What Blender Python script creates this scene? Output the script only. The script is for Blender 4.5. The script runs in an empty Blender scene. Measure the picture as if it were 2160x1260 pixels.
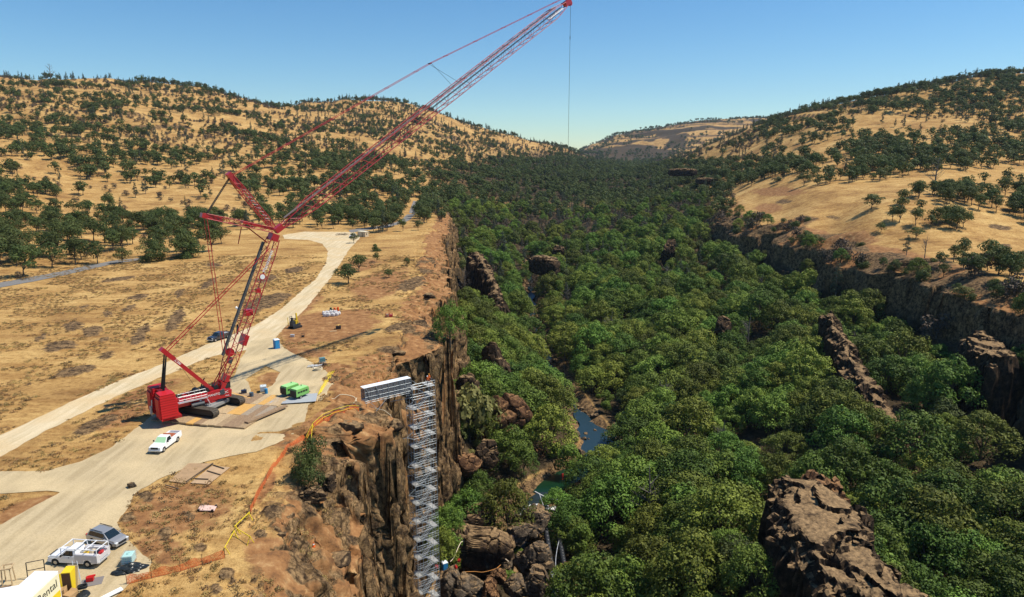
import bpy, bmesh, math, random
import numpy as np
from mathutils import Vector, Matrix, Euler
R = math.radians
scn = bpy.context.scene
# ---------------------------------------------------------------- camera
CH = 45.0; PITCH = R(12.1); FPX = 1440.0
cd = bpy.data.cameras.new('camera'); cam = bpy.data.objects.new('camera', cd)
scn.collection.objects.link(cam); scn.camera = cam
cam.location = (0, 0, CH); cam.rotation_euler = (R(90) - PITCH, 0, 0)
cd.sensor_width = 36; cd.lens = 24.0; cd.clip_start = .5; cd.clip_end = 30000
# ---------------------------------------------------------------- light
SUNX, SUNY = .60, .06            # ground shift of a shadow per metre of height (towards -x, -y)
EL = math.atan2(1, math.hypot(SUNX, SUNY)); AZ = math.atan2(SUNX, SUNY)
w = bpy.data.worlds.new('World'); scn.world = w; w.use_nodes = True
nt = w.node_tree; bg = nt.nodes['Background']
sky = nt.nodes.new('ShaderNodeTexSky'); sky.sky_type = 'NISHITA'; sky.sun_disc = False
sky.sun_elevation = EL; sky.sun_rotation = AZ; sky.altitude = 300; sky.air_density = 1.0
sky.dust_density = 0; sky.ozone_density = 2.5
hs = nt.nodes.new('ShaderNodeHueSaturation'); hs.inputs['Saturation'].default_value = 1.25
nt.links.new(sky.outputs[0], hs.inputs['Color']); tn = nt.nodes.new('ShaderNodeMix'); tn.data_type = 'RGBA'; tn.blend_type = 'MULTIPLY'; tn.inputs[0].default_value = 1; tn.inputs[7].default_value = (.80, .97, 1.03, 1)
nt.links.new(hs.outputs[0], tn.inputs[6]); nt.links.new(tn.outputs[2], bg.inputs[0])
bg.inputs[1].default_value = .108
sd = bpy.data.lights.new('sun', 'SUN'); sun = bpy.data.objects.new('sun', sd); scn.collection.objects.link(sun)
sd.energy = 5.0; sd.angle = R(.4); sd.color = (1, .93, .80)
sun.location = (200, 20, 400)
sun.rotation_euler = Vector((SUNX, SUNY, 1)).to_track_quat('Z', 'Y').to_euler()
scn.view_settings.view_transform = 'Standard'; scn.view_settings.look = 'None'
scn.view_settings.exposure = .2; scn.view_settings.gamma = 1
scn.cycles.max_bounces = 5; scn.cycles.diffuse_bounces = 3; scn.cycles.transparent_max_bounces = 8
# ---------------------------------------------------------------- pixel <-> world
CP, SP = math.cos(PITCH), math.sin(PITCH)
def ray(u, v):
    s = (u - 1080) / FPX; t = (630 - v) / FPX
    return s, CP + SP * t, -SP + CP * t
def gp(u, v, z=0.0):
    a, b, c = ray(u, v); k = (z - CH) / c
    return Vector((a * k, b * k, z))
def kp(u, v, k):
    a, b, c = ray(u, v); return Vector((a * k, b * k, CH + c * k))
def proj(x, y, z):
    dz = z - CH; d = y * CP - dz * SP; up = y * SP + dz * CP
    d = np.maximum(d, 1e-3) if isinstance(d, np.ndarray) else max(d, 1e-3)
    return 1080 + FPX * x / d, 630 - FPX * up / d, d
# ---------------------------------------------------------------- noise
def _h(ix, iy, iz, seed):
    n = (ix.astype(np.int64) * 374761393 + iy.astype(np.int64) * 668265263 + iz.astype(np.int64) * 2147483647 // 7 + seed * 974634777) & 0x7fffffff
    n = (n ^ (n >> 13)) * 1274126177 & 0x7fffffff
    n = (n ^ (n >> 15)) * 2246822519 & 0x7fffffff
    n = n ^ (n >> 16)
    return (n & 0xffffff) / float(0xffffff)
def vn2(x, y, seed=0):
    ix = np.floor(x); iy = np.floor(y); fx = x - ix; fy = y - iy
    fx = fx * fx * (3 - 2 * fx); fy = fy * fy * (3 - 2 * fy); z = np.zeros_like(ix)
    a = _h(ix, iy, z, seed); b = _h(ix + 1, iy, z, seed); c = _h(ix, iy + 1, z, seed); d = _h(ix + 1, iy + 1, z, seed)
    return (a + (b - a) * fx) * (1 - fy) + (c + (d - c) * fx) * fy
def vn3(x, y, z, seed=0):
    iz = np.floor(z); fz = z - iz; fz = fz * fz * (3 - 2 * fz)
    ix = np.floor(x); iy = np.floor(y); fx = x - ix; fy = y - iy
    fx = fx * fx * (3 - 2 * fx); fy = fy * fy * (3 - 2 * fy)
    def pl(q):
        a = _h(ix, iy, q, seed); b = _h(ix + 1, iy, q, seed); c = _h(ix, iy + 1, q, seed); d = _h(ix + 1, iy + 1, q, seed)
        return (a + (b - a) * fx) * (1 - fy) + (c + (d - c) * fx) * fy
    return pl(iz) * (1 - fz) + pl(iz + 1) * fz
def fbm2(x, y, o=4, seed=0):
    r = 0; a = .5; t = 0
    for i in range(o):
        r = r + a * vn2(x, y, seed + i * 7); t += a; a *= .5; x = x * 2.03 + 13.7; y = y * 2.03 + 7.1
    return r / t
def fbm3(x, y, z, o=3, seed=0):
    r = 0; a = .5; t = 0
    for i in range(o):
        r = r + a * vn3(x, y, z, seed + i * 7); t += a; a *= .5; x = x * 2.03 + 3.7; y = y * 2.03 + 7.1; z = z * 2.03 + 1.3
    return r / t
def blocks(x, y, z, seed=0):
    """fractured rock: random value of the nearest jittered cell and closeness to the crack between cells"""
    ix = np.floor(x - .5); iy = np.floor(y - .5); iz = np.floor(z - .5); b1 = np.full(x.shape, 9.); b2 = np.full(x.shape, 9.); val = np.zeros(x.shape)
    for a in (0, 1):
        for b in (0, 1):
            for c in (0, 1):
                jx, jy, jz = ix + a, iy + b, iz + c; r1 = _h(jx, jy, jz, seed); r2 = _h(jx, jy, jz, seed + 17); r3 = _h(jx, jy, jz, seed + 31)
                d = (jx + .2 + .6 * r1 - x) ** 2 + (jy + .2 + .6 * r2 - y) ** 2 + (jz + .2 + .6 * r3 - z) ** 2
                nr = d < b1; b2 = np.where(nr, b1, np.minimum(b2, d)); b1 = np.where(nr, d, b1); val = np.where(nr, _h(jx, jy, jz, seed + 53), val)
    return val, np.exp(-(np.sqrt(b2) - np.sqrt(b1)) / .07)
def sstep(x, a, b):
    t = np.clip((x - a) / (b - a), 0, 1); return t * t * (3 - 2 * t)
# ---------------------------------------------------------------- materials
MATS = {}
def mat(name, col, rough=.8, metal=0., var=0., vs=3., bump=0., bs=20., spec=.3, rnd=0., col2=None, coat=0.):
    if name in MATS: return MATS[name]
    m = bpy.data.materials.new(name); m.use_nodes = True; n = m.node_tree.nodes; l = m.node_tree.links
    b = n['Principled BSDF']; b.inputs['Roughness'].default_value = rough; b.inputs['Metallic'].default_value = metal
    b.inputs['Specular IOR Level'].default_value = spec
    if coat: b.inputs['Coat Weight'].default_value = coat
    b.inputs['Base Color'].default_value = (*col, 1)
    if var or rnd or col2:
        tc = n.new('ShaderNodeTexCoord'); no = n.new('ShaderNodeTexNoise'); no.inputs['Scale'].default_value = vs; no.inputs['Detail'].default_value = 5
        no.inputs['Roughness'].default_value = .65
        l.new(tc.outputs['Object'], no.inputs['Vector'])
        cr = n.new('ShaderNodeValToRGB'); l.new(no.outputs['Fac'], cr.inputs[0])
        c2 = col2 or tuple(c * (1 - var) for c in col)
        cr.color_ramp.elements[0].position = .35; cr.color_ramp.elements[1].position = .65
        cr.color_ramp.elements[0].color = (*c2, 1); cr.color_ramp.elements[1].color = (*[min(1, c * (1 + var * .4)) for c in col], 1)
        out = cr.outputs[0]
        if rnd:
            oi = n.new('ShaderNodeObjectInfo'); h = n.new('ShaderNodeHueSaturation')
            mr = n.new('ShaderNodeMapRange'); mr.inputs['To Min'].default_value = 1 - rnd; mr.inputs['To Max'].default_value = 1 + rnd
            l.new(oi.outputs['Random'], mr.inputs[0]); l.new(mr.outputs[0], h.inputs['Value'])
            m2 = n.new('ShaderNodeMath'); m2.operation = 'MULTIPLY'; m2.inputs[1].default_value = 7.31
            fr = n.new('ShaderNodeMath'); fr.operation = 'FRACT'; l.new(oi.outputs['Random'], m2.inputs[0]); l.new(m2.outputs[0], fr.inputs[0])
            mh = n.new('ShaderNodeMapRange'); mh.inputs['To Min'].default_value = .5 - rnd * .10; mh.inputs['To Max'].default_value = .5 + rnd * .06
            l.new(fr.outputs[0], mh.inputs[0]); l.new(mh.outputs[0], h.inputs['Hue'])
            l.new(out, h.inputs['Color']); out = h.outputs[0]
        l.new(out, b.inputs['Base Color'])
    if bump:
        tc = n.new('ShaderNodeTexCoord'); no = n.new('ShaderNodeTexNoise'); no.inputs['Scale'].default_value = bs; no.inputs['Detail'].default_value = 6
        l.new(tc.outputs['Object'], no.inputs['Vector']); bu = n.new('ShaderNodeBump'); bu.inputs['Strength'].default_value = bump; bu.inputs['Distance'].default_value = .1
        l.new(no.outputs['Fac'], bu.inputs['Height']); l.new(bu.outputs[0], b.inputs['Normal'])
    MATS[name] = m; return m
# ---------------------------------------------------------------- object helpers
COL = scn.collection
def tagit(o, label=None, cat=None, group=None, kind=None):
    if label: o['label'] = label
    if cat: o['category'] = cat
    if group: o['group'] = group
    if kind: o['kind'] = kind
    return o
def empty(name, loc, rz=0, label=None, cat=None, group=None):
    o = bpy.data.objects.new(name, None); COL.objects.link(o); o.location = loc; o.rotation_euler = (0, 0, rz); o.empty_display_size = .3
    return tagit(o, label, cat, group)
def mesh_np(name, V, F, mats, parent=None, smooth=False, link=True, mi=None):
    """V (n,3) array, F (m,k) array of equal-sized faces"""
    me = bpy.data.meshes.new(name); V = np.asarray(V, dtype=np.float32); F = np.asarray(F, dtype=np.int32)
    me.vertices.add(len(V)); me.vertices.foreach_set('co', V.ravel())
    k = F.shape[1]; me.loops.add(F.size); me.loops.foreach_set('vertex_index', F.ravel())
    me.polygons.add(len(F)); me.polygons.foreach_set('loop_start', np.arange(0, F.size, k, dtype=np.int32))
    me.polygons.foreach_set('loop_total', np.full(len(F), k, dtype=np.int32))
    if mi is not None: me.polygons.foreach_set('material_index', np.asarray(mi, dtype=np.int32))
    me.polygons.foreach_set('use_smooth', np.full(len(F), smooth, dtype=bool))
    for m in (mats if isinstance(mats, (list, tuple)) else [mats]): me.materials.append(m)
    me.update(calc_edges=True)
    o = bpy.data.objects.new(name, me)
    if link: COL.objects.link(o)
    if parent is not None: o.parent = parent
    return o
class MB:
    def __init__(s): s.v = []; s.f = []; s.m = []
    def add(s, vs, fs, m=0):
        o = len(s.v); s.v += [tuple(p) for p in vs]; s.f += [tuple(i + o for i in f) for f in fs]; s.m += [m] * len(fs)
    def box(s, c, d, rz=0, m=0, M=None):
        x, y, z = d[0] / 2, d[1] / 2, d[2] / 2
        vs = [Vector((a * x, b * y, e * z)) for e in (-1, 1) for b in (-1, 1) for a in (-1, 1)]
        if rz: Q = Matrix.Rotation(rz, 3, 'Z'); vs = [Q @ p for p in vs]
        if M is not None: vs = [M @ p for p in vs]
        c = Vector(c); vs = [p + c for p in vs]
        s.add(vs, [(0, 2, 3, 1), (4, 5, 7, 6), (0, 1, 5, 4), (2, 6, 7, 3), (0, 4, 6, 2), (1, 3, 7, 5)], m); return s
    def beam(s, a, b, wd, ht=None, m=0):
        a = Vector(a); b = Vector(b); d = b - a; L = d.length
        if L < 1e-6: return s
        q = d.to_track_quat('X', 'Z').to_matrix(); s.box((a + b) / 2, (L, wd, ht or wd), M=q, m=m); return s
    def tube(s, a, b, r0, r1=None, n=6, m=0, cap=True):
        a = Vector(a); b = Vector(b); d = b - a
        if d.length < 1e-6: return s
        r1 = r0 if r1 is None else r1; q = d.to_track_quat('Z', 'Y').to_matrix()
        vs = []
        for p, r in ((a, r0), (b, r1)):
            for i in range(n):
                t = 2 * math.pi * i / n; vs.append(p + q @ Vector((math.cos(t) * r, math.sin(t) * r, 0)))
        fs = [(i, (i + 1) % n, n + (i + 1) % n, n + i) for i in range(n)]
        if cap: fs += [tuple(range(n))[::-1], tuple(range(n, 2 * n))]
        s.add(vs, fs, m); return s
    def path(s, pts, r, n=5, m=0):
        for i in range(len(pts) - 1): s.tube(pts[i], pts[i + 1], r, r, n, m)
        return s
    def prism(s, poly, y0, y1, m=0, inset=None):
        """poly in (x,z), extruded along y; inset: dict idx->amount moves that vertex inwards"""
        n = len(poly); vs = []
        for y, sg in ((y0, 1), (y1, -1)):
            for i, (x, z) in enumerate(poly):
                d = (inset or {}).get(i, 0); vs.append((x, y + sg * d, z))
        fs = [tuple(range(n)), tuple(range(n, 2 * n))[::-1]] + [(i, n + i, n + (i + 1) % n, (i + 1) % n) for i in range(n)]
        s.add(vs, fs, m); return s
    def build(s, name, mats, parent=None, smooth=False, bevel=0, link=True):
        me = bpy.data.meshes.new(name); me.from_pydata(s.v, [], s.f)
        for m in (mats if isinstance(mats, (list, tuple)) else [mats]): me.materials.append(m)
        me.polygons.foreach_set('material_index', s.m)
        bm = bmesh.new(); bm.from_mesh(me); bmesh.ops.recalc_face_normals(bm, faces=bm.faces)
        if bevel: bmesh.ops.bevel(bm, geom=list(bm.edges), offset=bevel, segments=2, affect='EDGES', profile=.5)
        bm.to_mesh(me); bm.free()
        if smooth: me.polygons.foreach_set('use_smooth', [True] * len(me.polygons))
        me.update(); o = bpy.data.objects.new(name, me)
        if link: COL.objects.link(o)
        if parent is not None: o.parent = parent
        return o
def copy_tree(o, parent=None):
    c = o.copy(); COL.objects.link(c)
    if parent is not None: c.parent = parent
    for ch in list(o.children): copy_tree(ch, c)
    return c
# ================================================================ TERRAIN
# control points: pixel column, [(pixel row, distance)...] -> real world heights
CTRL = {
 -500: [(450,360),(300,620),(200,900),(140,1150)],
 -200: [(460,380),(300,640),(200,950),(140,1200)],
 0:    [(520,290),(450,400),(370,520),(300,680),(200,1000),(158,1230)],
 150:  [(510,330),(430,480),(340,640),(250,860),(190,1050),(172,1240)],
 300:  [(500,370),(430,500),(350,660),(270,860),(205,1100),(176,1290)],
 450:  [(480,410),(420,530),(340,730),(270,950),(215,1180),(192,1330)],
 560:  [(440,500),(400,620),(330,800),(270,1060),(235,1300),(222,1420)],
 620:  [(450,480),(400,600),(330,820),(270,1150),(232,1500),(220,1650)],
 720:  [(452,500),(400,620),(330,860),(280,1150),(240,1450),(216,1660)],
 840:  [(430,580),(400,660),(330,960),(280,1290),(245,1520),(215,1700)],
 920:  [(400,720),(340,1000),(300,1300),(260,1580),(238,1740)],
 1000: [(420,720),(360,1020),(320,1360),(285,1680),(270,1800)],
 1100: [(430,720),(370,1040),(330,1400),(303,1760),(294,1880)],
 1200: [(440,720),(385,1050),(345,1500),(322,1850),(314,1960)],
 1250: [(440,740),(385,1080),(355,1500),(340,1900)],
 1330: [(430,780),(375,1150),(355,1600),(348,2050)],
 1420: [(430,720),(385,960),(352,1180),(345,1300)],
 1500: [(425,650),(370,830),(335,980),(308,1140),(300,1220)],
 1600: [(430,520),(390,610),(345,760),(300,900),(262,1060),(256,1140)],
 1700: [(450,415),(410,480),(370,560),(310,720),(255,920),(232,1050)],
 1850: [(438,380),(400,450),(365,540),(300,680),(235,850),(196,1000)],
 2000: [(440,375),(400,440),(360,510),(300,640),(225,820),(172,960)],
 2160: [(450,378),(400,455),(350,550),(300,630),(220,790),(158,960)],
 2500: [(450,380),(380,480),(300,620),(220,780),(145,960)],
 3000: [(450,380),(380,480),(300,620),(220,780),(145,960)],
}
_pts = []
for u, l in CTRL.items():
    for v, k in l:
        p = kp(u, v, k); _pts.append((p.x / p.y, math.log(p.y), p.z / p.y))
    p = kp(u, l[-1][0], l[-1][1]); y = p.y; sx = p.x / p.y        # behind the skyline the land falls away
    _pts.append((sx, math.log(y * 1.25), (p.z - 8) / y * .72 / 1.0 if p.z > 0 else 0))
    _pts.append((sx, math.log(y * 1.8), .035 if not 1200 <= u <= 1450 else .01))
for u in (-500, -200, 0, 150, 300, 450, 600, 750, 900, 1000, 1150, 1300, 1450, 1600, 1750, 1900, 2160, 2500, 3000):
    for v in (1100, 800, 650): _pts.append(((u - 1080) / FPX, math.log(gp(u, v).y), 0.))
for u, v in ((0,602),(150,572),(300,548),(450,530),(600,500),(700,500),(760,495),(860,460),(930,470),(900,440),(640,480),(520,500),
             (2160,570),(2160,520),(2000,540),(1850,515),(1750,490),(1650,470),(1560,455)):
    p = gp(u, v); _pts.append((p.x / p.y, math.log(p.y), 0.004 if u > 1500 else 0))
for u in (1150, 1300, 1450): _pts.append(((u - 1080) / FPX, math.log(450), 0.))
_P = np.array(_pts); TS = 1.6
_A = np.stack([_P[:, 0] * TS, _P[:, 1]], 1)
def _tk(r2): return .5 * r2 * np.log(r2 + 1e-9)
_n = len(_A); _D = ((_A[:, None] - _A[None]) ** 2).sum(-1); _K = _tk(_D) + np.eye(_n) * 2e-3
_Q = np.c_[np.ones(_n), _A]; _L = np.block([[_K, _Q], [_Q.T, np.zeros((3, 3))]])
_W = np.linalg.solve(_L, np.r_[_P[:, 2], 0, 0, 0])
def hills(X, Y):
    sh = X.shape; a = np.clip(X.ravel() / np.maximum(Y.ravel(), 30), -1.5, 1.5) * TS; b = np.log(np.maximum(Y.ravel(), 60)); r = np.empty_like(a)
    for i in range(0, len(a), 60000):
        aa = a[i:i + 60000]; bb = np.minimum(b[i:i + 60000], 8.1)
        d = (aa[:, None] - _A[:, 0]) ** 2 + (bb[:, None] - _A[:, 1]) ** 2
        r[i:i + 60000] = _tk(d) @ _W[:_n] + _W[_n] + _W[_n + 1] * aa + _W[_n + 2] * bb
    return r.reshape(sh) * np.maximum(Y, 30)
LRIM = np.array([(20,-17),(63,-17.5),(76,-19.5),(92,-23),(97,-23.5),(99.5,-30),(105,-31),(107,-24.5),(116.5,-20.5),(118.2,-21),(119.5,-25.5),(131,-26),(141,-26.5),(147,-26),(150,-22),(157,-17.5),(168,-18),
 (177,-19.5),(190,-22),(197,-25),(215,-24),(240,-23),(270,-28),(300,-30),(350,-37),(417,-40),(500,-46),(600,-60),(900,-100),(1500,-200),(6000,-900)], float)
RRIM = np.array([(20,152),(150,152),(203,157),(252,163),(280,165),(290,171),(295,158),(305,152),(322,151),(334,157),(339,170),(358,166),(372,155),(396,153),(408,168),(424,150),(446,145),(462,158),(495,149),(518,146),(532,160),(600,175),(900,260),(1500,500),(6000,2200)], float)
RIV = np.array([(20,22),(120,12),(140,8),(160,1),(170,2.5),(187,13),(200,25),(215,30),(235,26),(260,22),(300,17),(358,13),(420,12),(488,14),(600,30),(6000,400)], float)
FLR = np.array([(20,-54),(135,-53.5),(165,-52),(178,-51.2),(183,-50.2),(215,-50),(300,-49.5),(358,-48),(420,-42),(500,-34),(600,-24),(800,-12),(6000,0)], float)
def ip(T, Y): return np.interp(Y, T[:, 0], T[:, 1])
def cell1(y, w, seed):           # blocky 1-D offsets with narrow joints
    i = np.floor(y / w + .37 * vn2(y / w * .5, y * 0, seed)); return _h(i, i * 0 + seed, i * 0, seed)
def height(X, Y, full=False):
    X = np.asarray(X, float); Y = np.asarray(Y, float)
    base = hills(X, Y) * sstep(Y, 170, 330)
    u, v, d = proj(X, Y, base)
    far = sstep(Y, 260, 700)
    # ledges and gullies on the far slopes
    n1 = fbm2(X / 190, Y / 190, 4, 3) - .5; n2 = fbm2(X / 60, Y / 60, 4, 9) - .5
    relief = sstep(Y, 300, 900)
    base = base + relief * (n1 * 26 + n2 * 9) * sstep(np.abs(u - 1230) + (v < 330) * 100, 40, 260)
    tb = 26.0; ph = base / tb + (fbm2(X / 300, Y / 300, 5, 21) - .5) * 3.0; fr = ph - np.floor(ph)
    st = (sstep(fr, .38, .56) - fr) * tb * (.62 + .7 * (fbm2(X / 120, Y / 120, 3, 31) - .3))
    hi = sstep(base, 45, 85) * relief
    base = base + st * hi * sstep(fbm2(X / 150, Y / 150, 4, 41), .42, .58) * .3
    # distant mesa up the canyon
    mz = 45 + Y * np.interp(u, (1150,1215,1235,1260,1300,1400,1470,1560,1700,1900), (-.02,-.004,.006,.012,.024,.034,.042,.046,.05,.05))
    mesa = sstep(Y, 2500, 3500) * sstep(Y, 9000, 5000)
    mz = mz * sstep(Y, 2350, 4000); lay = mz / 40 + (fbm2(X / 900, Y / 900, 5, 5) - .5) * 3; fl = lay - np.floor(lay)
    mz = mz + (sstep(fl, .3, .5) - fl) * 17 * sstep(fbm2(X / 260, Y / 400, 3, 88), .35, .55) + (fbm2(X / 300, Y / 300, 5, 8) - .5) * 60 * sstep(Y, 4000, 3300)
    base = np.where(Y > 2200, base * (1 - mesa) + mz * mesa, base)
    # plateau micro relief
    bump = (fbm2(X / 9, Y / 9, 3, 51) - .5) * .5 * sstep(Y, 400, 200)
    xl = ip(LRIM, Y); xr = ip(RRIM, Y); xv = ip(RIV, Y); fz = ip(FLR, Y)
    e = X - xl - (cell1(Y, 7, 4) - .5) * 3.6 - (cell1(Y + 2, 3.1, 24) - .5) * 1.3 - (vn2(Y / 3, Y * 0, 6) - .5) * 1.6
    e2 = xr - X - (fbm2(Y / 24, Y * 0, 4, 61) - .5) * 26 - (cell1(Y, 11, 14) - .5) * 5
    cv = 1 - sstep(Y, 560, 880)
    c1 = .4 + 1.2 * cell1(Y + 3, 5, 1); c2 = c1 + .7 + 3.2 * cell1(Y, 9, 2) * vn2(Y / 14, Y * 0, 8); c3 = c2 + .8 + 3.5 * vn2(Y / 9, Y * 0, 12)
    tight = sstep(Y, 112, 119) * sstep(Y, 168, 158); c1 = c1 * (1 - .6 * tight); c2 = c1 + (c2 - c1) * (1 - .75 * tight); c3 = c2 + (c3 - c2) * (1 - .8 * tight)
    SL = .36 * sstep(e, c1 - .5, c1 + .9) + .34 * sstep(e, c2 - .4, c2 + 1.2) + .30 * sstep(e, c3 - .4, c3 + 2.4)
    q1 = 1 + 3 * cell1(Y, 13, 5); q2 = q1 + 2 + 9 * cell1(Y + 5, 17, 6) * vn2(Y / 30, Y * 0, 18)
    SR = .55 * sstep(e2, q1 - 1.5, q1 + 2.2) + .45 * sstep(e2, q2 - 1, q2 + 3)
    # the plateau rolls over before it breaks off
    roll = -3.6 * sstep(e, -9, 1.5) * (.35 + .65 * vn2(Y / 17, Y * 0, 71)) - 2.2 * sstep(X - xl, -13, 0) * sstep(Y, 100, 80) - 7.5 * sstep(X - xl, -8.5, .5) * sstep(Y, 97, 93)
    joint = np.exp(-((fbm2(X / 6, Y / 6, 2, 77) - .5) / .035) ** 2) * sstep(e, -16, -8) * sstep(e, 4, 0)
    rollr = -5 * sstep(e2, -14, 2)
    wl = np.maximum(xv - xl, 8); wr = np.maximum(xr - xv, 30)
    tl = np.clip((xv - X) / wl, 0, 1); tr = np.clip((X - xv) / wr, 0, 1)
    F = fz + (17 - 15 * sstep(Y, 175, 160)) * tl ** 1.25 + 20 * tr ** 1.1 + 17 * np.exp(-((X - 50) / 19) ** 2 - ((Y - 98) / 38) ** 2) + 7 * np.exp(-((X - 110) / 14) ** 2 - ((Y - 212) / 45) ** 2) + (fbm2(X / 22, Y / 22, 4, 91) - .5) * 9 * sstep(np.abs(X - xv), 3, 16)
    F = F - 1.6 * sstep(np.abs(X - xv) / (4.5 + 5 * np.exp(-((Y - 215) / 14) ** 2) + 4 * np.exp(-((Y - 188) / 9) ** 2)), 1.1, .55) * sstep(Y, 700, 400)
    top = base + bump + np.where(X < (xl + xr) / 2, (roll - .9 * joint), rollr) * cv
    wall = np.maximum(1 - SL, 1 - SR)
    carved = F + (top - F) * wall
    z = top * (1 - cv) + carved * cv
    z = z * (1 - sstep(Y, 5200, 9000)) - 30 * sstep(Y, 5200, 9000)
    if full: return z, dict(e=e, e2=e2, wall=wall, cv=cv, u=u, hi=hi, SL=SL, SR=SR)
    return z
def hz(x, y): return float(height(np.array([x]), np.array([y]))[0])
def hit(u, v, k0=60, k1=4000):
    """first point of the terrain under a pixel"""
    ks = np.geomspace(k0, k1, 900); a, b, c = ray(u, v)
    d = CH + c * ks - height(a * ks, b * ks); i = np.argmax(d < 0)
    if d[i] >= 0: return None
    k = ks[i - 1] + (ks[i] - ks[i - 1]) * d[i - 1] / (d[i - 1] - d[i]) if i else ks[0]
    return Vector((a * k, b * k, CH + c * k))
# ---- grid
ys = [28.0]
while ys[-1] < 9500: ys.append(ys[-1] + max(.38, ys[-1] * .0036))
ys = np.array(ys)
def offs(l):
    o = []; x = 0.
    for st, end, gr in l:
        while x < end: o.append(x); x += st; st *= gr
    return np.array(o)
dl = offs([(.1, 2.5, 1.0), (.28, 14, 1.0), (.5, 210, 1.012)])[::-1]
fan = np.maximum(1, ys / 150)
XL = ip(LRIM, ys)[:, None] - dl[None] * np.where(dl[None] < 14, 1 + (fan[:, None] - 1) * .25, fan[:, None])
XL = np.sort(XL, axis=1)
ein = np.r_[np.arange(.06, 9.5, .055), np.linspace(9.8, 20, 16)]
win = np.linspace(0, 1, 96)[1:-1]
W = (ip(RRIM, ys) - ip(LRIM, ys))[:, None]
xa = ip(LRIM, ys)[:, None] + ein[None]; xb = ip(RRIM, ys)[:, None] - np.arange(26, -18, -.7)[None] * np.minimum(1 + 0 * fan[:, None], 1)
xm = xa[:, -1:] + (xb[:, :1] - xa[:, -1:]) * win[None]
dr = offs([(.8, 50, 1.015), (1.2, 230, 1.010)])[1:]
xc = xb[:, -1:] + dr[None] * fan[:, None]
XX = np.concatenate([XL, xa, xm, xb, xc], 1); YY = np.repeat(ys[:, None], XX.shape[1], 1)
ZZ, info = height(XX, YY, True)
NR, NC = XX.shape
P3 = np.stack([XX, YY, ZZ], -1)
# normals, steepness, sideways rock displacement on the cliffs
gu = np.gradient(P3, axis=1); gv = np.gradient(P3, axis=0); NN = np.cross(gu, gv); NN /= np.linalg.norm(NN, axis=-1, keepdims=True) + 1e-9
steep = 1 - NN[..., 2]
rk = sstep(steep, .12, .45)
nearc = sstep(YY, 700, 400) * rk * ((info['wall'] < .999) | (info['e'] > -6))
sel = nearc > .01; nz = np.zeros_like(XX); xs_, ys_, zs_ = XX[sel], YY[sel], ZZ[sel]
wx_ = xs_ + (fbm3(xs_ / 3, ys_ / 3, zs_ / 3, 2, 5) - .5) * 2.2; wz_ = zs_ + (fbm3(xs_ / 3, ys_ / 3, zs_ / 3, 2, 25) - .5) * 3
v1, c1_ = blocks(wx_ / 3.2, ys_ / 3.2, wz_ / 5.5, 3); v2, c2_ = blocks(wx_ / 1.25, ys_ / 1.25, wz_ / 1.9, 9)
nz[sel] = (v1 - .5) * 2.3 - c1_ * .8 + (v2 - .5) * .85 - c2_ * .3 + (fbm3(xs_ / .9, ys_ / .9, zs_ / 1.2, 2, 15) - .5) * .5
nearc = sstep(YY, 700, 400) * rk * ((info['wall'] < .999) | (info['e'] > -6))
P3 = P3 + NN * (nz * nearc)[..., None]
# rocky lumps on the plateau near the edge
U, V_, DD = proj(XX, YY, ZZ)
def ell(cx, cy, rx, ry, ang=0):
    a = R(ang); dx = U - cx; dy = V_ - cy; x = (dx * math.cos(a) + dy * math.sin(a)) / rx; y = (-dx * math.sin(a) + dy * math.cos(a)) / ry
    return np.exp(-(x * x + y * y) ** 1.5)
DARK = [(370,677,34,16,-50),(380,620,14,9,-40),(290,718,22,12,-25),(112,735,28,12,-10),(142,730,24,10,0),(155,690,25,12,-10),(195,700,28,12,-10),(225,752,22,9,-15),(220,718,16,6,-20),
 (180,648,14,4,-15),(275,650,20,6,-15),(290,628,26,6,-8),(225,665,12,7,0),(85,715,20,6,-30),(250,590,40,5,-8),(300,700,25,10,-30),(160,785,50,12,-12),(440,600,25,8,-30),(450,560,20,5,0),
 (560,640,60,16,-20),(560,590,30,8,-10),(620,570,25,7,-10),(200,900,60,14,-20),(575,1085,22,16,0),(610,1078,16,12,0),(550,1130,18,10,0),(590,1120,16,10,0),(480,1215,18,14,0),
 (455,1245,16,14,0),(350,1130,20,16,-20),(420,1160,18,12,0),(310,1050,22,12,0),(270,1095,20,10,-20),(400,1090,16,8,0),(730,880,45,30,-20),(790,900,40,35,0),(830,870,28,30,0),(650,1030,24,14,0),
 (880,690,40,22,-30),(910,720,18,24,0),(820,740,30,8,0),(850,690,50,10,-10),(700,800,20,8,0),(870,600,40,14,-20),(900,560,22,20,0),(1625,500,20,10,0),
 (1650,425,22,7,0),(1690,460,18,5,-10),(1760,460,22,5,10),(2110,480,30,6,10),(2120,520,16,6,0),(1800,520,40,12,12)]
dk = np.zeros_like(U)
for c in DARK: dk = np.maximum(dk, ell(*c))
dk = sstep(dk + (fbm2(XX / 1.6, YY / 1.6, 3, 101) - .5) * .55, .38, .62) * sstep(YY, 560, 480)
nearrim = sstep(info['e'], -17, -5) * (info['e'] < 2) * sstep(YY, 420, 260)
pr = sstep(fbm2(XX / 3.2, YY / 3.2, 5, 111) + .10 * nearrim - .06, .50, .58) * nearrim * (.35 + .65 * sstep(YY, 125, 105))
rimr = sstep(info['e2'], -26, -8) * (info['e2'] < 6) * sstep(YY, 620, 520)
P3[..., 2] += dk * (.10 + .45 * fbm2(XX / .9, YY / .9, 2, 121)) * sstep(YY, 400, 200)+ pr * .5 * fbm2(XX / 1.5, YY / 1.5, 3, 131)
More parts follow.
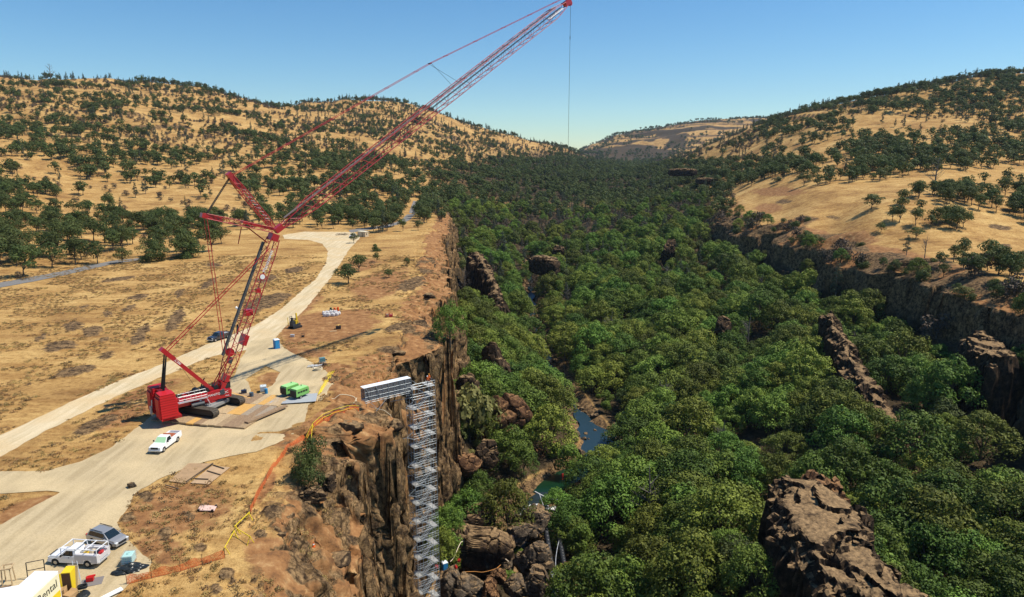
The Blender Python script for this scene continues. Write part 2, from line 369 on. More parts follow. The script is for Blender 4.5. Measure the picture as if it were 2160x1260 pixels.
RED = [(690,690,95,28,-5),(640,720,50,14,-10),(760,660,60,9,-3),(590,745,45,12,-20),(650,745,60,10,0),(700,775,50,10,0),(575,800,30,16,0),(690,870,60,12,-35),(640,905,45,9,-40),(560,1030,40,14,-60),
 (380,1070,110,60,-10),(340,1160,60,30,20),(300,1110,40,18,0),(60,1075,80,24,-20),(250,880,80,20,-20),(300,830,90,12,-20),(800,600,70,30,-20),(830,760,60,14,0),(760,560,40,14,-10),(720,800,40,30,0),
 (1620,440,30,12,0),(1640,405,60,10,0),(1700,490,70,12,10),(1900,540,120,14,12),(640,640,50,20,-30),(700,1000,30,40,0),(600,1180,90,60,0),(820,830,40,20,0)]
rd = np.zeros_like(U)
for c in RED: rd = np.maximum(rd, ell(*c) * (1.8 if c[:2] == (690, 690) else 1))
rd = np.clip(rd * 1.1 + (fbm2(XX / 4, YY / 4, 4, 141) - .5) * .7 * (rd > .03), 0, 1)
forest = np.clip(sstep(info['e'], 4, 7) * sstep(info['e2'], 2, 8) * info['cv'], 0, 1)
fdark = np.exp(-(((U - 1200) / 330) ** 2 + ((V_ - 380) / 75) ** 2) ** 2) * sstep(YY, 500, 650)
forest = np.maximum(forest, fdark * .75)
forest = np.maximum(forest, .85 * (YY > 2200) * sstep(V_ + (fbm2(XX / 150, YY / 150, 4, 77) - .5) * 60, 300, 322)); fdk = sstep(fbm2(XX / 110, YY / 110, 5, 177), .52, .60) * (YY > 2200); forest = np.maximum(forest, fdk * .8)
rockm = np.maximum(rk * sstep(steep, .10, .34), np.maximum(dk * .8, pr * .75))
rd = np.maximum(rd, nearrim * .62)
rockm = np.maximum(rockm, rimr * (.25 + .75 * sstep(fbm2(XX / 12, YY / 12, 4, 171), .42, .52))); rd = np.maximum(rd, rimr * .8)
mb_ = P3[..., 2] / 34 + (fbm2(XX / 900, YY / 900, 5, 5) - .5) * 2.4; mb_ = mb_ - np.floor(mb_)
mband = sstep(mb_, .30, .36) * sstep(mb_, .62, .50) * sstep(fbm2(XX / 200, YY / 200, 4, 66), .34, .44) * (YY > 2300)
rockm = np.where(YY > 500, sstep(steep, .12 - .05 * (YY > 2000), .24), rockm)
lw_ = (info['e'] > -8) & (info['e'] < 12) & (YY < 560); rockm = np.where(lw_, rockm * (.35 + .65 * sstep(fbm3(XX / 5, YY / 5, P3[..., 2] / 9, 4, 99), .40, .50)), rockm); rd = np.where(lw_, 1, rd)
rockm = np.maximum(rockm, mband)
rockm = np.maximum(rockm, ((info['e'] > 1.2) & (info['e'] < 7) & (info['cv'] > .5)) * .9)
rockm = np.maximum(rockm, .9 * sstep(np.abs(XX - ip(RIV, YY)), 9, 5) * (YY < 560) * (YY > 110)); forest = forest * (1 - .8 * sstep(np.abs(XX - ip(RIV, YY)), 9, 6) * (YY < 560))
ii = np.arange(NR * NC).reshape(NR, NC)
F = np.stack([ii[:-1, :-1], ii[:-1, 1:], ii[1:, 1:], ii[1:, :-1]], -1).reshape(-1, 4)
def ground_mat():
    m = bpy.data.materials.new('ground'); m.use_nodes = True; n = m.node_tree.nodes; l = m.node_tree.links; b = n['Principled BSDF']
    b.inputs['Roughness'].default_value = .95; b.inputs['Specular IOR Level'].default_value = .1
    tc = n.new('ShaderNodeNewGeometry'); at = n.new('ShaderNodeAttribute'); at.attribute_name = 'masks'
    sp = n.new('ShaderNodeSeparateColor'); l.new(at.outputs['Color'], sp.inputs[0])
    def noise(sc, det=6, ro=.6, src=None):
        q = n.new('ShaderNodeTexNoise'); q.inputs['Scale'].default_value = sc; q.inputs['Detail'].default_value = det; q.inputs['Roughness'].default_value = ro
        l.new(src or tc.outputs['Position'], q.inputs['Vector']); return q.outputs['Fac']
    def ramp(f, stops):
        c = n.new('ShaderNodeValToRGB'); l.new(f, c.inputs[0]); e = c.color_ramp.elements
        e[0].position, e[0].color = stops[0][0], (*stops[0][1], 1); e[1].position, e[1].color = stops[-1][0], (*stops[-1][1], 1)
        for p, cc in stops[1:-1]: x = e.new(p); x.color = (*cc, 1)
        return c.outputs[0]
    def mix(f, a, bb, mode='MIX'):
        q = n.new('ShaderNodeMix'); q.data_type = 'RGBA'; q.blend_type = mode
        if isinstance(f, float): q.inputs[0].default_value = f
        else: l.new(f, q.inputs[0])
        l.new(a, q.inputs[6]); l.new(bb, q.inputs[7]); return q.outputs[2]
    def edge(mask, nf, amt=.5):     # break a mask's border up with noise
        a = n.new('ShaderNodeMath'); a.operation = 'SUBTRACT'; a.inputs[1].default_value = .5; l.new(nf, a.inputs[0])
        c = n.new('ShaderNodeMath'); c.operation = 'MULTIPLY_ADD'; c.inputs[1].default_value = amt; l.new(a.outputs[0], c.inputs[0]); l.new(mask, c.inputs[2])
        d = n.new('ShaderNodeMapRange'); d.interpolation_type = 'SMOOTHSTEP'; d.inputs['From Min'].default_value = .3; d.inputs['From Max'].default_value = .7; l.new(c.outputs[0], d.inputs[0]); return d.outputs[0]
    g1 = ramp(noise(.045, 8, .65), [(.34, (.35, .20, .075)), (.45, (.50, .305, .11)), (.55, (.60, .385, .145)), (.68, (.70, .48, .19))])
    g2 = ramp(noise(.9, 6, .7), [(.3, (.30, .27, .25)), (.45, (.80, .76, .72)), (.58, (1.0, 1.0, 1.0))])
    grass = mix(.8, g1, g2, 'MULTIPLY')
    gf = ramp(noise(7., 3, .7), [(.36, (.52, .48, .45)), (.56, (1, 1, 1))]); grass = mix(.75, grass, gf, 'MULTIPLY')
    mp = n.new('ShaderNodeMapping'); mp.inputs['Scale'].default_value = (.05, .35, 1); mp.inputs['Rotation'].default_value = (0, 0, .25); l.new(tc.outputs['Position'], mp.inputs[0])
    stk = ramp(noise(1., 6, .6, mp.outputs[0]), [(.40, (.62, .52, .45)), (.52, (1, 1, 1))]); grass = mix(.55, grass, stk, 'MULTIPLY')
    red = ramp(noise(.5, 8, .7), [(.32, (.13, .065, .032)), (.46, (.26, .125, .05)), (.56, (.33, .17, .07)), (.70, (.50, .31, .14))])
    col = mix(edge(sp.outputs[1], noise(.8, 6, .7), .9), grass, red)
    rmap = n.new('ShaderNodeMapping'); rmap.inputs['Scale'].default_value = (1, 1, .8); l.new(tc.outputs['Position'], rmap.inputs[0])
    rock = ramp(noise(.7, 10, .72, rmap.outputs[0]), [(.34, (.030, .021, .014)), (.42, (.10, .064, .036)), (.50, (.20, .125, .062)), (.58, (.32, .20, .095)), (.74, (.44, .29, .14))])
    r2 = ramp(noise(4.5, 5, .7), [(.36, (.35, .34, .33)), (.56, (1, 1, 1))]); rock = mix(.85, rock, r2, 'MULTIPLY')
    vo = n.new('ShaderNodeTexVoronoi'); vo.feature = 'DISTANCE_TO_EDGE'; vo.inputs['Scale'].default_value = .55; dm = n.new('ShaderNodeMapping'); dm.inputs['Scale'].default_value = (1, 1, .55)
    ad = n.new('ShaderNodeVectorMath'); ad.operation = 'MULTIPLY_ADD'; nc = n.new('ShaderNodeTexNoise'); nc.inputs['Scale'].default_value = .8; nc.inputs['Detail'].default_value = 4; l.new(tc.outputs['Position'], nc.inputs['Vector']); l.new(nc.outputs['Color'], ad.inputs[0]); ad.inputs[1].default_value = (1.6, 1.6, 1.6); l.new(tc.outputs['Position'], ad.inputs[2]); l.new(ad.outputs[0], dm.inputs[0]); l.new(dm.outputs[0], vo.inputs['Vector'])
    rock = mix(.8, rock, ramp(vo.outputs['Distance'], [(.0, (.22, .2, .19)), (.09, (1, 1, 1))]), 'MULTIPLY')
    col = mix(edge(sp.outputs[0], noise(1.3, 6, .7), .7), col, rock)
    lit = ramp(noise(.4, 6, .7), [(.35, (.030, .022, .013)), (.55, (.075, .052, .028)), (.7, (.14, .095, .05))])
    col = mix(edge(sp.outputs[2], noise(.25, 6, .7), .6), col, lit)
    l.new(col, b.inputs['Base Color'])
    bu = n.new('ShaderNodeBump'); bu.inputs['Strength'].default_value = .55; bu.inputs['Distance'].default_value = .35
    l.new(noise(2.2, 8, .75), bu.inputs['Height']); l.new(bu.outputs[0], b.inputs['Normal'])
    return m
GM = ground_mat()
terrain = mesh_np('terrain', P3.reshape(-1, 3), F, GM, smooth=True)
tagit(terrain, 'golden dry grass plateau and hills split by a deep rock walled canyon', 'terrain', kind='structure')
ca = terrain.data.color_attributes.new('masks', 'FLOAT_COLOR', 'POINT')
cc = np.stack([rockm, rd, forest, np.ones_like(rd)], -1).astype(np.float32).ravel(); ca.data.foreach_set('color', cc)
# ================================================================ ROADS (draped sheets cut to a wavering outline)
def inpoly(px, py, poly):
    c = np.zeros(px.shape, bool); n = len(poly); j = n - 1
    for i in range(n):
        xi, yi = poly[i]; xj, yj = poly[j]
        with np.errstate(divide='ignore', invalid='ignore'):
            c ^= ((yi > py) != (yj > py)) & (px < (xj - xi) * (py - yi) / (yj - yi + 1e-12) + xi)
        j = i
    return c
def sdf(px, py, poly):
    d = np.full(px.shape, 1e9); n = len(poly)
    for i in range(n):
        x0, y0 = poly[i - 1]; x1, y1 = poly[i]; dx, dy = x1 - x0, y1 - y0
        t = np.clip(((px - x0) * dx + (py - y0) * dy) / (dx * dx + dy * dy + 1e-9), 0, 1)
        d = np.minimum(d, np.hypot(px - x0 - t * dx, py - y0 - t * dy))
    return np.where(inpoly(px, py, poly), d, -d)
def drape(name, polys, holes, m, lift, step, wob, label, cat, seed=1, dens=None):
    wp = [[tuple(gp(u, v)[:2]) for u, v in p] for p in polys]; wh = [[tuple(gp(u, v)[:2]) for u, v in p] for p in holes]
    allp = np.array([q for p in wp for q in p]); x0, y0 = allp.min(0) - 2; x1, y1 = allp.max(0) + 2
    gx = np.arange(x0, x1, step); gy = np.arange(y0, y1, step); X, Y = np.meshgrid(gx, gy)
    S = np.full(X.shape, -1e9)
    for p in wp: S = np.maximum(S, sdf(X, Y, p))
    for p in wh: S = np.minimum(S, -sdf(X, Y, p))
    S = S + (fbm2(X / 2.2, Y / 2.2, 4, seed) - .5) * wob * 2
    V = []; Fc = []; key = {}
    def vid(k, x, y):
        if k not in key: key[k] = len(V); V.append((x, y))
        return key[k]
    ins = S > 0; any_ = ins[:-1, :-1] | ins[1:, :-1] | ins[:-1, 1:] | ins[1:, 1:]
    for j, i in zip(*np.nonzero(any_)):
        cs = [(j, i), (j, i + 1), (j + 1, i + 1), (j + 1, i)]; f = []
        for a in range(4):
            p = cs[a]; q = cs[(a + 1) % 4]; sp_, sq = S[p], S[q]
            if sp_ > 0: f.append(vid(p, gx[p[1]], gy[p[0]]))
            if (sp_ > 0) != (sq > 0):
                t = sp_ / (sp_ - sq); k = (min(p, q), max(p, q))
                f.append(vid(k, gx[p[1]] + (gx[q[1]] - gx[p[1]]) * t, gy[p[0]] + (gy[q[0]] - gy[p[0]]) * t))
        if len(f) >= 3: Fc.append(f)
    V = np.array(V); z = height(V[:, 0], V[:, 1]) + lift
    me = bpy.data.meshes.new(name); me.from_pydata(np.c_[V, z].tolist(), [], Fc); me.materials.append(m)
    me.polygons.foreach_set('use_smooth', [True] * len(me.polygons)); me.update()
    o = bpy.data.objects.new(name, me); COL.objects.link(o); return tagit(o, label, cat, kind='structure')
def road_mat(name, c1, c2, c3, rot):
    m = bpy.data.materials.new(name); m.use_nodes = True; n = m.node_tree.nodes; l = m.node_tree.links; b = n['Principled BSDF']
    b.inputs['Roughness'].default_value = .95; b.inputs['Specular IOR Level'].default_value = .1
    tc = n.new('ShaderNodeNewGeometry'); mp = n.new('ShaderNodeMapping'); mp.inputs['Rotation'].default_value = (0, 0, rot); mp.inputs['Scale'].default_value = (.9, .07, 1)
    l.new(tc.outputs['Position'], mp.inputs[0])
    a = n.new('ShaderNodeTexNoise'); a.inputs['Scale'].default_value = 1; a.inputs['Detail'].default_value = 6; a.inputs['Distortion'].default_value = .6; l.new(mp.outputs[0], a.inputs['Vector'])
    d = n.new('ShaderNodeTexNoise'); d.inputs['Scale'].default_value = .12; d.inputs['Detail'].default_value = 8; l.new(tc.outputs['Position'], d.inputs['Vector'])
    fn = n.new('ShaderNodeTexNoise'); fn.inputs['Scale'].default_value = 5; fn.inputs['Detail'].default_value = 8; fn.inputs['Roughness'].default_value = .75; l.new(tc.outputs['Position'], fn.inputs['Vector'])
    r1 = n.new('ShaderNodeValToRGB'); r1.color_ramp.elements[0].color = (*c1, 1); r1.color_ramp.elements[1].color = (*c2, 1); r1.color_ramp.elements[0].position = .38; r1.color_ramp.elements[1].position = .62
    l.new(a.outputs[0], r1.inputs[0]); mx = n.new('ShaderNodeMix'); mx.data_type = 'RGBA'; mr = n.new('ShaderNodeMapRange'); mr.inputs[1].default_value = .45; mr.inputs[2].default_value = .65; l.new(d.outputs[0], mr.inputs[0])
    l.new(mr.outputs[0], mx.inputs[0]); l.new(r1.outputs[0], mx.inputs[6]); mx.inputs[7].default_value = (*c3, 1)
    r3 = n.new('ShaderNodeValToRGB'); r3.color_ramp.elements[0].color = (.78, .77, .75, 1); r3.color_ramp.elements[1].color = (1, 1, 1, 1); r3.color_ramp.elements[0].position = .38; r3.color_ramp.elements[1].position = .58
    l.new(fn.outputs[0], r3.inputs[0]); m2 = n.new('ShaderNodeMix'); m2.data_type = 'RGBA'; m2.blend_type = 'MULTIPLY'; m2.inputs[0].default_value = .9
    l.new(mx.outputs[2], m2.inputs[6]); l.new(r3.outputs[0], m2.inputs[7]); l.new(m2.outputs[2], b.inputs['Base Color'])
    bu = n.new('ShaderNodeBump'); bu.inputs['Strength'].default_value = .3; bu.inputs['Distance'].default_value = .1; l.new(fn.outputs[0], bu.inputs['Height']); l.new(bu.outputs[0], b.inputs['Normal'])
    return m
ROADM = road_mat('dirt_road', (.54, .43, .26), (.68, .56, .37), (.62, .47, .27), .9)
PADM = road_mat('gravel', (.43, .335, .195), (.53, .42, .255), (.60, .47, .275), .6)
ASPH = mat('asphalt', (.20, .19, .18), .9, var=.25, vs=2)
road_poly = [(596,497),(640,490),(700,490),(748,491),(760,503),(738,525),(716,560),(692,595),(662,630),(642,655),(602,690),(575,722),(520,738),(450,752),(400,772),(330,800),(200,858),(100,908),(0,965),(-60,995),
 (-60,942),(0,918),(60,890),(150,850),(250,805),(350,765),(450,722),(530,690),(590,655),(630,620),(665,590),(688,555),(692,530),(680,515),(650,507),(600,505)]
drape('road', [road_poly], [], ROADM, .035, .7, .45, 'pale dirt road curving across the plateau past the crane', 'road', 3)
pad_poly = [(575,712),(600,735),(650,762),(705,795),(690,830),(650,855),(645,890),(600,925),(540,955),(480,965),(400,985),(340,1010),(290,1040),(265,1080),(245,1110),(270,1140),(300,1165),(322,1185),(312,1212),(280,1228),(240,1268),(210,1330),(-120,1330),(-120,1120),
 (0,1110),(60,1075),(131,1040),(100,1038),(0,1046),(-120,1050),(-120,995),(0,995),(100,995),(170,975),(240,940),(295,900),(330,870),(440,860),(470,835),(480,812),(500,780),(515,745),(530,720)]
drape('gravel_pad', [pad_poly], [[(518,800),(560,772),(592,785),(575,815),(535,838)]], PADM, .075, .5, .4, 'pale gravel yard around the crane and parked trucks', 'gravel yard', 5)
drape('asphalt_road', [[(-80,613),(0,598),(100,580),(180,563),(250,549),(300,545),(300,549),(250,555),(180,570),(100,589),(0,607),(-80,622)],
 [(735,487),(800,478),(845,466),(862,448),(872,428),(884,428),(878,448),(866,462),(850,472),(810,482),(740,492)]], [], ASPH, .10, .8, .1, 'narrow grey paved road skirting the foot of the hill', 'road', 8)
# ================================================================ WATER
def water_mat(name, col, rough=.06):
    m = mat(name, col, rough, spec=.5, bump=.15, bs=1.2); return m
def strip(name, y0, y1, wf, zo, m, label, cat, step=1.2, xo=0):
    Ys = np.arange(y0, y1, step); V = []; F = []
    for i, y in enumerate(Ys):
        xc = float(ip(RIV, y)) + xo; ww = wf(y); z = float(ip(FLR, y)) + zo
        for j in range(7): V.append((xc - ww + 2 * ww * j / 6, y, z))
        if i:
            for j in range(6): a = (i - 1) * 7 + j; F.append((a, a + 1, a + 8, a + 7))
    o = mesh_np(name, V, F, m, smooth=True); return tagit(o, label, cat, kind='structure')
def rw(y): return 1.3 + 7.5 * math.exp(-((y - 216) / 13) ** 2) + 5.5 * math.exp(-((y - 189) / 7.5) ** 2) + 1.0 * math.sin(y * .35)
strip('water', 204, 620, rw, -.55, water_mat('creek_water', (.012, .032, .045), .4), 'dark blue pool and creek winding through the canyon', 'creek')
strip('pool_water', 181, 203.5, rw, -.45, water_mat('green_water', (.003, .026, .010), .3), 'deep green pool held back by sandbags', 'pool')
strip('stream', 100, 180.5, lambda y: 2.0 + .5 * math.sin(y), .05, water_mat('stream_water', (.02, .03, .03), .2), 'narrow stream below the pool', 'stream')
# ================================================================ ROCKS
def rock_mat(name, cols, top):
    m = bpy.data.materials.new(name); m.use_nodes = True; n = m.node_tree.nodes; l = m.node_tree.links; b = n['Principled BSDF']
    b.inputs['Roughness'].default_value = .95; b.inputs['Specular IOR Level'].default_value = .1
    g = n.new('ShaderNodeNewGeometry')
    def nz(sc, d=7, r=.7):
        q = n.new('ShaderNodeTexNoise'); q.inputs['Scale'].default_value = sc; q.inputs['Detail'].default_value = d; q.inputs['Roughness'].default_value = r; l.new(g.outputs['Position'], q.inputs['Vector']); return q.outputs[0]
    r1 = n.new('ShaderNodeValToRGB'); l.new(nz(.55), r1.inputs[0]); e = r1.color_ramp.elements; e[0].position = .34; e[0].color = (*cols[0], 1); e[1].position = .68; e[1].color = (*cols[2], 1)
    x = e.new(.5); x.color = (*cols[1], 1)
    r2 = n.new('ShaderNodeValToRGB'); l.new(nz(5, 5), r2.inputs[0]); r2.color_ramp.elements[0].position = .38; r2.color_ramp.elements[0].color = (.4, .4, .4, 1); r2.color_ramp.elements[1].position = .56
    mx = n.new('ShaderNodeMix'); mx.data_type = 'RGBA'; mx.blend_type = 'MULTIPLY'; mx.inputs[0].default_value = .85; l.new(r1.outputs[0], mx.inputs[6]); l.new(r2.outputs[0], mx.inputs[7])
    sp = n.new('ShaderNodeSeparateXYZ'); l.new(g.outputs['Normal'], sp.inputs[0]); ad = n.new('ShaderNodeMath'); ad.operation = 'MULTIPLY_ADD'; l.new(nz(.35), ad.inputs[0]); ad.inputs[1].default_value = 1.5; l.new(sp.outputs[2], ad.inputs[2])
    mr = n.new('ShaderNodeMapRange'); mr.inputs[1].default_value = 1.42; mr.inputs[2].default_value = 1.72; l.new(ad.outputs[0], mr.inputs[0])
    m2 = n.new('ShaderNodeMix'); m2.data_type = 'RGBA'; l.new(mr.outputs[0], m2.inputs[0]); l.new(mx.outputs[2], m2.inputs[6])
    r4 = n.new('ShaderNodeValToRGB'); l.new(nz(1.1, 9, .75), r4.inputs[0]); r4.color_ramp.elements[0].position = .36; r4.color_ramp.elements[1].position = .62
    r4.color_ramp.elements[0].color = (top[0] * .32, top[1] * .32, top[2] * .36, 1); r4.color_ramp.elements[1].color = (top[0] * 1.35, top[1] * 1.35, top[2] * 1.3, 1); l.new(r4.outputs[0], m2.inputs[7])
    l.new(m2.outputs[2], b.inputs['Base Color'])
    bu = n.new('ShaderNodeBump'); bu.inputs['Strength'].default_value = .6; bu.inputs['Distance'].default_value = .3; l.new(nz(2.5, 8), bu.inputs['Height']); l.new(bu.outputs[0], b.inputs['Normal']); return m
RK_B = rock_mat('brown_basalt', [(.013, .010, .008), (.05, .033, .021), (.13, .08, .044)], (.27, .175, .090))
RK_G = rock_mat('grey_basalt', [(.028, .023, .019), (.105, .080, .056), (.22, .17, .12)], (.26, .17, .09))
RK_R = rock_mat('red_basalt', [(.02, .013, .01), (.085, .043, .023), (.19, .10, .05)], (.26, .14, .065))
_ico = {}
def ico(sub):
    if sub not in _ico:
        bm = bmesh.new(); bmesh.ops.create_icosphere(bm, subdivisions=sub, radius=1); V = np.array([v.co for v in bm.verts]); F = np.array([[v.index for v in f.verts] for f in bm.faces]); bm.free(); _ico[sub] = (V, F)
    return _ico[sub]
OBST = []     # (x, y, rx, ry, rz) keep canopy trees off these rocks
def rock(top, dims, rz=0, seed=0, m=None, label='', cat='boulder', name='boulder', group=None, sub=4, ncut=14, flat=.75, rough=1., tilt=(0, 0), obst=True, boxy=False):
    V, F = ico(sub); V = V.copy(); rg = np.random.RandomState(seed)
    N = rg.normal(size=(ncut, 3)); N /= np.linalg.norm(N, axis=1, keepdims=True); N = np.vstack([N, [[0.08, .05, 1]]]); D = np.r_[rg.uniform(.52, .84, ncut), flat]
    for nn, d in zip(N, D):
        nn = nn / np.linalg.norm(nn); q = V @ nn - d; V = V - np.maximum(q, 0)[:, None] * nn * .93
    if boxy:
        Q, _ = ico(sub); Q = np.sign(Q) * np.abs(Q) ** .42; Q = Q / np.abs(Q).max(0); V = Q * .72 + V / np.abs(V).max(0) * .28
    V = V / np.abs(V).max(0); S = np.array(dims) / 2; W_ = V * S
    sc = min(dims) / 5
    nzv = (fbm3(W_[:, 0] / sc / 1.6 + seed, W_[:, 1] / sc / 1.6, W_[:, 2] / sc / 1.6, 4, seed) - .5) * sc * .62 * rough
    nn = V / np.linalg.norm(V, axis=1, keepdims=True); W_ = W_ + nn * nzv[:, None]
    q_ = max(min(dims) / 3.6, .35); a_, c_ = blocks(W_[:, 0] / q_ + seed, W_[:, 1] / q_, W_[:, 2] / q_, seed); W_ = W_ + nn * ((a_ - .5) * q_ * .42 - c_ * q_ * .16)[:, None]
    o = mesh_np(name, W_, F, m or RK_B, smooth=sub < 5)
    o.location = (top[0], top[1], top[2] - dims[2] / 2 * .92); o.rotation_euler = (R(tilt[0]), R(tilt[1]), R(rz))
    if obst: OBST.append((top[0], top[1], dims[0] / 2, dims[1] / 2, R(rz)))
    return tagit(o, label, cat, group)
# rocks standing in or beside the canyon: (pixel col, pixel row of the top, distance, dims, rz, tilt, material, label)
ROCKS = [
 (1412, 500, 430, (9, 9, 22), 0, (0, 0), RK_B, 'dark double topped rock poking out of the forest left of the right rim'),
 (1440, 356, 800, (34, 16, 9), 0, (0, 0), RK_B, 'black cliff outcrop at the far head of the right rim'),
 (1492, 376, 745, (24, 14, 7), 0, (0, 0), RK_B, 'second black cliff outcrop just below the head of the right rim'),
 (1523, 668, 285, (7.5, 7, 12), 20, (0, 0), RK_B, 'lone tan topped rock poking through the middle of the canopy'),
 (1150, 543, 425, (19, 16, 12), -20, (0, 10), RK_B, 'domed brown rock mound beside the creek far up the canyon'),
 (1178, 520, 470, (9, 9, 8), 0, (0, 8), RK_B, 'smaller tan rock just behind the domed mound by the creek'),
 (1045, 716, 246, (11, 12, 26), 0, (0, 0), RK_B, 'tall round headed rock pillar standing in the trees left of the creek'),
 (1050, 838, 208, (16, 24, 22), -28, (0, 24), RK_R, 'sloping reddish rock slab below the round headed pillar'),
 (985, 795, 214, (8, 8, 9), 0, (0, 0), RK_B, 'squat rock at the foot of the left cliff near the scaffold top'),
 (958, 830, 205, (7, 7, 8), 30, (0, 0), RK_B, 'small dark rock at the foot of the left cliff below the squat rock'),
 (1025, 930, 190, (9, 8, 8), 30, (0, 0), RK_B, 'angular boulder with a shadowed face under the reddish slab'),
 (985, 952, 180, (8, 7, 7), 0, (0, 0), RK_R, 'reddish boulder between the left cliff and the trees'),
 (1137, 945, 212, (6, 7, 11), 20, (0, 10), RK_R, 'upright reddish boulder beside the green pool'),
 (1163, 935, 222, (5, 5, 7), 0, (0, 0), RK_R, 'round brown boulder just above the upright one by the green pool'),
 (1223, 948, 218, (4, 5.5, 4.2), 20, (0, 8), RK_G, 'pale grey boulder at the left edge of the blue pool'),
 (1000, 1064, 171, (10.5, 8, 8.5), 10, (0, 0), RK_B, 'brown domed boulder behind the big flat boulder at the canyon bottom'),
 (1008, 1122, 161, (17, 9.5, 11), -4, (3, 0), RK_B, 'biggest boulder at the canyon bottom, flat tan top and broad grey front'),
 (1128, 1068, 172, (9, 14, 9), -20, (0, -6), RK_G, 'large brown boulder beside the white rapids'),
 (1122, 1148, 156, (8.5, 8.5, 10), 15, (0, 6), RK_G, 'tall pyramid shaped boulder right of the biggest boulder'),
 (1098, 1100, 166, (7, 7, 6), 0, (0, 0), RK_G, 'grey boulder between the rapids and the pyramid shaped boulder'),
 (1052, 1200, 151, (5, 4, 4), 0, (0, 0), RK_R, 'reddish boulder just below the biggest boulder'),
 (1140, 1205, 149, (8, 7, 7), 40, (0, 0), RK_G, 'dark boulder in front of the pyramid shaped boulder'),
 (1085, 1215, 148, (5.5, 5, 5), 10, (0, 0), RK_G, 'grey boulder in the row along the bottom edge, beside the reddish one'),
 (1035, 1225, 146, (6, 5, 5), 60, (0, 0), RK_R, 'red brown boulder at the bottom edge of the picture'),
 (990, 1222, 147, (9, 7, 7), 20, (0, 0), RK_G, 'broad grey boulder at the bottom edge right of the yellow gangway'),
 (948, 1188, 149, (6, 9, 11), 0, (0, 0), RK_G, 'grey rock shoulder carrying the landing beside the yellow gangway'),
 (1065, 1172, 158, (4, 4, 5), 0, (0, 0), RK_G, 'small round boulder between the biggest and the pyramid shaped boulder'),
 (1090, 1085, 171, (3.2, 3, 2.6), 0, (0, 0), RK_G, 'little grey rock at the foot of the rapids'),
 (1285, 1175, 160, (9, 9, 8), 0, (0, 0), RK_R, 'tan rock clearing under the trees right of the black pipes'),
 (905, 700, 176, (7, 9, 9), 0, (0, 0), RK_B, 'dark lump of rock on the rim above the scaffold bridge'),
 (655, 1022, 94.5, (4.6, 4.2, 3.6), 20, (0, 0), RK_B, 'biggest dark boulder on the plateau, below the large green bush'),
 (690, 1000, 97, (3.4, 3, 2.6), 50, (0, 0), RK_B, 'dark boulder tucked behind the biggest one below the large green bush'),
 (278, 1017, 93.5, (1.3, 1.1, 1.0), 30, (0, 12), RK_G, 'small grey rock lying on the pale gravel edge'),
]
for i, (u, v, k, dm, rz, tl, mm, lb) in enumerate(ROCKS):
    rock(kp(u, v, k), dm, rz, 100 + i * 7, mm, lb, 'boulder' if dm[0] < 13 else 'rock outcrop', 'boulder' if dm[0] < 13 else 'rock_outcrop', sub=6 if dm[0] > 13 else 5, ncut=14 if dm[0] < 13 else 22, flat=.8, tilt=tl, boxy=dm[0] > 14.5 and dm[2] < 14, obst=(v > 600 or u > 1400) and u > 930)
# mesas: rock masses cut from an outline on the ground
def mesa(poly, ztop, drop, label, m=RK_B, step=.55, seed=1, wall=2.6, cat='rock outcrop', zfun=None):
    A = np.array(poly, float); x0, y0 = A.min(0) - wall - 5; x1, y1 = A.max(0) + wall + 5; gx = np.arange(x0, x1, step); gy = np.arange(y0, y1, step); X, Y = np.meshgrid(gx, gy)
    wx = X + (fbm2(X / 9, Y / 9, 3, seed) - .5) * 5; wy = Y + (fbm2(X / 9, Y / 9, 3, seed + 50) - .5) * 5
    S = sdf(wx, wy, poly) + (fbm2(X / 3.5, Y / 3.5, 4, seed + 9) - .5) * 2.2
    jn = np.exp(-((fbm2(X / 10, Y / 16, 3, seed + 31) - .5) / .03) ** 2)
    T = (zfun(X, Y) if zfun else ztop) + (fbm2(X / 9, Y / 9, 3, seed + 3) - .5) * 1.2 + np.floor(fbm2(X / 12, Y / 12, 3, seed + 6) * 6) / 6 * 4.5 - 2.2 + (fbm2(X / 2, Y / 2, 3, seed + 4) - .5) * .45 - 1.8 * jn * (zfun is None) - 3.0 * sstep(S, 3.5, -.3)
    a = sstep(S, .2, -wall * .5); c = sstep(S, -wall * .5, -wall * 1.3)
    Z = T - drop * (.55 * a + .45 * c); P = np.stack([X, Y, Z], -1)
    N = np.cross(np.gradient(P, axis=1), np.gradient(P, axis=0)); N /= np.linalg.norm(N, axis=-1, keepdims=True) + 1e-9; st = sstep(1 - N[..., 2], .1, .4)
    a1, k1 = blocks(X / 3.4 + fbm2(X / 5, Y / 5, 2, 7), Y / 3.4, Z / 4.6, seed); a2, k2 = blocks(X / 1.3, Y / 1.3, Z / 1.7, seed + 2)
    P = P + N * (((a1 - .5) * 2.2 - k1 * .7 + (a2 - .5) * .7 - k2 * .25) * (.05 + .95 * st))[..., None]
    keep = S > -wall * 1.6; ii = np.arange(X.size).reshape(X.shape); kf = (keep[:-1, :-1] | keep[1:, 1:] | keep[1:, :-1] | keep[:-1, 1:])
    F = np.stack([ii[:-1, :-1], ii[:-1, 1:], ii[1:, 1:], ii[1:, :-1]], -1)[kf]; us, inv_ = np.unique(F.ravel(), return_inverse=True)
    o = mesh_np('rock_outcrop', P.reshape(-1, 3)[us], inv_.reshape(-1, 4), m, smooth=False); MES.append(A); return tagit(o, label, cat)
MES = []
mesa([(52.5,128),(64,131),(66,114),(63,104),(63,95),(66,88),(69,72),(60,72),(55,82),(50,88),(47,96),(46.5,104)], -18.5, 30, 'huge flat topped basalt slab with a shadowed left face at lower right', RK_B, .34, 5)
mesa([(60,138),(66,140),(70,128),(66,124),(60,128)], -22, 24, 'low broken rock spur standing behind the huge flat slab', RK_R, .5, 8)
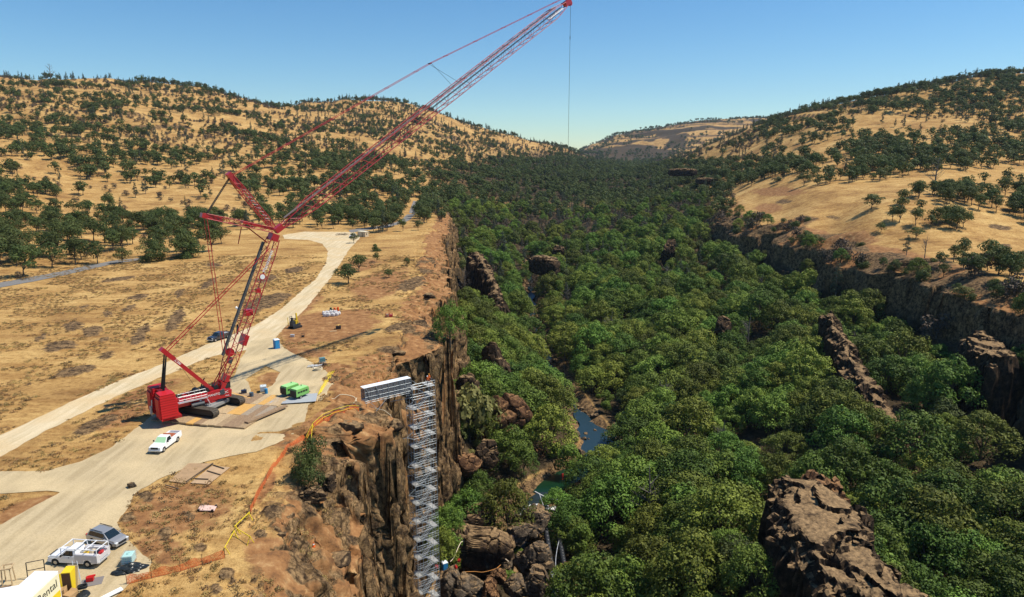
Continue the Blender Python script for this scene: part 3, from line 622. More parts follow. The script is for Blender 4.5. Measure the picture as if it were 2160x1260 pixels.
mesa([(115,250),(121,250),(117,228),(114,205),(113,176),(105,174),(106,205),(110,228)], 0, 26, 'long dark narrow rock fin slicing down through the treetops', RK_B, .5, 15, 2.0, zfun=lambda X, Y: np.interp(Y, (172, 180, 250), (-33, -29, -11)))
mesa([(139,207),(154,217),(152,200),(145,187),(136,184),(134,195)], -12, 34, 'dark block with a brown top standing before the right canyon wall', RK_B, .6, 21)
mesa([(112,150),(126,152),(130,140),(118,136)], -30, 14, 'brown rock ledge in deep shade near the right edge', RK_R, .6, 27)
# far ridge line of the second wall on the left
mesa([(-26,392),(-18,392),(-10,366),(-2,338),(-8,334),(-17,362)], 0, 26, 'steep brown rock wall sloping down to the creek beyond the left cliff', RK_B, .7, 41, 2.4, zfun=lambda X, Y: np.interp(Y, (334, 392), (-29, -9)))
for i, (u, v, dm, lb) in enumerate([(575, 1085, (2.2, 1.8, 1.1), 'dark rock on the plateau, uppermost left of the traffic cone'), (610, 1078, (1.6, 1.4, .9), 'dark rock on the plateau just left of the traffic cone'), (549, 1130, (1.5, 1.2, .7), 'low dark rock under the yellow sawhorse'), (592, 1118, (1.4, 1.2, .8), 'small dark rock below the traffic cone'), (480, 1215, (1.9, 1.6, 1.0), 'dark rock below the short orange fence'), (457, 1247, (2.1, 1.6, 1.1), 'dark rock nearest the bottom edge on the plateau'), (615, 1100, (1.2, 1.0, .7), 'smallest dark rock near the traffic cone'),
 (790, 905, (5.5, 4.5, 3.4), 'broad dark rock hump on the rim left of the scaffold'), (833, 862, (3.8, 3.0, 2.4), 'dark rock hump under the scaffold bridge'), (735, 890, (5.5, 4.0, 2.4), 'rounded dark rock mound beyond the large green bush'), (840, 742, (3.5, 2.6, 1.6), 'dark rock on the rim behind the stair tower'), (880, 668, (5, 4, 2.2), 'dark knobbly rock on the rim near the end of the jib shadow'), (905, 620, (4, 5, 2.4), 'dark rock on the rim beyond the end of the jib shadow'), (700, 1060, (4, 5, 2.0), 'brown rock swelling on the near plateau edge')]):
    p = gp(u, v); z_ = hz(p.x, p.y); rock((p.x, p.y, z_ + dm[2] * .46), dm, i * 37, 700 + i, RK_B, lb, 'boulder', 'boulder', sub=4, obst=False)
# cobbles along the creek: countable, grey
rg = random.Random(5); base_st = []
def BW(x, y):
    u, v, _ = proj(x, y, -50.)
    return 'just above the blue pool' if 222 < y < 245 else 'beside the blue pool' if y <= 222 else 'at the first bend above the pool' if y < 290 else 'near the foot of the sloping rock wall' if y > 375 else 'in the upper open reach' if y > 340 else 'in the lower open reach'
for i in range(7):
    o = rock((0, 0, 0), (1, 1, .75), 0, 300 + i, RK_G, 'grey boulder lying in the creek bed', 'boulder', 'boulder', 'boulders along the creek bed', sub=3, obst=False)
    base_st.append(o)
fl = [False] * 7
for i in range(210):
    if i < 150: y = rg.uniform(300, 405)
    else: y = rg.uniform(222, 262) if i < 180 else rg.uniform(196, 226)
    x = float(ip(RIV, y)) + rg.gauss(0, 3.2 if y > 290 else 5.5) + (6 if 196 < y < 226 and rg.random() < .5 else 0); s = rg.uniform(1.4, 4.2) if y > 290 else rg.uniform(.9, 2.6)
    j = i % 7; o = base_st[j] if not fl[j] else base_st[j].copy()
    if fl[j]: COL.objects.link(o)
    fl[j] = True; o['label'] = 'grey boulder in the creek bed ' + BW(x, y); o.location = (x, y, hz(x, y) + .15 * s); o.scale = (s, s * rg.uniform(.7, 1.2), s * rg.uniform(.7, 1.1)); o.rotation_euler = (0, 0, rg.uniform(0, 6.3))
for i in range(26):
    y = rg.uniform(135, 178); x = rg.uniform(-15, 14); s = rg.uniform(1.0, 3.0)
    o = base_st[i % 7].copy(); COL.objects.link(o); o.location = (x, y, hz(x, y) + .1); o.scale = (s, s * rg.uniform(.7, 1.2), s * .8); o.rotation_euler = (0, 0, rg.uniform(0, 6.3))
    o['label'] = 'small grey boulder at the canyon bottom ' + ('near the scaffold foot' if x < -6 else 'near the rapids' if y > 165 else 'among the big boulders'); o['group'] = 'small boulders at the canyon bottom'
# ================================================================ TREES
def leaf_mat(name, c1, c2, rnd=.25, trans=.25):
    m = bpy.data.materials.new(name); m.use_nodes = True; n = m.node_tree.nodes; l = m.node_tree.links; b = n['Principled BSDF']
    b.inputs['Roughness'].default_value = .65; b.inputs['Specular IOR Level'].default_value = .2
    g = n.new('ShaderNodeNewGeometry'); q = n.new('ShaderNodeTexNoise'); q.inputs['Scale'].default_value = .45; q.inputs['Detail'].default_value = 6; q.inputs['Roughness'].default_value = .7
    l.new(g.outputs['Position'], q.inputs['Vector']); r = n.new('ShaderNodeValToRGB'); l.new(q.outputs[0], r.inputs[0]); r.color_ramp.elements[0].position = .36; r.color_ramp.elements[1].position = .64
    r.color_ramp.elements[0].color = (*c1, 1); r.color_ramp.elements[1].color = (*c2, 1)
    oi = n.new('ShaderNodeObjectInfo'); mr = n.new('ShaderNodeMapRange'); mr.inputs[3].default_value = 1 - rnd; mr.inputs[4].default_value = 1 + rnd * .9; l.new(oi.outputs['Random'], mr.inputs[0])
    m2 = n.new('ShaderNodeMath'); m2.operation = 'MULTIPLY'; m2.inputs[1].default_value = 13.7; fr = n.new('ShaderNodeMath'); fr.operation = 'FRACT'; l.new(oi.outputs['Random'], m2.inputs[0]); l.new(m2.outputs[0], fr.inputs[0])
    mh = n.new('ShaderNodeMapRange'); mh.inputs[3].default_value = .5 - rnd * .07; mh.inputs[4].default_value = .5 + rnd * .09; l.new(fr.outputs[0], mh.inputs[0])
    h = n.new('ShaderNodeHueSaturation'); l.new(mr.outputs[0], h.inputs['Value']); l.new(mh.outputs[0], h.inputs['Hue']); l.new(r.outputs[0], h.inputs['Color']); l.new(h.outputs[0], b.inputs['Base Color'])
    if trans:
        t = n.new('ShaderNodeBsdfTranslucent'); l.new(h.outputs[0], t.inputs[0]); ms = n.new('ShaderNodeMixShader'); ms.inputs[0].default_value = trans
        l.new(b.outputs[0], ms.inputs[1]); l.new(t.outputs[0], ms.inputs[2]); l.new(ms.outputs[0], n['Material Output'].inputs[0])
    return m
LM_OAK = leaf_mat('oak_leaves', (.045, .066, .018), (.12, .145, .038), .22)
LM_CAN = leaf_mat('canyon_oak_leaves', (.052, .082, .012), (.205, .262, .038), .46, .10)
LM_RIP = leaf_mat('creek_tree_leaves', (.10, .16, .025), (.22, .30, .05), .18, .35)
LM_PINE = leaf_mat('grey_pine_needles', (.055, .070, .040), (.115, .140, .085), .18)
LM_BURN = leaf_mat('burnt_brush_twigs', (.062, .046, .031), (.135, .100, .068), .2, 0)
LM_YEL = leaf_mat('yellow_shrub_leaves', (.13, .13, .04), (.27, .24, .08), .1)
BARK = mat('bark', (.10, .08, .06), .9, var=.4, vs=2); BARKD = mat('grey_bark', (.17, .15, .13), .9, var=.3, vs=2)
def quads(C, Nrm, size, rg, asp=.75):
    n = len(C); Nrm = Nrm / (np.linalg.norm(Nrm, axis=1, keepdims=True) + 1e-9)
    t = rg.normal(size=(n, 3)); t -= (t * Nrm).sum(1, keepdims=True) * Nrm; t /= np.linalg.norm(t, axis=1, keepdims=True) + 1e-9
    b = np.cross(Nrm, t); s = (size * rg.uniform(.55, 1.3, n))[:, None]
    V = np.stack([C - t * s * .5, C - b * s * .5 * asp, C + t * s * .5, C + b * s * .5 * asp], 1).reshape(-1, 3)
    return V, np.arange(4 * n).reshape(-1, 4)
def clumps_cloud(cl, total, size, rg, jit=.55, up=.15):
    """cl: (x,y,z,r, squash)"""
    cl = np.array(cl); wgt = cl[:, 3] ** 2; idx = rg.choice(len(cl), total, p=wgt / wgt.sum()); d = rg.normal(size=(total, 3)); d[:, 2] = np.abs(d[:, 2]) * np.where(rg.rand(total) < .8, 1, -1)
    d /= np.linalg.norm(d, axis=1, keepdims=True); r = cl[idx, 3] * (.72 + .36 * rg.rand(total) ** .7); lump = 1 + .22 * (fbm3(d[:, 0] * 2.2 + idx, d[:, 1] * 2.2, d[:, 2] * 2.2, 2, 3) - .5) * 2
    C = cl[idx, :3] + d * (r * lump)[:, None] * np.array([1, 1, 1])[None] * np.c_[np.ones(total), np.ones(total), cl[idx, 4]]
    N = d + rg.normal(size=(total, 3)) * jit; N[:, 2] += up
    return quads(C, N, size, rg)
def trunk_mb(h, r, limbs, rg, lean=.1):
    b = MB(); p = Vector((0, 0, -.8)); n = 4; q = p
    dx, dy = rg.uniform(-lean, lean), rg.uniform(-lean, lean)
    for i in range(n):
        q2 = Vector((dx * h * ((i + 1) / n) ** 1.5, dy * h * ((i + 1) / n) ** 1.5, h * (i + 1) / n)); b.tube(q, q2, r * (1 - .18 * i), r * (1 - .18 * (i + 1)), 6, cap=False); q = q2
    for e in limbs:
        e = Vector(e); mid = q.lerp(e, .5) + Vector((rg.uniform(-.3, .3), rg.uniform(-.3, .3), -.1)); b.tube(q - Vector((0, 0, rg.uniform(0, h * .3))), mid, r * .42, r * .26, 5, cap=False); b.tube(mid, e, r * .26, r * .07, 4, cap=False)
    return b
LIB = {}
def proto(name, seed, kind, lod=1.):
    """returns (crown mesh, trunk mesh)"""
    rn = np.random.RandomState(seed); rg = random.Random(seed); cl = []
    if kind == 'oak':
        H = 8.5; th = 2.6
        for i in range(11):
            a = rg.uniform(0, 6.28); rr = rg.uniform(.6, 3.3); cl.append((math.cos(a) * rr, math.sin(a) * rr, rg.uniform(3.6, 7.0) - rr * .22, rg.uniform(1.0, 1.75), .8))
        cl.append((0, 0, 6.6, 1.9, .85)); tot, sz, m = int(1500 * lod), .46 / lod ** .45, LM_OAK
    elif kind == 'canyon':
        th = 3.0
        for i in range(26):
            a = i * 2.4 + rg.uniform(-.4, .4); rr = 5.0 * math.sqrt((i + .5) / 26) * rg.uniform(.85, 1.15); cl.append((math.cos(a) * rr, math.sin(a) * rr, 9.6 - rr * rr * .17 + rg.uniform(-.9, .8), rg.uniform(1.15, 1.9), .85))
        for i in range(8):
            a = i * .785 + rg.uniform(-.3, .3); cl.append((math.cos(a) * 5.0, math.sin(a) * 5.0, rg.uniform(2.6, 4.6), rg.uniform(1.3, 2.0), 1.1))
        tot, sz, m = int(6500 * lod), .40 / lod ** .45, LM_CAN
    elif kind == 'creek':
        th = 2.0
        for i in range(12):
            a = rg.uniform(0, 6.28); rr = rg.uniform(.2, 2.1); cl.append((math.cos(a) * rr, math.sin(a) * rr, rg.uniform(2.2, 6.2) - rr * .3, rg.uniform(.9, 1.5), .9))
        tot, sz, m = int(2200 * lod), .42, LM_RIP
    elif kind == 'pine':
        th = 6
        for i in range(20):
            z = 3.0 + 11.5 * i / 20 + rg.uniform(-.5, .5); rr = (1 - (z / 16.5) ** 1.6) * rg.uniform(1.0, 2.7); a = rg.uniform(0, 6.28); cl.append((math.cos(a) * rr, math.sin(a) * rr, z, rg.uniform(.8, 1.5) * (1.15 - z / 24), 1.0))
        cl.append((0, 0, 15.2, .8, 1.4)); tot, sz, m = int(1500 * lod), .50 / lod ** .45, LM_PINE
    elif kind == 'burnt':
        th = 1.5
        for i in range(9):
            a = rg.uniform(0, 6.28); rr = rg.uniform(0, 1.7); cl.append((math.cos(a) * rr, math.sin(a) * rr, rg.uniform(1.0, 3.6) - rr * .3, rg.uniform(.8, 1.4), .9))
        tot, sz, m = int(420 * lod), .42, LM_BURN
    elif kind == 'bush':
        th = .8
        for i in range(20):
            a = rg.uniform(0, 6.28); rr = rg.uniform(0, 2.5); cl.append((math.cos(a) * rr, math.sin(a) * rr, rg.uniform(1.0, 4.6) - rr * .6, rg.uniform(.7, 1.3), .9))
        tot, sz, m = int(6500 * lod), .22, LM_OAK
    elif kind in ('shrub', 'yellow'):
        th = .4
        for i in range(8):
            a = rg.uniform(0, 6.28); rr = rg.uniform(0, 1.1); cl.append((math.cos(a) * rr, math.sin(a) * rr, rg.uniform(.4, 1.5) - rr * .2, rg.uniform(.55, .95), .85))
        tot, sz, m = int(900 * lod), .26 / lod ** .45, LM_OAK if kind == 'shrub' else LM_YEL
    V, F = clumps_cloud(cl, tot, sz, rn, jit=.75 if kind in ('burnt', 'pine') else .36)
    if kind == 'canyon':      # inner mass so that the crown is closed
        v, f = ico(2); v = v * np.array([4.3, 4.3, 2.8]) + np.array([0, 0, 5.6]); v = v * (1 + (fbm3(v[:, 0] / 2, v[:, 1] / 2, v[:, 2] / 2, 2, seed) - .5)[:, None] * .2)
        F = np.vstack([F, np.c_[f, f[:, 2]] + len(V)]) if False else F; 
    cr = mesh_np('crown', V, F, m, link=False)
    if kind == 'burnt' or kind == 'dead': limbs = [(c[0], c[1], c[2] + c[3]) for c in cl]
    else: limbs = [c[:3] for c in cl[:9]]
    tb = trunk_mb(th if kind != 'pine' else 15, {'oak': .24, 'canyon': .34, 'pine': .24, 'burnt': .12, 'creek': .16}.get(kind, .08), limbs if kind != 'pine' else [], rg)
    if kind == 'pine':
        for c in cl[:14]: tb.tube((0, 0, max(2, c[2] - 1)), c[:3], .07, .02, 4, cap=False)
    tr = tb.build('trunk', BARKD if kind in ('burnt', 'pine') else BARK, link=False)
    return cr.data, tr.data
def dead_proto(seed):
    rg = random.Random(seed); b = MB(); b.tube((0, 0, -.5), (0, 0, 5), .22, .16, 6, cap=False); b.tube((0, 0, 5), (.3, .1, 9), .16, .03, 5, cap=False); br = MB()
    for i in range(16):
        z = rg.uniform(2.2, 8); a = rg.uniform(0, 6.28); L = (9.5 - z) * rg.uniform(.3, .55); p = Vector((0, 0, z)); q = p + Vector((math.cos(a) * L, math.sin(a) * L, L * .7)); br.tube(p, q, .06, .02, 4, cap=False)
        for j in range(3):
            m_ = p.lerp(q, rg.uniform(.4, .9)); br.tube(m_, m_ + Vector((rg.uniform(-.8, .8), rg.uniform(-.8, .8), rg.uniform(.2, 1))), .03, .012, 3, cap=False)
    return br.build('branches', BARKD, link=False).data, b.build('trunk', BARKD, link=False).data
PROTO = {k: [proto(k, s, k) for s in ss] for k, ss in dict(oak=(1, 2, 3, 4, 5), canyon=(11, 12, 13, 14, 15), creek=(21, 22, 23), pine=(31, 32, 33), burnt=(41, 42, 43), shrub=(51, 52, 53), yellow=(61,), bush=(65, 66)).items()}
PROTO['dead'] = [dead_proto(s) for s in (71, 72)]
PROTO_LO = {k: [proto(k, s, k, .22) for s in (s0, s0 + 1, s0 + 2)] for k, s0 in (('oak', 81), ('pine', 91), ('canyon', 86))}
KN = dict(oak='oak_tree', canyon='canyon_oak', creek='creekside_tree', pine='grey_pine', burnt='burnt_bush', shrub='green_shrub', yellow='yellow_shrub', bush='green_bush', dead='dead_tree')
def tree(kind, loc, s, rz, label, cat, group=None, var=0, sz=None):
    cr, tr = PROTO[kind][var % len(PROTO[kind])]
    e = bpy.data.objects.new(KN[kind], None); COL.objects.link(e); e.location = loc; e.rotation_euler = (0, 0, rz); e.scale = (s, s, s * (sz or 1)); tagit(e, label, cat, group)
    for nm, me in (('branches' if kind == 'dead' else 'crown', cr), ('trunk', tr)):
        o = bpy.data.objects.new(nm, me); COL.objects.link(o); o.parent = e
    return e
def gn_stuff(name, pts, kind, protos, label, cat):
    """pts: list of (x,y,z,scale,rot,variant): one object, instanced"""
    coll = bpy.data.collections.new(name + '_kinds')
    for i, (cr, tr) in enumerate(protos):
        bm = bmesh.new(); bm.from_mesh(cr); nf = len(bm.faces); bm.from_mesh(tr); bm.faces.ensure_lookup_table()
        me = bpy.data.meshes.new(f'{name}_{i:02d}'); 
        for f in bm.faces[nf:]: f.material_index = 1
        bm.to_mesh(me); bm.free(); me.materials.append(cr.materials[0]); me.materials.append(tr.materials[0])
        coll.objects.link(bpy.data.objects.new(f'{name}_{i:02d}', me))
    P = np.array(pts, float); me = bpy.data.meshes.new(name); me.vertices.add(len(P)); me.vertices.foreach_set('co', P[:, :3].astype(np.float32).ravel())
    for nm, ty, ar in (('sc', 'FLOAT', P[:, 3].astype(np.float32)), ('ro', 'FLOAT', P[:, 4].astype(np.float32)), ('vi', 'INT', P[:, 5].astype(np.int32))):
        a = me.attributes.new(nm, ty, 'POINT'); a.data.foreach_set('value', ar)
    o = bpy.data.objects.new(name, me); COL.objects.link(o)
    g = bpy.data.node_groups.new(name, 'GeometryNodeTree'); g.interface.new_socket('Geometry', in_out='INPUT', socket_type='NodeSocketGeometry'); g.interface.new_socket('Geometry', in_out='OUTPUT', socket_type='NodeSocketGeometry')
    n = g.nodes; l = g.links; gi = n.new('NodeGroupInput'); go = n.new('NodeGroupOutput'); ip_ = n.new('GeometryNodeInstanceOnPoints'); ci = n.new('GeometryNodeCollectionInfo')
    ci.inputs['Collection'].default_value = coll; ci.inputs['Separate Children'].default_value = True; ci.inputs['Reset Children'].default_value = True
    def na(nm, ty):
        q = n.new('GeometryNodeInputNamedAttribute'); q.data_type = ty; q.inputs[0].default_value = nm; return q.outputs[0]
    cx = n.new('ShaderNodeCombineXYZ'); l.new(na('ro', 'FLOAT'), cx.inputs[2]); l.new(gi.outputs[0], ip_.inputs['Points']); l.new(ci.outputs[0], ip_.inputs['Instance']); ip_.inputs['Pick Instance'].default_value = True
    l.new(na('vi', 'INT'), ip_.inputs['Instance Index']); l.new(cx.outputs[0], ip_.inputs['Rotation']); l.new(na('sc', 'FLOAT'), ip_.inputs['Scale']); l.new(ip_.outputs[0], go.inputs[0])
    md = o.modifiers.new('scatter', 'NODES'); md.node_group = g
    return tagit(o, label, cat, kind='stuff')
rng = np.random.RandomState(7)
# ---- hillside trees: candidates spread evenly over the ground, thinned to the woods seen in the photograph
NCAND = 70000
ly = np.sqrt(rng.uniform(190 ** 2, 2150 ** 2, NCAND)); sx = rng.uniform(-.92, .92, NCAND)
cx, cy = sx * ly, ly; cz = height(cx, cy); cu, cv_, ck = proj(cx, cy, cz)
_, inf = height(cx, cy, True)
ngrad = np.abs(height(cx + 2, cy) - height(cx - 2, cy)) / 4 + np.abs(height(cx, cy + 2) - cz) / 2
REG = [ # (polygon in pixels of tree feet, oak, pine, burnt) chance per candidate of 75 m2
 ([(-50,600),(-50,380),(140,400),(330,430),(470,470),(468,538),(300,556),(110,560),(60,596)], .85, .03, .03),
 ([(-50,380),(-50,230),(120,250),(300,300),(470,350),(560,420),(560,500),(470,470),(330,430),(140,400)], .50, .03, .10),
 ([(-50,230),(-50,130),(200,165),(420,180),(590,215),(600,330),(470,350),(300,300),(120,250)], .30, .07, .45),
 ([(470,350),(600,330),(900,350),(930,430),(900,470),(800,500),(640,470),(560,490)], .85, .05, .10),
 ([(560,415),(560,490),(640,478),(800,500),(820,470),(780,440),(690,425)], .55, .0, .0),
 ([(590,215),(720,205),(900,215),(1230,320),(1230,350),(900,350),(600,330)], .22, .12, .35),
 ([(900,345),(1230,335),(1440,340),(1530,380),(1560,440),(1500,480),(1000,480),(930,470),(900,430)], .85, .15, .75),
 ([(1400,400),(1430,345),(1600,340),(1760,330),(1900,300),(2200,255),(2200,345),(1980,370),(1760,392),(1650,400),(1600,395)], .98, .05, .0),
 ([(1440,345),(1500,290),(1640,235),(1850,170),(2200,140),(2200,255),(1900,300),(1760,330),(1600,340)], .52, .08, .08),
 ([(1850,170),(2200,140),(2200,215),(1850,235)], .75, .12, .05),
 ([(1880,470),(1900,420),(2000,400),(2200,370),(2200,470),(2080,490),(1960,480)], 1.0, .0, .0),
 ([(1990,590),(2000,520),(2060,500),(2200,500),(2200,600)], .5, .0, .0),
 ([(1240,345),(1300,290),(1600,255),(1600,345)], .10, .1, .5),
]
po = np.zeros(NCAND); pp = np.zeros(NCAND); pb = np.zeros(NCAND)
for poly, a, b_, c_ in REG:
    ins = inpoly(cu, cv_, poly); po = np.where(ins, a, po); pp = np.where(ins, b_, pp); pb = np.where(ins, c_, pb)
out = (cu < -50) | (cu > 2200)
po = np.where(out & (cz > 4), .45, po); pb = np.where(out & (cz > 60), .2, pb)
patch = sstep(fbm2(cx / 60, cy / 60, 4, 201), .42, .54); patch2 = sstep(fbm2(cx / 90, cy / 60, 4, 211), .40, .56)
dense = inpoly(cu, cv_, REG[7][0]) | inpoly(cu, cv_, REG[6][0]) | inpoly(cu, cv_, REG[10][0]) | inpoly(cu, cv_, REG[3][0])
okz = ~((inf['cv'] > .5) & (cy < 660) & (inf['e'] > -2) & (inf['e2'] > -1))
CLEAR = [[(1600,500),(1590,400),(1700,395),(1990,372),(2000,398),(1900,420),(1870,470),(1990,500),(1980,540),(1800,520)],
         [(600,520),(560,505),(480,545),(300,560),(0,610),(0,1260),(880,1260),(960,490),(900,480),(880,470),(780,500),(700,488),(600,488)],
         [(835,480),(870,420),(890,420),(880,480)]]
for c in CLEAR: okz &= ~inpoly(cu, cv_, c)
rr = rng.rand(NCAND); far_fade = np.interp(ly, (0, 700, 1500, 2200), (1, 1, .75, .6))
is_o = okz & (rr < po * np.where(dense, .35 + .65 * patch, patch * 1.15) * far_fade)
rr2 = rng.rand(NCAND); is_p = okz & ~is_o & (rr2 < pp * (.3 + patch2) * far_fade)
rr3 = rng.rand(NCAND); is_b = okz & ~is_o & ~is_p & (rr3 < pb * 1.7 * patch2 * far_fade)
def size_sort(ix, s): return ix[np.argsort(-(s[ix] / ck[ix]))]
os_ = rng.uniform(.75, 1.45, NCAND); ps_ = rng.uniform(.45, .95, NCAND); bs_ = rng.uniform(.6, 1.3, NCAND)
rot = rng.uniform(0, 6.28, NCAND); var = rng.randint(0, 5, NCAND)
inv = (cu > -60) & (cu < 2220)
LMK = [(1130,690,'the bouldery creek'),(1265,940,'the blue pool'),(1175,1020,'the green pool'),(1045,770,'the round headed rock pillar'),(1800,750,'the long rock fin'),(1700,1080,'the huge flat slab'),(2080,750,'the dark block'),
 (1523,680,'the lone rock amid the canopy'),(1412,500,'the double topped dark rock'),(1160,550,'the domed rock mound'),(1850,600,'the cleft in the right rim'),(1550,480,'the far right rim'),(1200,1200,'the black pipes'),(2120,1200,'the bottom right corner'),(1450,1200,'the bottom edge'),(1950,1000,'the shaded ledge'),
 (1500,800,'the canopy middle'),(1470,360,'the black far cliffs'),(1200,330,'the valley notch'),(970,500,'the left cliff'),
 (100,560,'the two huge oaks'),(370,520,'the low thickets'),(258,540,'the lone bushy oak by the road'),(500,420,'the crane struts'),(620,470,'the gravel turnaround'),(766,495,'the beige shed'),(870,440,'the paved road bend'),(108,165,'the tall bare skyline tree'),(560,215,'the skyline saddle'),(700,300,'the jib'),
 (330,330,'the mid left slope'),(60,330,'the left edge'),(850,230,'the brown flat topped hill'),(1838,430,'the lone spreading oak'),(1970,400,'the bare tree in the grove'),(2100,540,'the scattered oaks'),(1650,250,'the bare tree on the right ridge'),(1900,320,'the dark wood belt'),(1700,370,'the far end of the dark wood belt'),(2100,250,'the right edge')]
def where(u, v):
    m_ = min(LMK, key=lambda q: math.hypot(q[0] - u, (q[1] - v) * 1.4)); du = u - m_[0]; dv = v - m_[1]; r_ = math.hypot(du, dv)
    if r_ < 28: return 'close by ' + m_[2]
    q = ('right of ' if du > 0 else 'left of ') if abs(du) > abs(dv) * 1.3 else ('in front of ' if dv > 0 else 'behind ') if abs(dv) > abs(du) * 1.3 else (('front ' if dv > 0 else 'back ') + ('right of ' if du > 0 else 'left of '))
    return ('' if r_ < 75 else 'well ' if r_ > 150 and not q[0:2] in ('fr', 'ba') else 'farther ' if r_ > 150 else '') + q + m_[2]
def sizew(s): return 'small' if s < .85 else 'large' if s > 1.15 else 'mid sized'
VISK = {}
def emit(mask, sc, kind, label, cat, group, stuffname, stufflabel, nmax=290, cap=15, protos=None, lowname=None):
    ix = np.nonzero(mask)[0]; near = size_sort(ix[inv[ix]], sc)[:nmax]; ns = set(near.tolist())
    for i in near:
        t_ = tree(kind, (cx[i], cy[i], cz[i] - .2), sc[i], rot[i], None, cat, group, int(var[i])); t_['label'] = f'{sizew(sc[i] * (1.4 if kind == "pine" else 1))} {label} {where(cu[i], cv_[i])}'
    rest = [i for i in ix if i not in ns]
    if rest:
        pr_ = protos or PROTO_LO.get(kind) or PROTO[kind]
        gn_stuff(stuffname, [(cx[i], cy[i], cz[i] - .2, sc[i] * 1.05, rot[i], var[i] % len(pr_)) for i in rest], kind, pr_, stufflabel, cat)
    print(kind, len(near), len(rest))
def oak_label(u, v):
    if u > 1880: return 'green oak standing in the grove on the dry field at the right edge' if v > 380 else 'green oak on the grassy slope at right'
    if u > 1300: return 'green oak in the dark belt of woods above the dry field at right'
    if u > 480: return 'green oak in the woods behind the gravel turnaround'
    return 'green oak on the golden slope at left behind the paved road'
def oak_group(u, v): return 'x'
emit(is_o, os_, 'oak', 'green oak', 'oak tree', 'oaks on the dry slopes', 'far_oak_woods', 'far off oaks covering the golden hillsides', 295)
emit(is_p, ps_, 'pine', 'grey green pine', 'pine tree', 'pines on the slopes', 'far_pine_woods', 'far off pines on the ridges', 200)
emit(is_b, bs_, 'burnt', 'grey brown burnt bush', 'bush', 'burnt bushes on the slopes', 'far_burnt_brush', 'far off grey brown burnt brush on the slopes', 200)
# ---- skyline pines
sk = []
for i in range(260):
    u = random.Random(i).choice([random.Random(i * 3 + 1).uniform(0, 1180), random.Random(i * 3 + 1).uniform(1560, 2170)])
    best = None
    Yk = np.geomspace(700, 2100, 120); a, b_, c = ray(u, 250); Xk = Yk * a / b_; Zk = height(Xk, Yk); _, vv, _ = proj(Xk, Yk, Zk); j = int(np.argmin(vv))
    sk.append((Xk[j], Yk[j] - random.Random(i).uniform(-12, 25), 0, random.Random(i + 9).uniform(.35, .9), i, i % 3))
sk = [(x, y, hz(x, y) - .3, s, r, v) for x, y, _, s, r, v in sk]
for x, y, z, s, r, v in sk[:95]: tree('pine', (x, y, z), s, r, f'{sizew(s * 1.5)} pine on the skyline ridge {where(*proj(x, y, z)[:2])}', 'pine tree', 'pines along the skyline', v)
gn_stuff('skyline_pines', sk[95:], 'pine', PROTO_LO['pine'], 'thin line of far pines along the ridge tops', 'pine trees')
# ---- brush on the far mesa and dry weeds on the plateau
ms = []
for i in range(2600):
    y = rng.uniform(2500, 4600); u = rng.uniform(1200, 1640); x = (u - 1080) / FPX * y
    if float(fbm2(np.array([x / 160]), np.array([y / 160]), 3, 71)[0]) > .47 - .06 * (y < 3200): ms.append((x, y, 0, rng.uniform(1.0, 2.2), i, i % 3))
zz_ = height(np.array([m[0] for m in ms]), np.array([m[1] for m in ms])); ms = [(m[0], m[1], z_, m[3], m[4], m[5]) for m, z_ in zip(ms, zz_)]
gn_stuff('mesa_brush', ms, 'oak', PROTO_LO['oak'], 'dark brush and woods on the distant mesa', 'brush')
LM_DRY = leaf_mat('dry_weed', (.26, .16, .065), (.50, .34, .14), .25, .3); LM_DKW = leaf_mat('dark_weed', (.12, .08, .045), (.24, .165, .09), .25, .3)
def tuft(seed, m):
    rn = np.random.RandomState(seed); n = 46; c = np.c_[rn.normal(size=(n, 2)) * .35, np.abs(rn.normal(size=n)) * .18 + .05]; V, F = quads(c, rn.normal(size=(n, 3)) + np.array([0, 0, .4]), .26, rn); cr = mesh_np('crown', V, F, m, link=False).data
    b = MB(); b.tube((0, 0, -.1), (0, 0, .15), .03, .02, 4); return cr, b.build('t', BARK, link=False).data
tp = []
for i in range(42000):
    y = math.sqrt(rng.uniform(60 ** 2, 300 ** 2)); x = rng.uniform(-.95, .05) * y
    tp.append((x, y))
tp = np.array(tp); tz, ti = height(tp[:, 0], tp[:, 1], True); tu, tv, tk = proj(tp[:, 0], tp[:, 1], tz); ok = (ti['e'] < -1.0) & ~inpoly(tu, tv, road_poly) & ~inpoly(tu, tv, pad_poly); dn = fbm2(tp[:, 0] / 7, tp[:, 1] / 7, 4, 301); ok &= (dn > .47) & ~inpoly(tu, tv, [(590,700),(640,665),(780,655),(790,690),(720,722),(600,722)])
ix = np.nonzero(ok)[0]; dark = np.zeros(len(tp))
for c in DARK:
    a = R(c[4]); dx = tu - c[0]; dy = tv - c[1]; dark = np.maximum(dark, np.exp(-(((dx * math.cos(a) + dy * math.sin(a)) / c[2]) ** 2 + ((-dx * math.sin(a) + dy * math.cos(a)) / c[3]) ** 2)))
gn_stuff('dry_weeds', [(tp[i, 0], tp[i, 1], tz[i], rng.uniform(.3, .85), float(i), (2 + i % 2) if dark[i] > .35 or rng.rand() < .08 else i % 2) for i in ix], 'tuft', [tuft(1, LM_DRY), tuft(2, LM_DRY), tuft(3, LM_DKW), tuft(4, LM_DKW)], 'dry weeds and tufts of grass over the plateau', 'weeds')
print('tufts', len(ix))
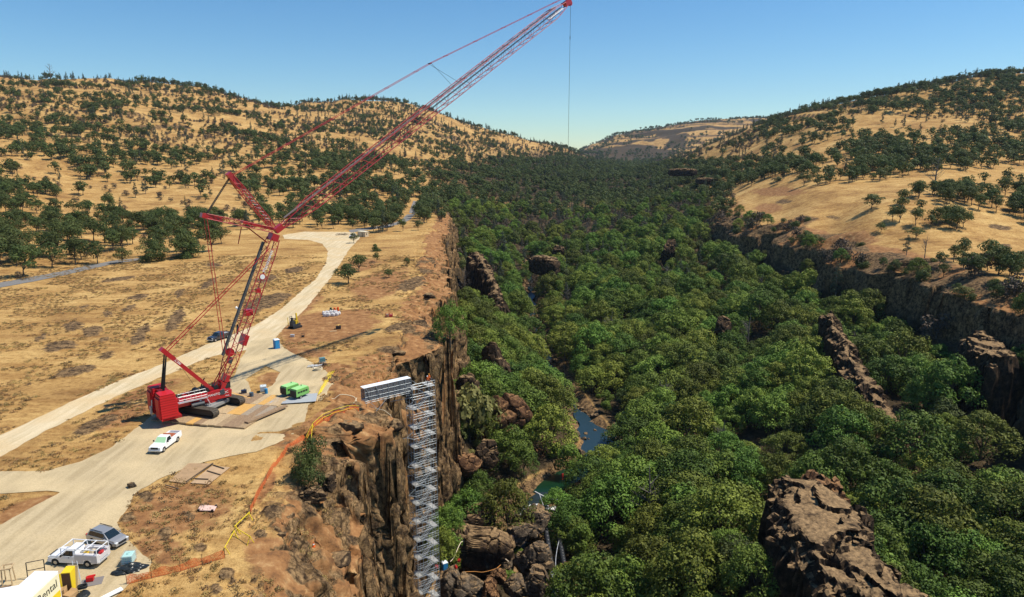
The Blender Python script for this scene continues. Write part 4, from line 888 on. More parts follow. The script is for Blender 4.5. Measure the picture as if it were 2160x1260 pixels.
# ---- canyon canopy
CP_ = []; SPC = 8.6; rg = random.Random(11)
for jy in range(int((660) / SPC)):
    y = 56 + jy * SPC
    if y > 700: break
    xl_, xr_ = float(ip(LRIM, y)), float(ip(RRIM, y))
    for jx in range(int((xr_ - xl_ + 60) / SPC)):
        x = xl_ + jx * SPC + (jy % 2) * SPC / 2 + rg.uniform(-2.2, 2.2); CP_.append((x, y + rg.uniform(-2.2, 2.2)))
CP_ = np.array(CP_); zc, ic = height(CP_[:, 0], CP_[:, 1], True); xv_ = ip(RIV, CP_[:, 1]); ru, rv, rk_ = proj(CP_[:, 0], CP_[:, 1], zc)
good = (ic['e'] > 8) & (ic['e2'] > 5) & (ic['wall'] < .1)
ey = np.abs(CP_[:, 0] - xv_); Yc = CP_[:, 1]
good &= ~((ey < 8.5) & (Yc > 150) & (Yc < 300)) & ~((ey < 7.5) & (Yc >= 300) & (Yc < 430)) & ~((ey < 12) & (Yc > 196) & (Yc < 232)) & ~((ey < 10) & (Yc > 166) & (Yc <= 196))
good &= ~((Yc > 110) & (Yc < 181) & (CP_[:, 0] < 11.5)) & ~((Yc < 183) & (CP_[:, 0] < 0))
good &= ~((rv > 575) & (ru < 905))
for (ox, oy, rx, ry, rz) in OBST:
    dx = CP_[:, 0] - ox; dy = CP_[:, 1] - oy; X_ = dx * math.cos(rz) + dy * math.sin(rz); Y_ = -dx * math.sin(rz) + dy * math.cos(rz)
    good &= ((X_ / (rx + 1)) ** 2 + (Y_ / (ry + 1)) ** 2 > 1) & ~((np.abs(X_) < rx) & (Y_ < 0) & (Y_ > -ry - 1) & (rx > 4))
for A_ in MES: good &= sdf(CP_[:, 0], CP_[:, 1], [tuple(q) for q in A_]) < -1.5
good &= ~((Yc > 180) & (Yc < 245) & (CP_[:, 0] > 103) & (CP_[:, 0] < 108)) & ~((Yc > 168) & (Yc < 188) & (CP_[:, 0] > 124) & (CP_[:, 0] < 142))
gap = fbm2(CP_[:, 0] / 20, CP_[:, 1] / 20, 3, 231) < .30; good &= ~gap
ci_ = np.nonzero(good)[0]; cs = rng.uniform(.85, 1.62, len(CP_)) * np.interp(Yc, (80, 300, 500, 640), (1, 1, .9, .75))
vis = ci_[(ru[ci_] > -40) & (ru[ci_] < 2200) & (rv[ci_] < 1400)]; order = vis[np.argsort(-(cs[vis] / rk_[vis]))][:292]; ns = set(order.tolist())
def can_label(u, v):
    if u > 1850: return 'big rounded oak in the canopy near the right canyon wall'
    if u > 1400: return 'big rounded oak in the middle of the canyon canopy'
    return 'big rounded oak in the canyon canopy near the creek'
mixr = rng.rand(len(CP_))
def species(i):
    if Yc[i] > 380 and mixr[i] < .22: return 'pine'
    if Yc[i] > 380 and mixr[i] < np.interp(Yc[i], (380, 600), (.38, .66)): return 'burnt'
    if .70 < mixr[i] < .73: return 'dead'
    if mixr[i] > .95: return 'creek'
    if mixr[i] > .91: return 'oak'
    return 'canyon'
SPN = dict(dead='bare leafless tree', pine='grey pine', burnt='greyish burnt bush', creek='bright green leafy tree', oak='dark small leaved oak', canyon='rounded canyon oak'); SPS = dict(dead=1.25, pine=.62, burnt=1.5, creek=1.35, oak=1.15, canyon=1)
for i in order:
    y = CP_[i]; sp_ = species(i)
    if sp_ != 'canyon': tree(sp_, (y[0], y[1], zc[i] - .5), cs[i] * SPS[sp_], rng.uniform(0, 6.28), f'{sizew(cs[i])} {SPN[sp_]} {where(ru[i], rv[i])}', 'tree', 'mixed trees among the canyon oaks', int(i) % 5); continue
    tree('canyon', (y[0], y[1], zc[i] - .5), cs[i], rng.uniform(0, 6.28), f'{sizew(cs[i])} rounded canyon oak {where(ru[i], rv[i])}', 'oak tree', 'oaks filling the canyon', int(i) % 5, rng.uniform(.85, 1.1))
rest = [i for i in ci_ if i not in ns]
VK = dict(canyon=lambda i: i % 5, pine=lambda i: 5 + i % 3, burnt=lambda i: 8 + i % 3, creek=lambda i: 11, oak=lambda i: 12, dead=lambda i: 13)
gn_stuff('canyon_forest', [(CP_[i, 0], CP_[i, 1], zc[i] - .5, cs[i] * SPS[species(i)], float(i), VK[species(i)](i)) for i in rest], 'canyon', PROTO['canyon'] + PROTO['pine'] + PROTO['burnt'] + PROTO['creek'][:1] + PROTO['oak'][:1] + PROTO['dead'][:1], 'rest of the oak forest filling the canyon floor', 'forest')
print('canyon', len(order), len(rest))
# bushes on ledges of the right wall and talus
k_ = 0
for i in range(900):
    y = rng.uniform(150, 560); side = rng.rand() < .5
    x = (float(ip(RRIM, y)) - rng.uniform(-2, 30)) if side else (float(ip(LRIM, y)) + rng.uniform(3, 12))
    if not side and y < 170: continue
    z, inn = height(np.array([x]), np.array([y]), True); z = float(z[0]); sl = abs(hz(x + 1, y) - z)
    u, v, d = proj(x, y, z)
    if sl < 1.2 and k_ < 120:
        kd = ['shrub', 'burnt', 'shrub', 'yellow', 'creek'][i % 5]; k_ += 1
        tree(kd, (x, y, z - .2), rng.uniform(1.0, 2.6) if kd != 'creek' else .8, rng.uniform(0, 6), 'low bush under the %s wall %s' % ('right' if side else 'left', where(u, v)), 'bush', 'bushes under the %s canyon wall' % ('right' if side else 'left'), i)
k_ = 0
for i in range(700):
    y = rng.uniform(175, 520); x = float(ip(RRIM, y)) + rng.uniform(-4, 13); z = hz(x, y); u, v, d = proj(x, y, z)
    if k_ >= 70 or u > 2190 or abs(hz(x - 1, y) - z) > 1.5: continue
    k_ += 1; kd = ('oak', 'shrub', 'burnt', 'canyon', 'shrub')[i % 5]
    tree(kd, (x, y, z - .3), rng.uniform(.5, .85) if kd in ('oak', 'canyon') else rng.uniform(1.2, 2.4), rng.uniform(0, 6), '%s on the right rim %s' % ('small tree' if kd in ('oak', 'canyon') else 'low bush', where(u, v)), 'bush', 'small trees and bushes on the right rim', i)
# bright creekside trees
k_ = 0
for i in range(400):
    y = rng.uniform(205, 430); sgn = -1 if rng.rand() < .5 else 1; x = float(ip(RIV, y)) + sgn * rng.uniform(6, 12) + (sgn * 5 if 196 < y < 232 else 0)
    if k_ > 70: break
    k_ += 1; tree('creek', (x, y, hz(x, y) - .3), rng.uniform(.5, .95), rng.uniform(0, 6), 'bright green tree ' + where(*proj(x, y, hz(x, y))[:2]), 'tree', 'bright green trees along the creek', i)
def spot(kind, u, v, k, s, label, cat, var=0, dz=0, sz=None, rz=0.):
    p = kp(u, v, k) if k else (hit(u, v) or gp(u, v)); z = hz(p.x, p.y)
    if k is None or True: pass
    if k and v > 850 and u > 900 and u < 1120: s = s * 1.75
    return tree(kind, (p.x, p.y, (min(max(p.z, z), z + 2) if k else z) + dz - .3), s, rz, label, cat, None, var, sz)
SPOT = [
 ('canyon', 1105, 985, 197, .42, 'leafy tree on the bank above the green pool', 'tree', 1, 1.1),
 ('canyon', 1080, 955, 200, .42, 'leafy tree at the foot of the sloping reddish slab', 'tree', 3, 1.1),
 ('canyon', 1110, 930, 214, .42, 'leafy tree on the bank left of the upright reddish boulder', 'tree', 4, 1.1),
 ('oak', 1838, 441, None, 1.75, 'lone spreading oak in the middle of the dry field', 'oak tree', 0, .62),
 ('oak', 1858, 490, None, .85, 'small round oak on the field below the lone spreading oak', 'oak tree', 1, .8),
 ('oak', 1932, 503, None, 1.2, 'low wide oak right of the small round one on the field', 'oak tree', 2, .6),
 ('oak', 1897, 470, None, 1.15, 'crooked slender oak left of the grove on the field', 'oak tree', 3, 1.0),
 ('oak', 2030, 545, None, .95, 'slim oak at the front left of the scattered oaks near the right edge', 'oak tree', 4, 1.2),
 ('oak', 2105, 580, None, .85, 'small oak on the grass just above the right rim', 'oak tree', 0, .9),
 ('oak', 2145, 584, None, 1.0, 'dark little oak at the right edge just above the rim', 'oak tree', 1, .9),
 ('oak', 735, 598, None, 1.25, 'spreading oak beside the dirt road above the dirt patch', 'oak tree', 2, .72),
 ('oak', 757, 575, None, 1.0, 'second oak just behind the spreading one beside the dirt road', 'oak tree', 3, .9),
 ('oak', 820, 586, None, .55, 'smallest oak on the bare plateau right of the spreading oak', 'oak tree', 4, .8),
 ('oak', 858, 561, None, .5, 'tiny round oak near the cliff edge', 'oak tree', 0, .9),
 ('oak', 795, 553, None, .5, 'thin young oak between the shed and the cliff', 'oak tree', 1, 1.1),
 ('bush', 792, 530, None, .8, 'dark green bush below the beige shed', 'bush', 1, 1.),
 ('oak', 746, 513, None, .62, 'small dark tree in front of the beige shed', 'tree', 2, 1.1),
 ('oak', 850, 488, None, .85, 'oak beside the bend of the paved road', 'oak tree', 3, 1.1),
 ('oak', 882, 486, None, .7, 'oak right of the bend of the paved road', 'oak tree', 4, 1.1),
 ('oak', 50, 585, None, 1.6, 'huge oak at the foot of the slope at the left edge', 'oak tree', 0, .95),
 ('oak', 110, 565, None, 1.3, 'huge oak second from the left edge at the foot of the slope', 'oak tree', 1, 1.),
 ('oak', 258, 556, None, .95, 'bushy oak standing alone beside the paved road', 'oak tree', 2, .9),
 ('bush', 325, 552, None, 2.0, 'wide low dark green thicket behind the paved road, left one', 'bush', 0, .85),
 ('bush', 400, 543, None, 2.2, 'wide low dark green thicket behind the paved road, right one', 'bush', 2, .8),
 ('pine', 1772, 530, 318, 1.05, 'tall grey green pine on the right rim', 'pine tree', 0, 1.),
 ('pine', 1912, 535, 300, .62, 'pale bushy young pine on the right rim', 'pine tree', 1, .85),
 ('pine', 1060, 505, 460, 1.35, 'big dark pine beyond the left cliff', 'pine tree', 1, 1.1),
 ('dead', 942, 520, None, .9, 'bare dead tree near the left cliff edge far up the plateau', 'dead tree', 0, 1.),
 ('dead', 1970, 405, None, 2.2, 'tall leafless tree standing in the grove on the field', 'dead tree', 1, 1.1),
 ('dead', 1950, 545, None, 1.0, 'leafless snag on the field near the scattered oaks', 'dead tree', 0, 1.2),
 ('dead', 108, 172, None, 3.2, 'tall leafless tree on the left skyline', 'dead tree', 1, 1.),
 ('dead', 1655, 244, None, 3.0, 'tall leafless tree on the right skyline', 'dead tree', 0, .9),
 ('dead', 1866, 178, None, 2.6, 'leafless tree on the right skyline near the top of the hill', 'dead tree', 1, .9),
 ('canyon', 1015, 905, 203, .52, 'dark green bush tree in front of the sloping reddish slab', 'tree', 0, 1.2),
 ('canyon', 985, 1030, 172, .58, 'tall leafy tree between scaffold and the green pool, left one', 'tree', 1, 1.15),
 ('canyon', 1010, 1010, 178, .52, 'leafy tree just behind the tall one right of the scaffold', 'tree', 2, 1.2),
 ('canyon', 1070, 1070, 172, .68, 'large leafy tree hanging over the green pool', 'tree', 3, 1.25),
 ('canyon', 940, 1075, 160, .50, 'leafy tree right beside the scaffold', 'tree', 4, 1.5),
 ('canyon', 930, 1130, 154, .40, 'light green tree touching the lower scaffold', 'tree', 2, 1.6),
 ('canyon', 955, 990, 180, .42, 'leafy tree at the foot of the left cliff', 'tree', 0, 1.4),
 ('creek', 1200, 1000, 205, 1.35, 'bright green tree between the two pools', 'tree', 0, 1.),
 ('creek', 1170, 985, 212, .9, 'bright green bush beside the upright reddish boulder', 'tree', 1, .8),
 ('creek', 1065, 1215, 152, .45, 'bright green shrub growing between the boulders at the bottom', 'shrub', 1, .8),
 ('creek', 1090, 1105, 165, .42, 'small yellow green shrub beside the rapids', 'shrub', 2, .7),
 ('creek', 1235, 1200, 155, 1.1, 'bright green tree right of the black pipes', 'tree', 2, 1.),
 ('creek', 1225, 1150, 165, 1.1, 'leafy green tree above the black pipes', 'tree', 0, 1.),
 ('creek', 1265, 1260, 150, 1.1, 'bright green tree at the bottom edge right of the pipes', 'tree', 1, 1.),
 ('creek', 2060, 1255, 125, 1.3, 'yellow green tree at the bottom edge near the right corner', 'tree', 2, 1.),
 ('creek', 2120, 1230, 128, 1.3, 'yellow green tree at the right corner of the picture', 'tree', 1, 1.),
 ('yellow', 770, 1075, 92, 1.5, 'yellow green shrub on the ledge of the near cliff', 'shrub', 0, .9),
 ('yellow', 828, 905, 130, 1.2, 'yellow green shrub hanging on the cliff edge left of the scaffold', 'shrub', 0, 1.5),
 ('shrub', 795, 1240, 84, .9, 'small green shrub on the near cliff at the bottom edge', 'shrub', 1, 1.),
 ('yellow', 990, 900, 200, 3.0, 'dry yellow bush at the foot of the left cliff', 'bush', 0, 1.6),
 ('bush', 648, 1000, 97, 1.0, 'large green bush growing on the plateau edge beside the orange fence', 'bush', 1, 1.25),
]
for i, (kd, u, v, k, s, lb, ct, vr, szz) in enumerate(SPOT): spot(kd, u, v, k, s, lb, ct, vr, 0, szz, i * 1.3)
# ================================================================ CRANE
RED = mat('crane_red', (.43, .010, .016), .42, spec=.5, var=.12, vs=1.5, coat=.3); REDD = mat('crane_dark_red', (.30, .012, .014), .5)
BLK = mat('black_steel', (.02, .022, .024), .55); GREY = mat('grey_steel', (.15, .15, .15), .7); LGREY = mat('light_grey_metal', (.55, .56, .56), .45, metal=.4)
GALV = mat('galvanised_tube', (.36, .40, .43), .45, metal=.3, var=.2, vs=2); WHITE = mat('white_paint', (.80, .80, .78), .35, spec=.5, coat=.3); ROPE = mat('wire_rope', (.05, .045, .04), .6)
RUB = mat('rubber', (.025, .025, .026), .85); GLS = mat('dark_glass', (.012, .02, .024), .06, spec=.8); CHR = mat('wheel_rim', (.45, .44, .42), .4, metal=.6)
TEXTW = mat('white_lettering', (.85, .85, .82), .6); TEXTB = mat('black_lettering', (.02, .02, .02), .6)
def text(name, s, size, M, m, parent, ext=.01):
    cu = bpy.data.curves.new(name, 'FONT'); cu.body = s; cu.size = size; cu.extrude = ext; cu.align_x = 'CENTER'; cu.align_y = 'CENTER'
    o = bpy.data.objects.new(name, cu); COL.objects.link(o); bpy.context.view_layer.update()
    me = bpy.data.meshes.new_from_object(o); bpy.data.objects.remove(o); me.materials.clear(); me.materials.append(m)
    o = bpy.data.objects.new(name, me); COL.objects.link(o)
    if parent is not None: o.parent = parent
    o.matrix_local = M; return o
def basis(o, x, y):   # matrix whose local X, Y follow x, y
    x = Vector(x).normalized(); y = Vector(y); y = (y - x * y.dot(x)).normalized(); z = x.cross(y)
    M = Matrix((x, y, z)).transposed().to_4x4(); M.translation = Vector(o); return M
CAZ = math.atan2(.676, .737); O0 = (-53.9, 115.0)
crane = empty('crawler_crane', (*O0, .40), CAZ, 'towering red lattice boom crawler crane with a long jib, standing on timber mats', 'crane')
def lattice(b, p0, p1, w0, h0, w, h, w1, h1, taper0, taper1, bay, rc, rl, up=None, m=0):
    """box lattice between two points in the crane's plane; w across (local y), h in the plane"""
    p0 = Vector(p0); p1 = Vector(p1); d = (p1 - p0); L = d.length; d = d / L; y = Vector((0, 1, 0)); n = d.cross(y).normalized()
    if n.z < 0: n = -n
    def sec(t):
        if t < taper0: f = t / taper0; ww, hh = w0 + (w - w0) * f, h0 + (h - h0) * f
        elif t > L - taper1: f = (L - t) / taper1; ww, hh = w1 + (w - w1) * f, h1 + (h - h1) * f
        else: ww, hh = w, h
        c = p0 + d * t; return [c + y * ww / 2 * a + n * hh / 2 * q for a, q in ((-1, -1), (1, -1), (1, 1), (-1, 1))]
    k = max(2, round(L / bay)); S = [sec(L * i / k) for i in range(k + 1)]
    for i in range(k):
        A, B = S[i], S[i + 1]
        for j in range(4):
            b.tube(A[j], B[j], rc, rc, 6, m, cap=False); j2 = (j + 1) % 4
            b.tube(A[j] if i % 2 else A[j2], B[j2] if i % 2 else B[j], rl, rl, 4, m, cap=False)
            if i % 4 == 0: b.tube(A[j], A[j2], rl, rl, 4, m, cap=False)
    return S, n
BF = (1.6, 0, 2.0); JN = (14.4, 0, 30.3); TP = (91.9, 0, 80.3); S1 = (7.1, 0, 40.5); S2 = (2.3, 0, 34.0); MT = (-6.3, 0, 11.6); MF = (.9, 0, 3.0)
b = MB(); Sb, nb = lattice(b, (2.4, 0, 3.9), (13.9, 0, 29.2), 1.8, .7, 2.2, 1.9, 2.0, 1.5, 4.5, 2.5, 1.45, .085, .045)
for sy in (-1, 1): b.beam((1.4, sy * .95, 1.7), (2.6, sy * .9, 4.4), .34, .75)
b.box((3.1, 0, 5.0), (1.2, 2.2, .5), M=Matrix.Rotation(-1.15, 3, 'Y')); b.beam((2.6, -.9, 4.2), (2.6, .9, 4.2), .35)
b.box((13.9, 0, 29.4), (1.3, 2.0, 1.3), M=Matrix.Rotation(-1.15, 3, 'Y')); b.build('boom', RED, crane)
b = MB(); Sj, nj = lattice(b, (15.6, 0, 31.2), (90.6, 0, 79.5), .9, .7, 2.3, 2.2, 1.1, 1.0, 7, 5, 1.85, .085, .042)
b.box((15.0, 0, 30.9), (1.6, 1.2, 1.0), M=Matrix.Rotation(-.57, 3, 'Y')); b.build('jib', RED, crane)
b = MB(); b.box((91.3, 0, 80.0), (2.2, 1.1, 1.1), M=Matrix.Rotation(-.57, 3, 'Y')); b.tube((92.2, -.3, 80.0), (92.2, .3, 80.0), .62, .62, 14); b.tube((90.9, -.35, 81.1), (90.9, .35, 81.1), .45, .45, 12); b.build('jib_head', RED, crane)
b = MB(); dj = (Vector((90.6, 0, 79.5)) - Vector((15.6, 0, 31.2))).normalized(); b.beam(Vector((17, .55, 31.9)) + nj * 1.0, Vector((88, .55, 77.8)) + nj * .9, .7, .10); b.build('walkway', mat('faded_walkway', (.20, .15, .14), .8), crane)['label'] = 'grey walkway along the top of the jib'
b = MB(); b.beam(Vector((4.2, .6, 8.5)) - nb * -1.05, Vector((13.2, .6, 28.2)) + nb * 1.05, .62, .35); b.build('boom_walkway', mat('weathered_grey', (.10, .105, .105), .8, var=.4, vs=1), crane)
# dark inner hoist lines of the jib
b = MB()
for y in (-.25, .25): b.tube((16, y, 31.6), (89, y, 78.6), .07, .07, 5)
b.build('jib_backstop_line', BLK, crane)
# struts
b = MB(); lattice(b, (13.9, 0, 31.3), S1, 1.7, .5, 1.5, .95, 1.1, .8, 2, 2, 1.0, .075, .045); q = (Vector(S1) - Vector(JN)).normalized(); b.beam(Vector(S1) - q * 2.4, Vector(S1) + q * .7, 1.15, .85); b.build('jib_strut', RED, crane)['label'] = 'upper red strut with white painted rungs'
b = MB()
for i in range(9):
    c = Vector(JN).lerp(Vector(S1), .22 + i * .065); b.beam(c + Vector((.25, -.8, .3)), c + Vector((.25, .8, .3)), .09)
b.build('strut_rung', TEXTW, crane)
b = MB(); lattice(b, (13.6, 0, 30.8), S2, 1.7, .9, 1.5, .85, 1.1, .8, 2, 2, 1.0, .075, .045); q = (Vector(S2) - Vector(JN)).normalized(); b.beam(Vector(S2) - q * 2.6, Vector(S2) + q * .7, 1.15, .8)
b.beam(Vector((13.9, 0, 30.9)), Vector((8.5, 0, 32.6)), 1.0, .5); b.build('jib_strut', RED, crane)['label'] = 'lower red strut'
b = MB(); b.tube((8.8, 0, 32.0), (12.6, 0, 28.6), .11, .11, 6); b.tube((8.4, .4, 31.6), (7.6, .4, 28.7), .09, .09, 5); b.build('strut_stop', REDD, crane)
# ropes and pendants
def ropes(nm, a, c, ys, r, m, links=0, sag=0):
    b = MB(); a = Vector(a); c = Vector(c)
    for y in ys:
        pts = [a.lerp(c, t / 8) + Vector((0, y, -sag * math.sin(math.pi * t / 8))) for t in range(9)]; b.path(pts, r, 5)
        for i in range(links):
            p = a.lerp(c, (i + .5) / links) + Vector((0, y, -sag * math.sin(math.pi * (i + .5) / links))); d = (c - a).normalized(); b.beam(p - d * .3, p + d * .3, .13)
    return b.build(nm, m, crane)
ropes('strut_rope', S1, S2, (-.42, -.28, -.14, .14, .28, .42), .035, BLK)
ropes('pendant', S1, (50, 0, 62.6), (-.55, .55), .055, RED, 6)['label'] = 'red pendant lines from the upper strut to the jib, lower half'
ropes('pendant', (50, 0, 62.6), (91.0, 0, 81.3), (-.5, .5), .05, RED, 5)['label'] = 'red pendant lines from the jib middle to the jib tip'
b = MB(); b.tube((50, -.5, 62.6), (55.5, -.5, 58.4), .035, .035, 4); b.tube((50, .5, 62.6), (57.5, .5, 59.6), .035, .035, 4); b.tube((50, -.55, 62.6), (50, .55, 62.6), .12, .12, 6); b.build('pendant_stay', BLK, crane)
ropes('pendant', S2, (3.4, 0, 9.6), (-.75, .75), .06, RED, 6)['label'] = 'red pendant lines hanging from the lower strut'
ropes('pendant', MT, (12.9, 0, 27.6), (-.62, .62), .075, RED, 5)['label'] = 'red pendant lines from the mast to the boom'
b = MB(); b.tube((92.5, 0, 79.5), (92.5, 0, -44), .04, .04, 6); b.tube((92.5, 0, 72.5), (92.5, 0, 71.7), .09, .09, 6); b.build('hoist_rope', ROPE, crane)
b = MB(); b.box((92.5, 0, -44.4), (.5, .35, 1.0)); b.tube((92.5, 0, -44.9), (92.5, 0, -45.4), .12, .12, 8); b.tube((92.3, 0, -45.6), (92.7, 0, -45.6), .12, .09, 8); b.build('hook_block', RED, crane)
# mast and backstay ropes
b = MB(); md = (Vector(MT) - Vector(MF)).normalized()
for y in (-.42, .42): b.beam(Vector(MF) + Vector((0, y, 0)), Vector(MT) + Vector((0, y, 0)), .34, .62)
b.beam(Vector(MT) - md * 1.8, Vector(MT) + md * .9, 1.3, .75); b.beam(Vector(MF).lerp(Vector(MT), .45) - Vector((0, .5, 0)), Vector(MF).lerp(Vector(MT), .45) + Vector((0, .5, 0)), .3)
b.build('mast', RED, crane)
mm_ = basis(Vector(MF).lerp(Vector(MT), .80) + Vector((0, -.60, 0)), -md, Vector((0, 0, 1))); text('mast_lettering', 'MLC300', .55, mm_, TEXTW, crane)
for y in (-.5, .5):
    b = MB()
    for dx in (-.14, -.05, .05, .14):
        for dy in (-.1, 0, .1): b.tube((MT[0] + dx * .4, y + dy, MT[2] - .3), (-7.4 + dx, y + dy, 4.8), .035, .035, 4)
    b.build('backstay_reeving', BLK, crane)
b = MB(); b.tube((-5.2, -.3, 11), (-2.2, -.8, 4.4), .025, .025, 4); b.build('signal_cable', ROPE, crane)
# upper works
b = MB(); b.box((-1.6, 0, 2.25), (9.6, 2.3, 1.0)); b.prism([(-2.6, 1.75), (3.4, 1.75), (3.6, 3.0), (1.2, 3.5), (-2.8, 3.1)], -1.5, -1.1); b.prism([(-2.6, 1.75), (3.4, 1.75), (3.6, 3.0), (1.2, 3.5), (-2.8, 3.1)], 1.1, 1.5)
b.box((-2.6, -.9, 3.0), (3.2, .9, .7)); b.box((-2.6, .9, 3.05), (3.2, .9, .8)); b.tube((0, 0, 1.35), (0, 0, 1.8), 1.5, 1.5, 20); b.build('upper_frame', RED, crane, bevel=.03)
text('frame_lettering', 'MANITOWOC', .55, basis((1.15, -1.53, 2.75), (1, 0, 0), (0, 0, 1)), TEXTW, crane)
text('frame_lettering', 'MLC', .34, basis((2.7, -1.53, 2.1), (1, 0, 0), (0, 0, 1)), TEXTW, crane)
b = MB(); b.box((-1.9, -1.53, 2.1), (.35, .03, .45)); b.box((-1.5, -1.53, 1.98), (.4, .03, .2)); b.build('warning_decal', TEXTW, crane)
b = MB()
for x in (-2.0, -.6): b.tube((x, -.85, 3.6), (x, .85, 3.6), .55, .55, 16)
b.tube((1.2, -.6, 3.7), (1.2, .6, 3.7), .45, .45, 14); b.build('winch_drum', BLK, crane)
b = MB(); b.box((3.2, 1.6, 2.9), (2.0, 1.2, 2.1)); b.build('cab', RED, crane, bevel=.06)
b = MB(); b.box((3.25, 1.6, 3.15), (2.04, 1.24, 1.1)); b.build('cab_window', GLS, crane)
b = MB(); b.box((1.9, -1.3, 2.9), (.8, .55, .9)); b.build('control_box', mat('charcoal', (.05, .06, .07), .5), crane, bevel=.03)
b = MB(); b.box((-3.2, -1.75, 2.75), (4.8, .8, .08), m=0)
for x in np.linspace(-5.5, -.9, 6):
    b.tube((x, -2.1, 2.75), (x, -2.1, 3.85), .03, .03, 4); b.tube((x, -1.4, 3.5), (x, -1.4, 4.2), .025, .025, 4)
for z in (3.3, 3.85): b.tube((-5.5, -2.1, z), (-.9, -2.1, z), .03, .03, 4)
for z in (3.7, 4.2): b.tube((-5.5, -1.4, z), (-.9, -1.4, z), .025, .025, 4)
for i in range(7): b.beam((-.9 + i * .12, -2.1, 2.6 - i * .3), (-.9 + i * .12, -1.5, 2.6 - i * .3), .12, .04)
b.build('service_platform', LGREY, crane)
b = MB(); b.tube((-3.5, -1.72, 1.9), (-1.4, -1.72, 1.9), .34, .34, 10); b.build('muffler', GREY, crane)
b = MB(); b.tube((4.4, -.1, 9.4), (4.4, .5, 9.4), .75, .75, 16); b.build('auxiliary_winch', RED, crane, smooth=False)
b = MB(); b.box((4.3, .25, 7.9), (.7, .7, 1.1), M=Matrix.Rotation(.35, 3, 'Y')); b.build('winch_guard', mat('charcoal', (.05, .06, .07)), crane)
b = MB(); b.box((8.2, .1, 16.2), (1.3, 1.5, 1.1)); b.box((10.2, -.3, 20.0), (.8, .8, .8)); b.build('rope_guide', RED, crane, bevel=.05)
b = MB(); b.tube((7.2, .9, 16.6), (6.5, 1.3, 17.2), .22, .22, 8); b.build('work_lamp', TEXTW, crane)
b = MB(); b.box((7.0, 0, 11.3), (1.9, 2.1, .8), M=Matrix.Rotation(-1.15, 3, 'Y')); b.build('boom_crossbox', RED, crane, bevel=.04)
b = MB()
for i in range(6): b.tube((5.8 + .1 * i, -.5 + .2 * i, 12.6 + .2 * i), (5.9 + .1 * i, -.2 + .2 * i, 13.3 + .15 * i), .16, .16, 7)
b.build('sheave_cluster', BLK, crane)
b = MB(); b.tube((.6, -.5, 3.4), (4.2, -.3, 8.8), .09, .09, 6); b.tube((.6, .5, 3.4), (4.2, .3, 8.8), .09, .09, 6); b.build('boom_stop', REDD, crane)
b = MB(); b.tube((-1.0, .4, 4.2), (-.3, .4, 5.6), .10, .10, 6); b.build('exhaust', BLK, crane)
# name boards
bm_ = Vector((12.1, -1.16, 25.3)); bd = (Vector((13.9, 0, 29.2)) - Vector((2.4, 0, 3.9))).normalized()
text('boom_lettering', 'Manitowoc', .95, basis(bm_, bd, nb), TEXTW, crane, .03)
b = MB(); c0 = bm_ - bd * 3.0; M3 = basis(c0, bd, nb).to_3x3(); b.tube(c0 - Vector((0, .04, 0)), c0 + Vector((0, .04, 0)), .62, .62, 20, 0); b.tube(c0 - Vector((0, .07, 0)), c0 - Vector((0, .04, 0)), .45, .45, 20, 1); b.build('emblem', [RED, TEXTW], crane)
c0 = Vector((86.3, -.98, 76.75)); b = MB(); q = basis(c0, dj, nj).to_3x3(); b.box(c0, (5.4, .06, 1.25), M=q); b.build('sign_board', TEXTW, crane)
text('sign_lettering', 'MAXIM  CRANE', .62, basis(c0 - Vector((0, .04, 0)), dj, nj), TEXTB, crane)
# counterweights
for sy, nm in ((-1, 'near'), (1, 'far')):
    b = MB(); y0 = sy * 2.35; n = 10
    for i in range(n): b.box((-7.6, y0, 1.05 + i * .43), (2.5 - .04 * (i % 2), 2.5 - .04 * (i % 2), .375))
    b.box((-7.6, y0, 5.25), (2.3, 2.3, .16)); b.box((-8.95, y0, 2.9), (.25, 1.9, 3.4)); b.box((-6.25, y0, 2.6), (.2, 2.3, 3.2)); b.build('counterweight', mat('counterweight_red', (.52, .012, .016), .5, coat=.1), crane, bevel=.025)
b = MB(); b.box((-7.2, 0, 1.1), (3.0, 7.2, .45)); b.box((-7.3, 0, 4.6), (1.6, 2.2, 1.1)); b.box((-6.0, 0, 2.4), (1.6, 1.8, 1.6)); b.build('counterweight_tray', REDD, crane)
b = MB(); b.tube((-9.1, 1.2, .6), (-8.9, 1.2, 3.4), .09, .09, 6); b.box((-9.2, 1.25, 1.6), (.2, .5, 1.4)); b.build('ladder', LGREY, crane)
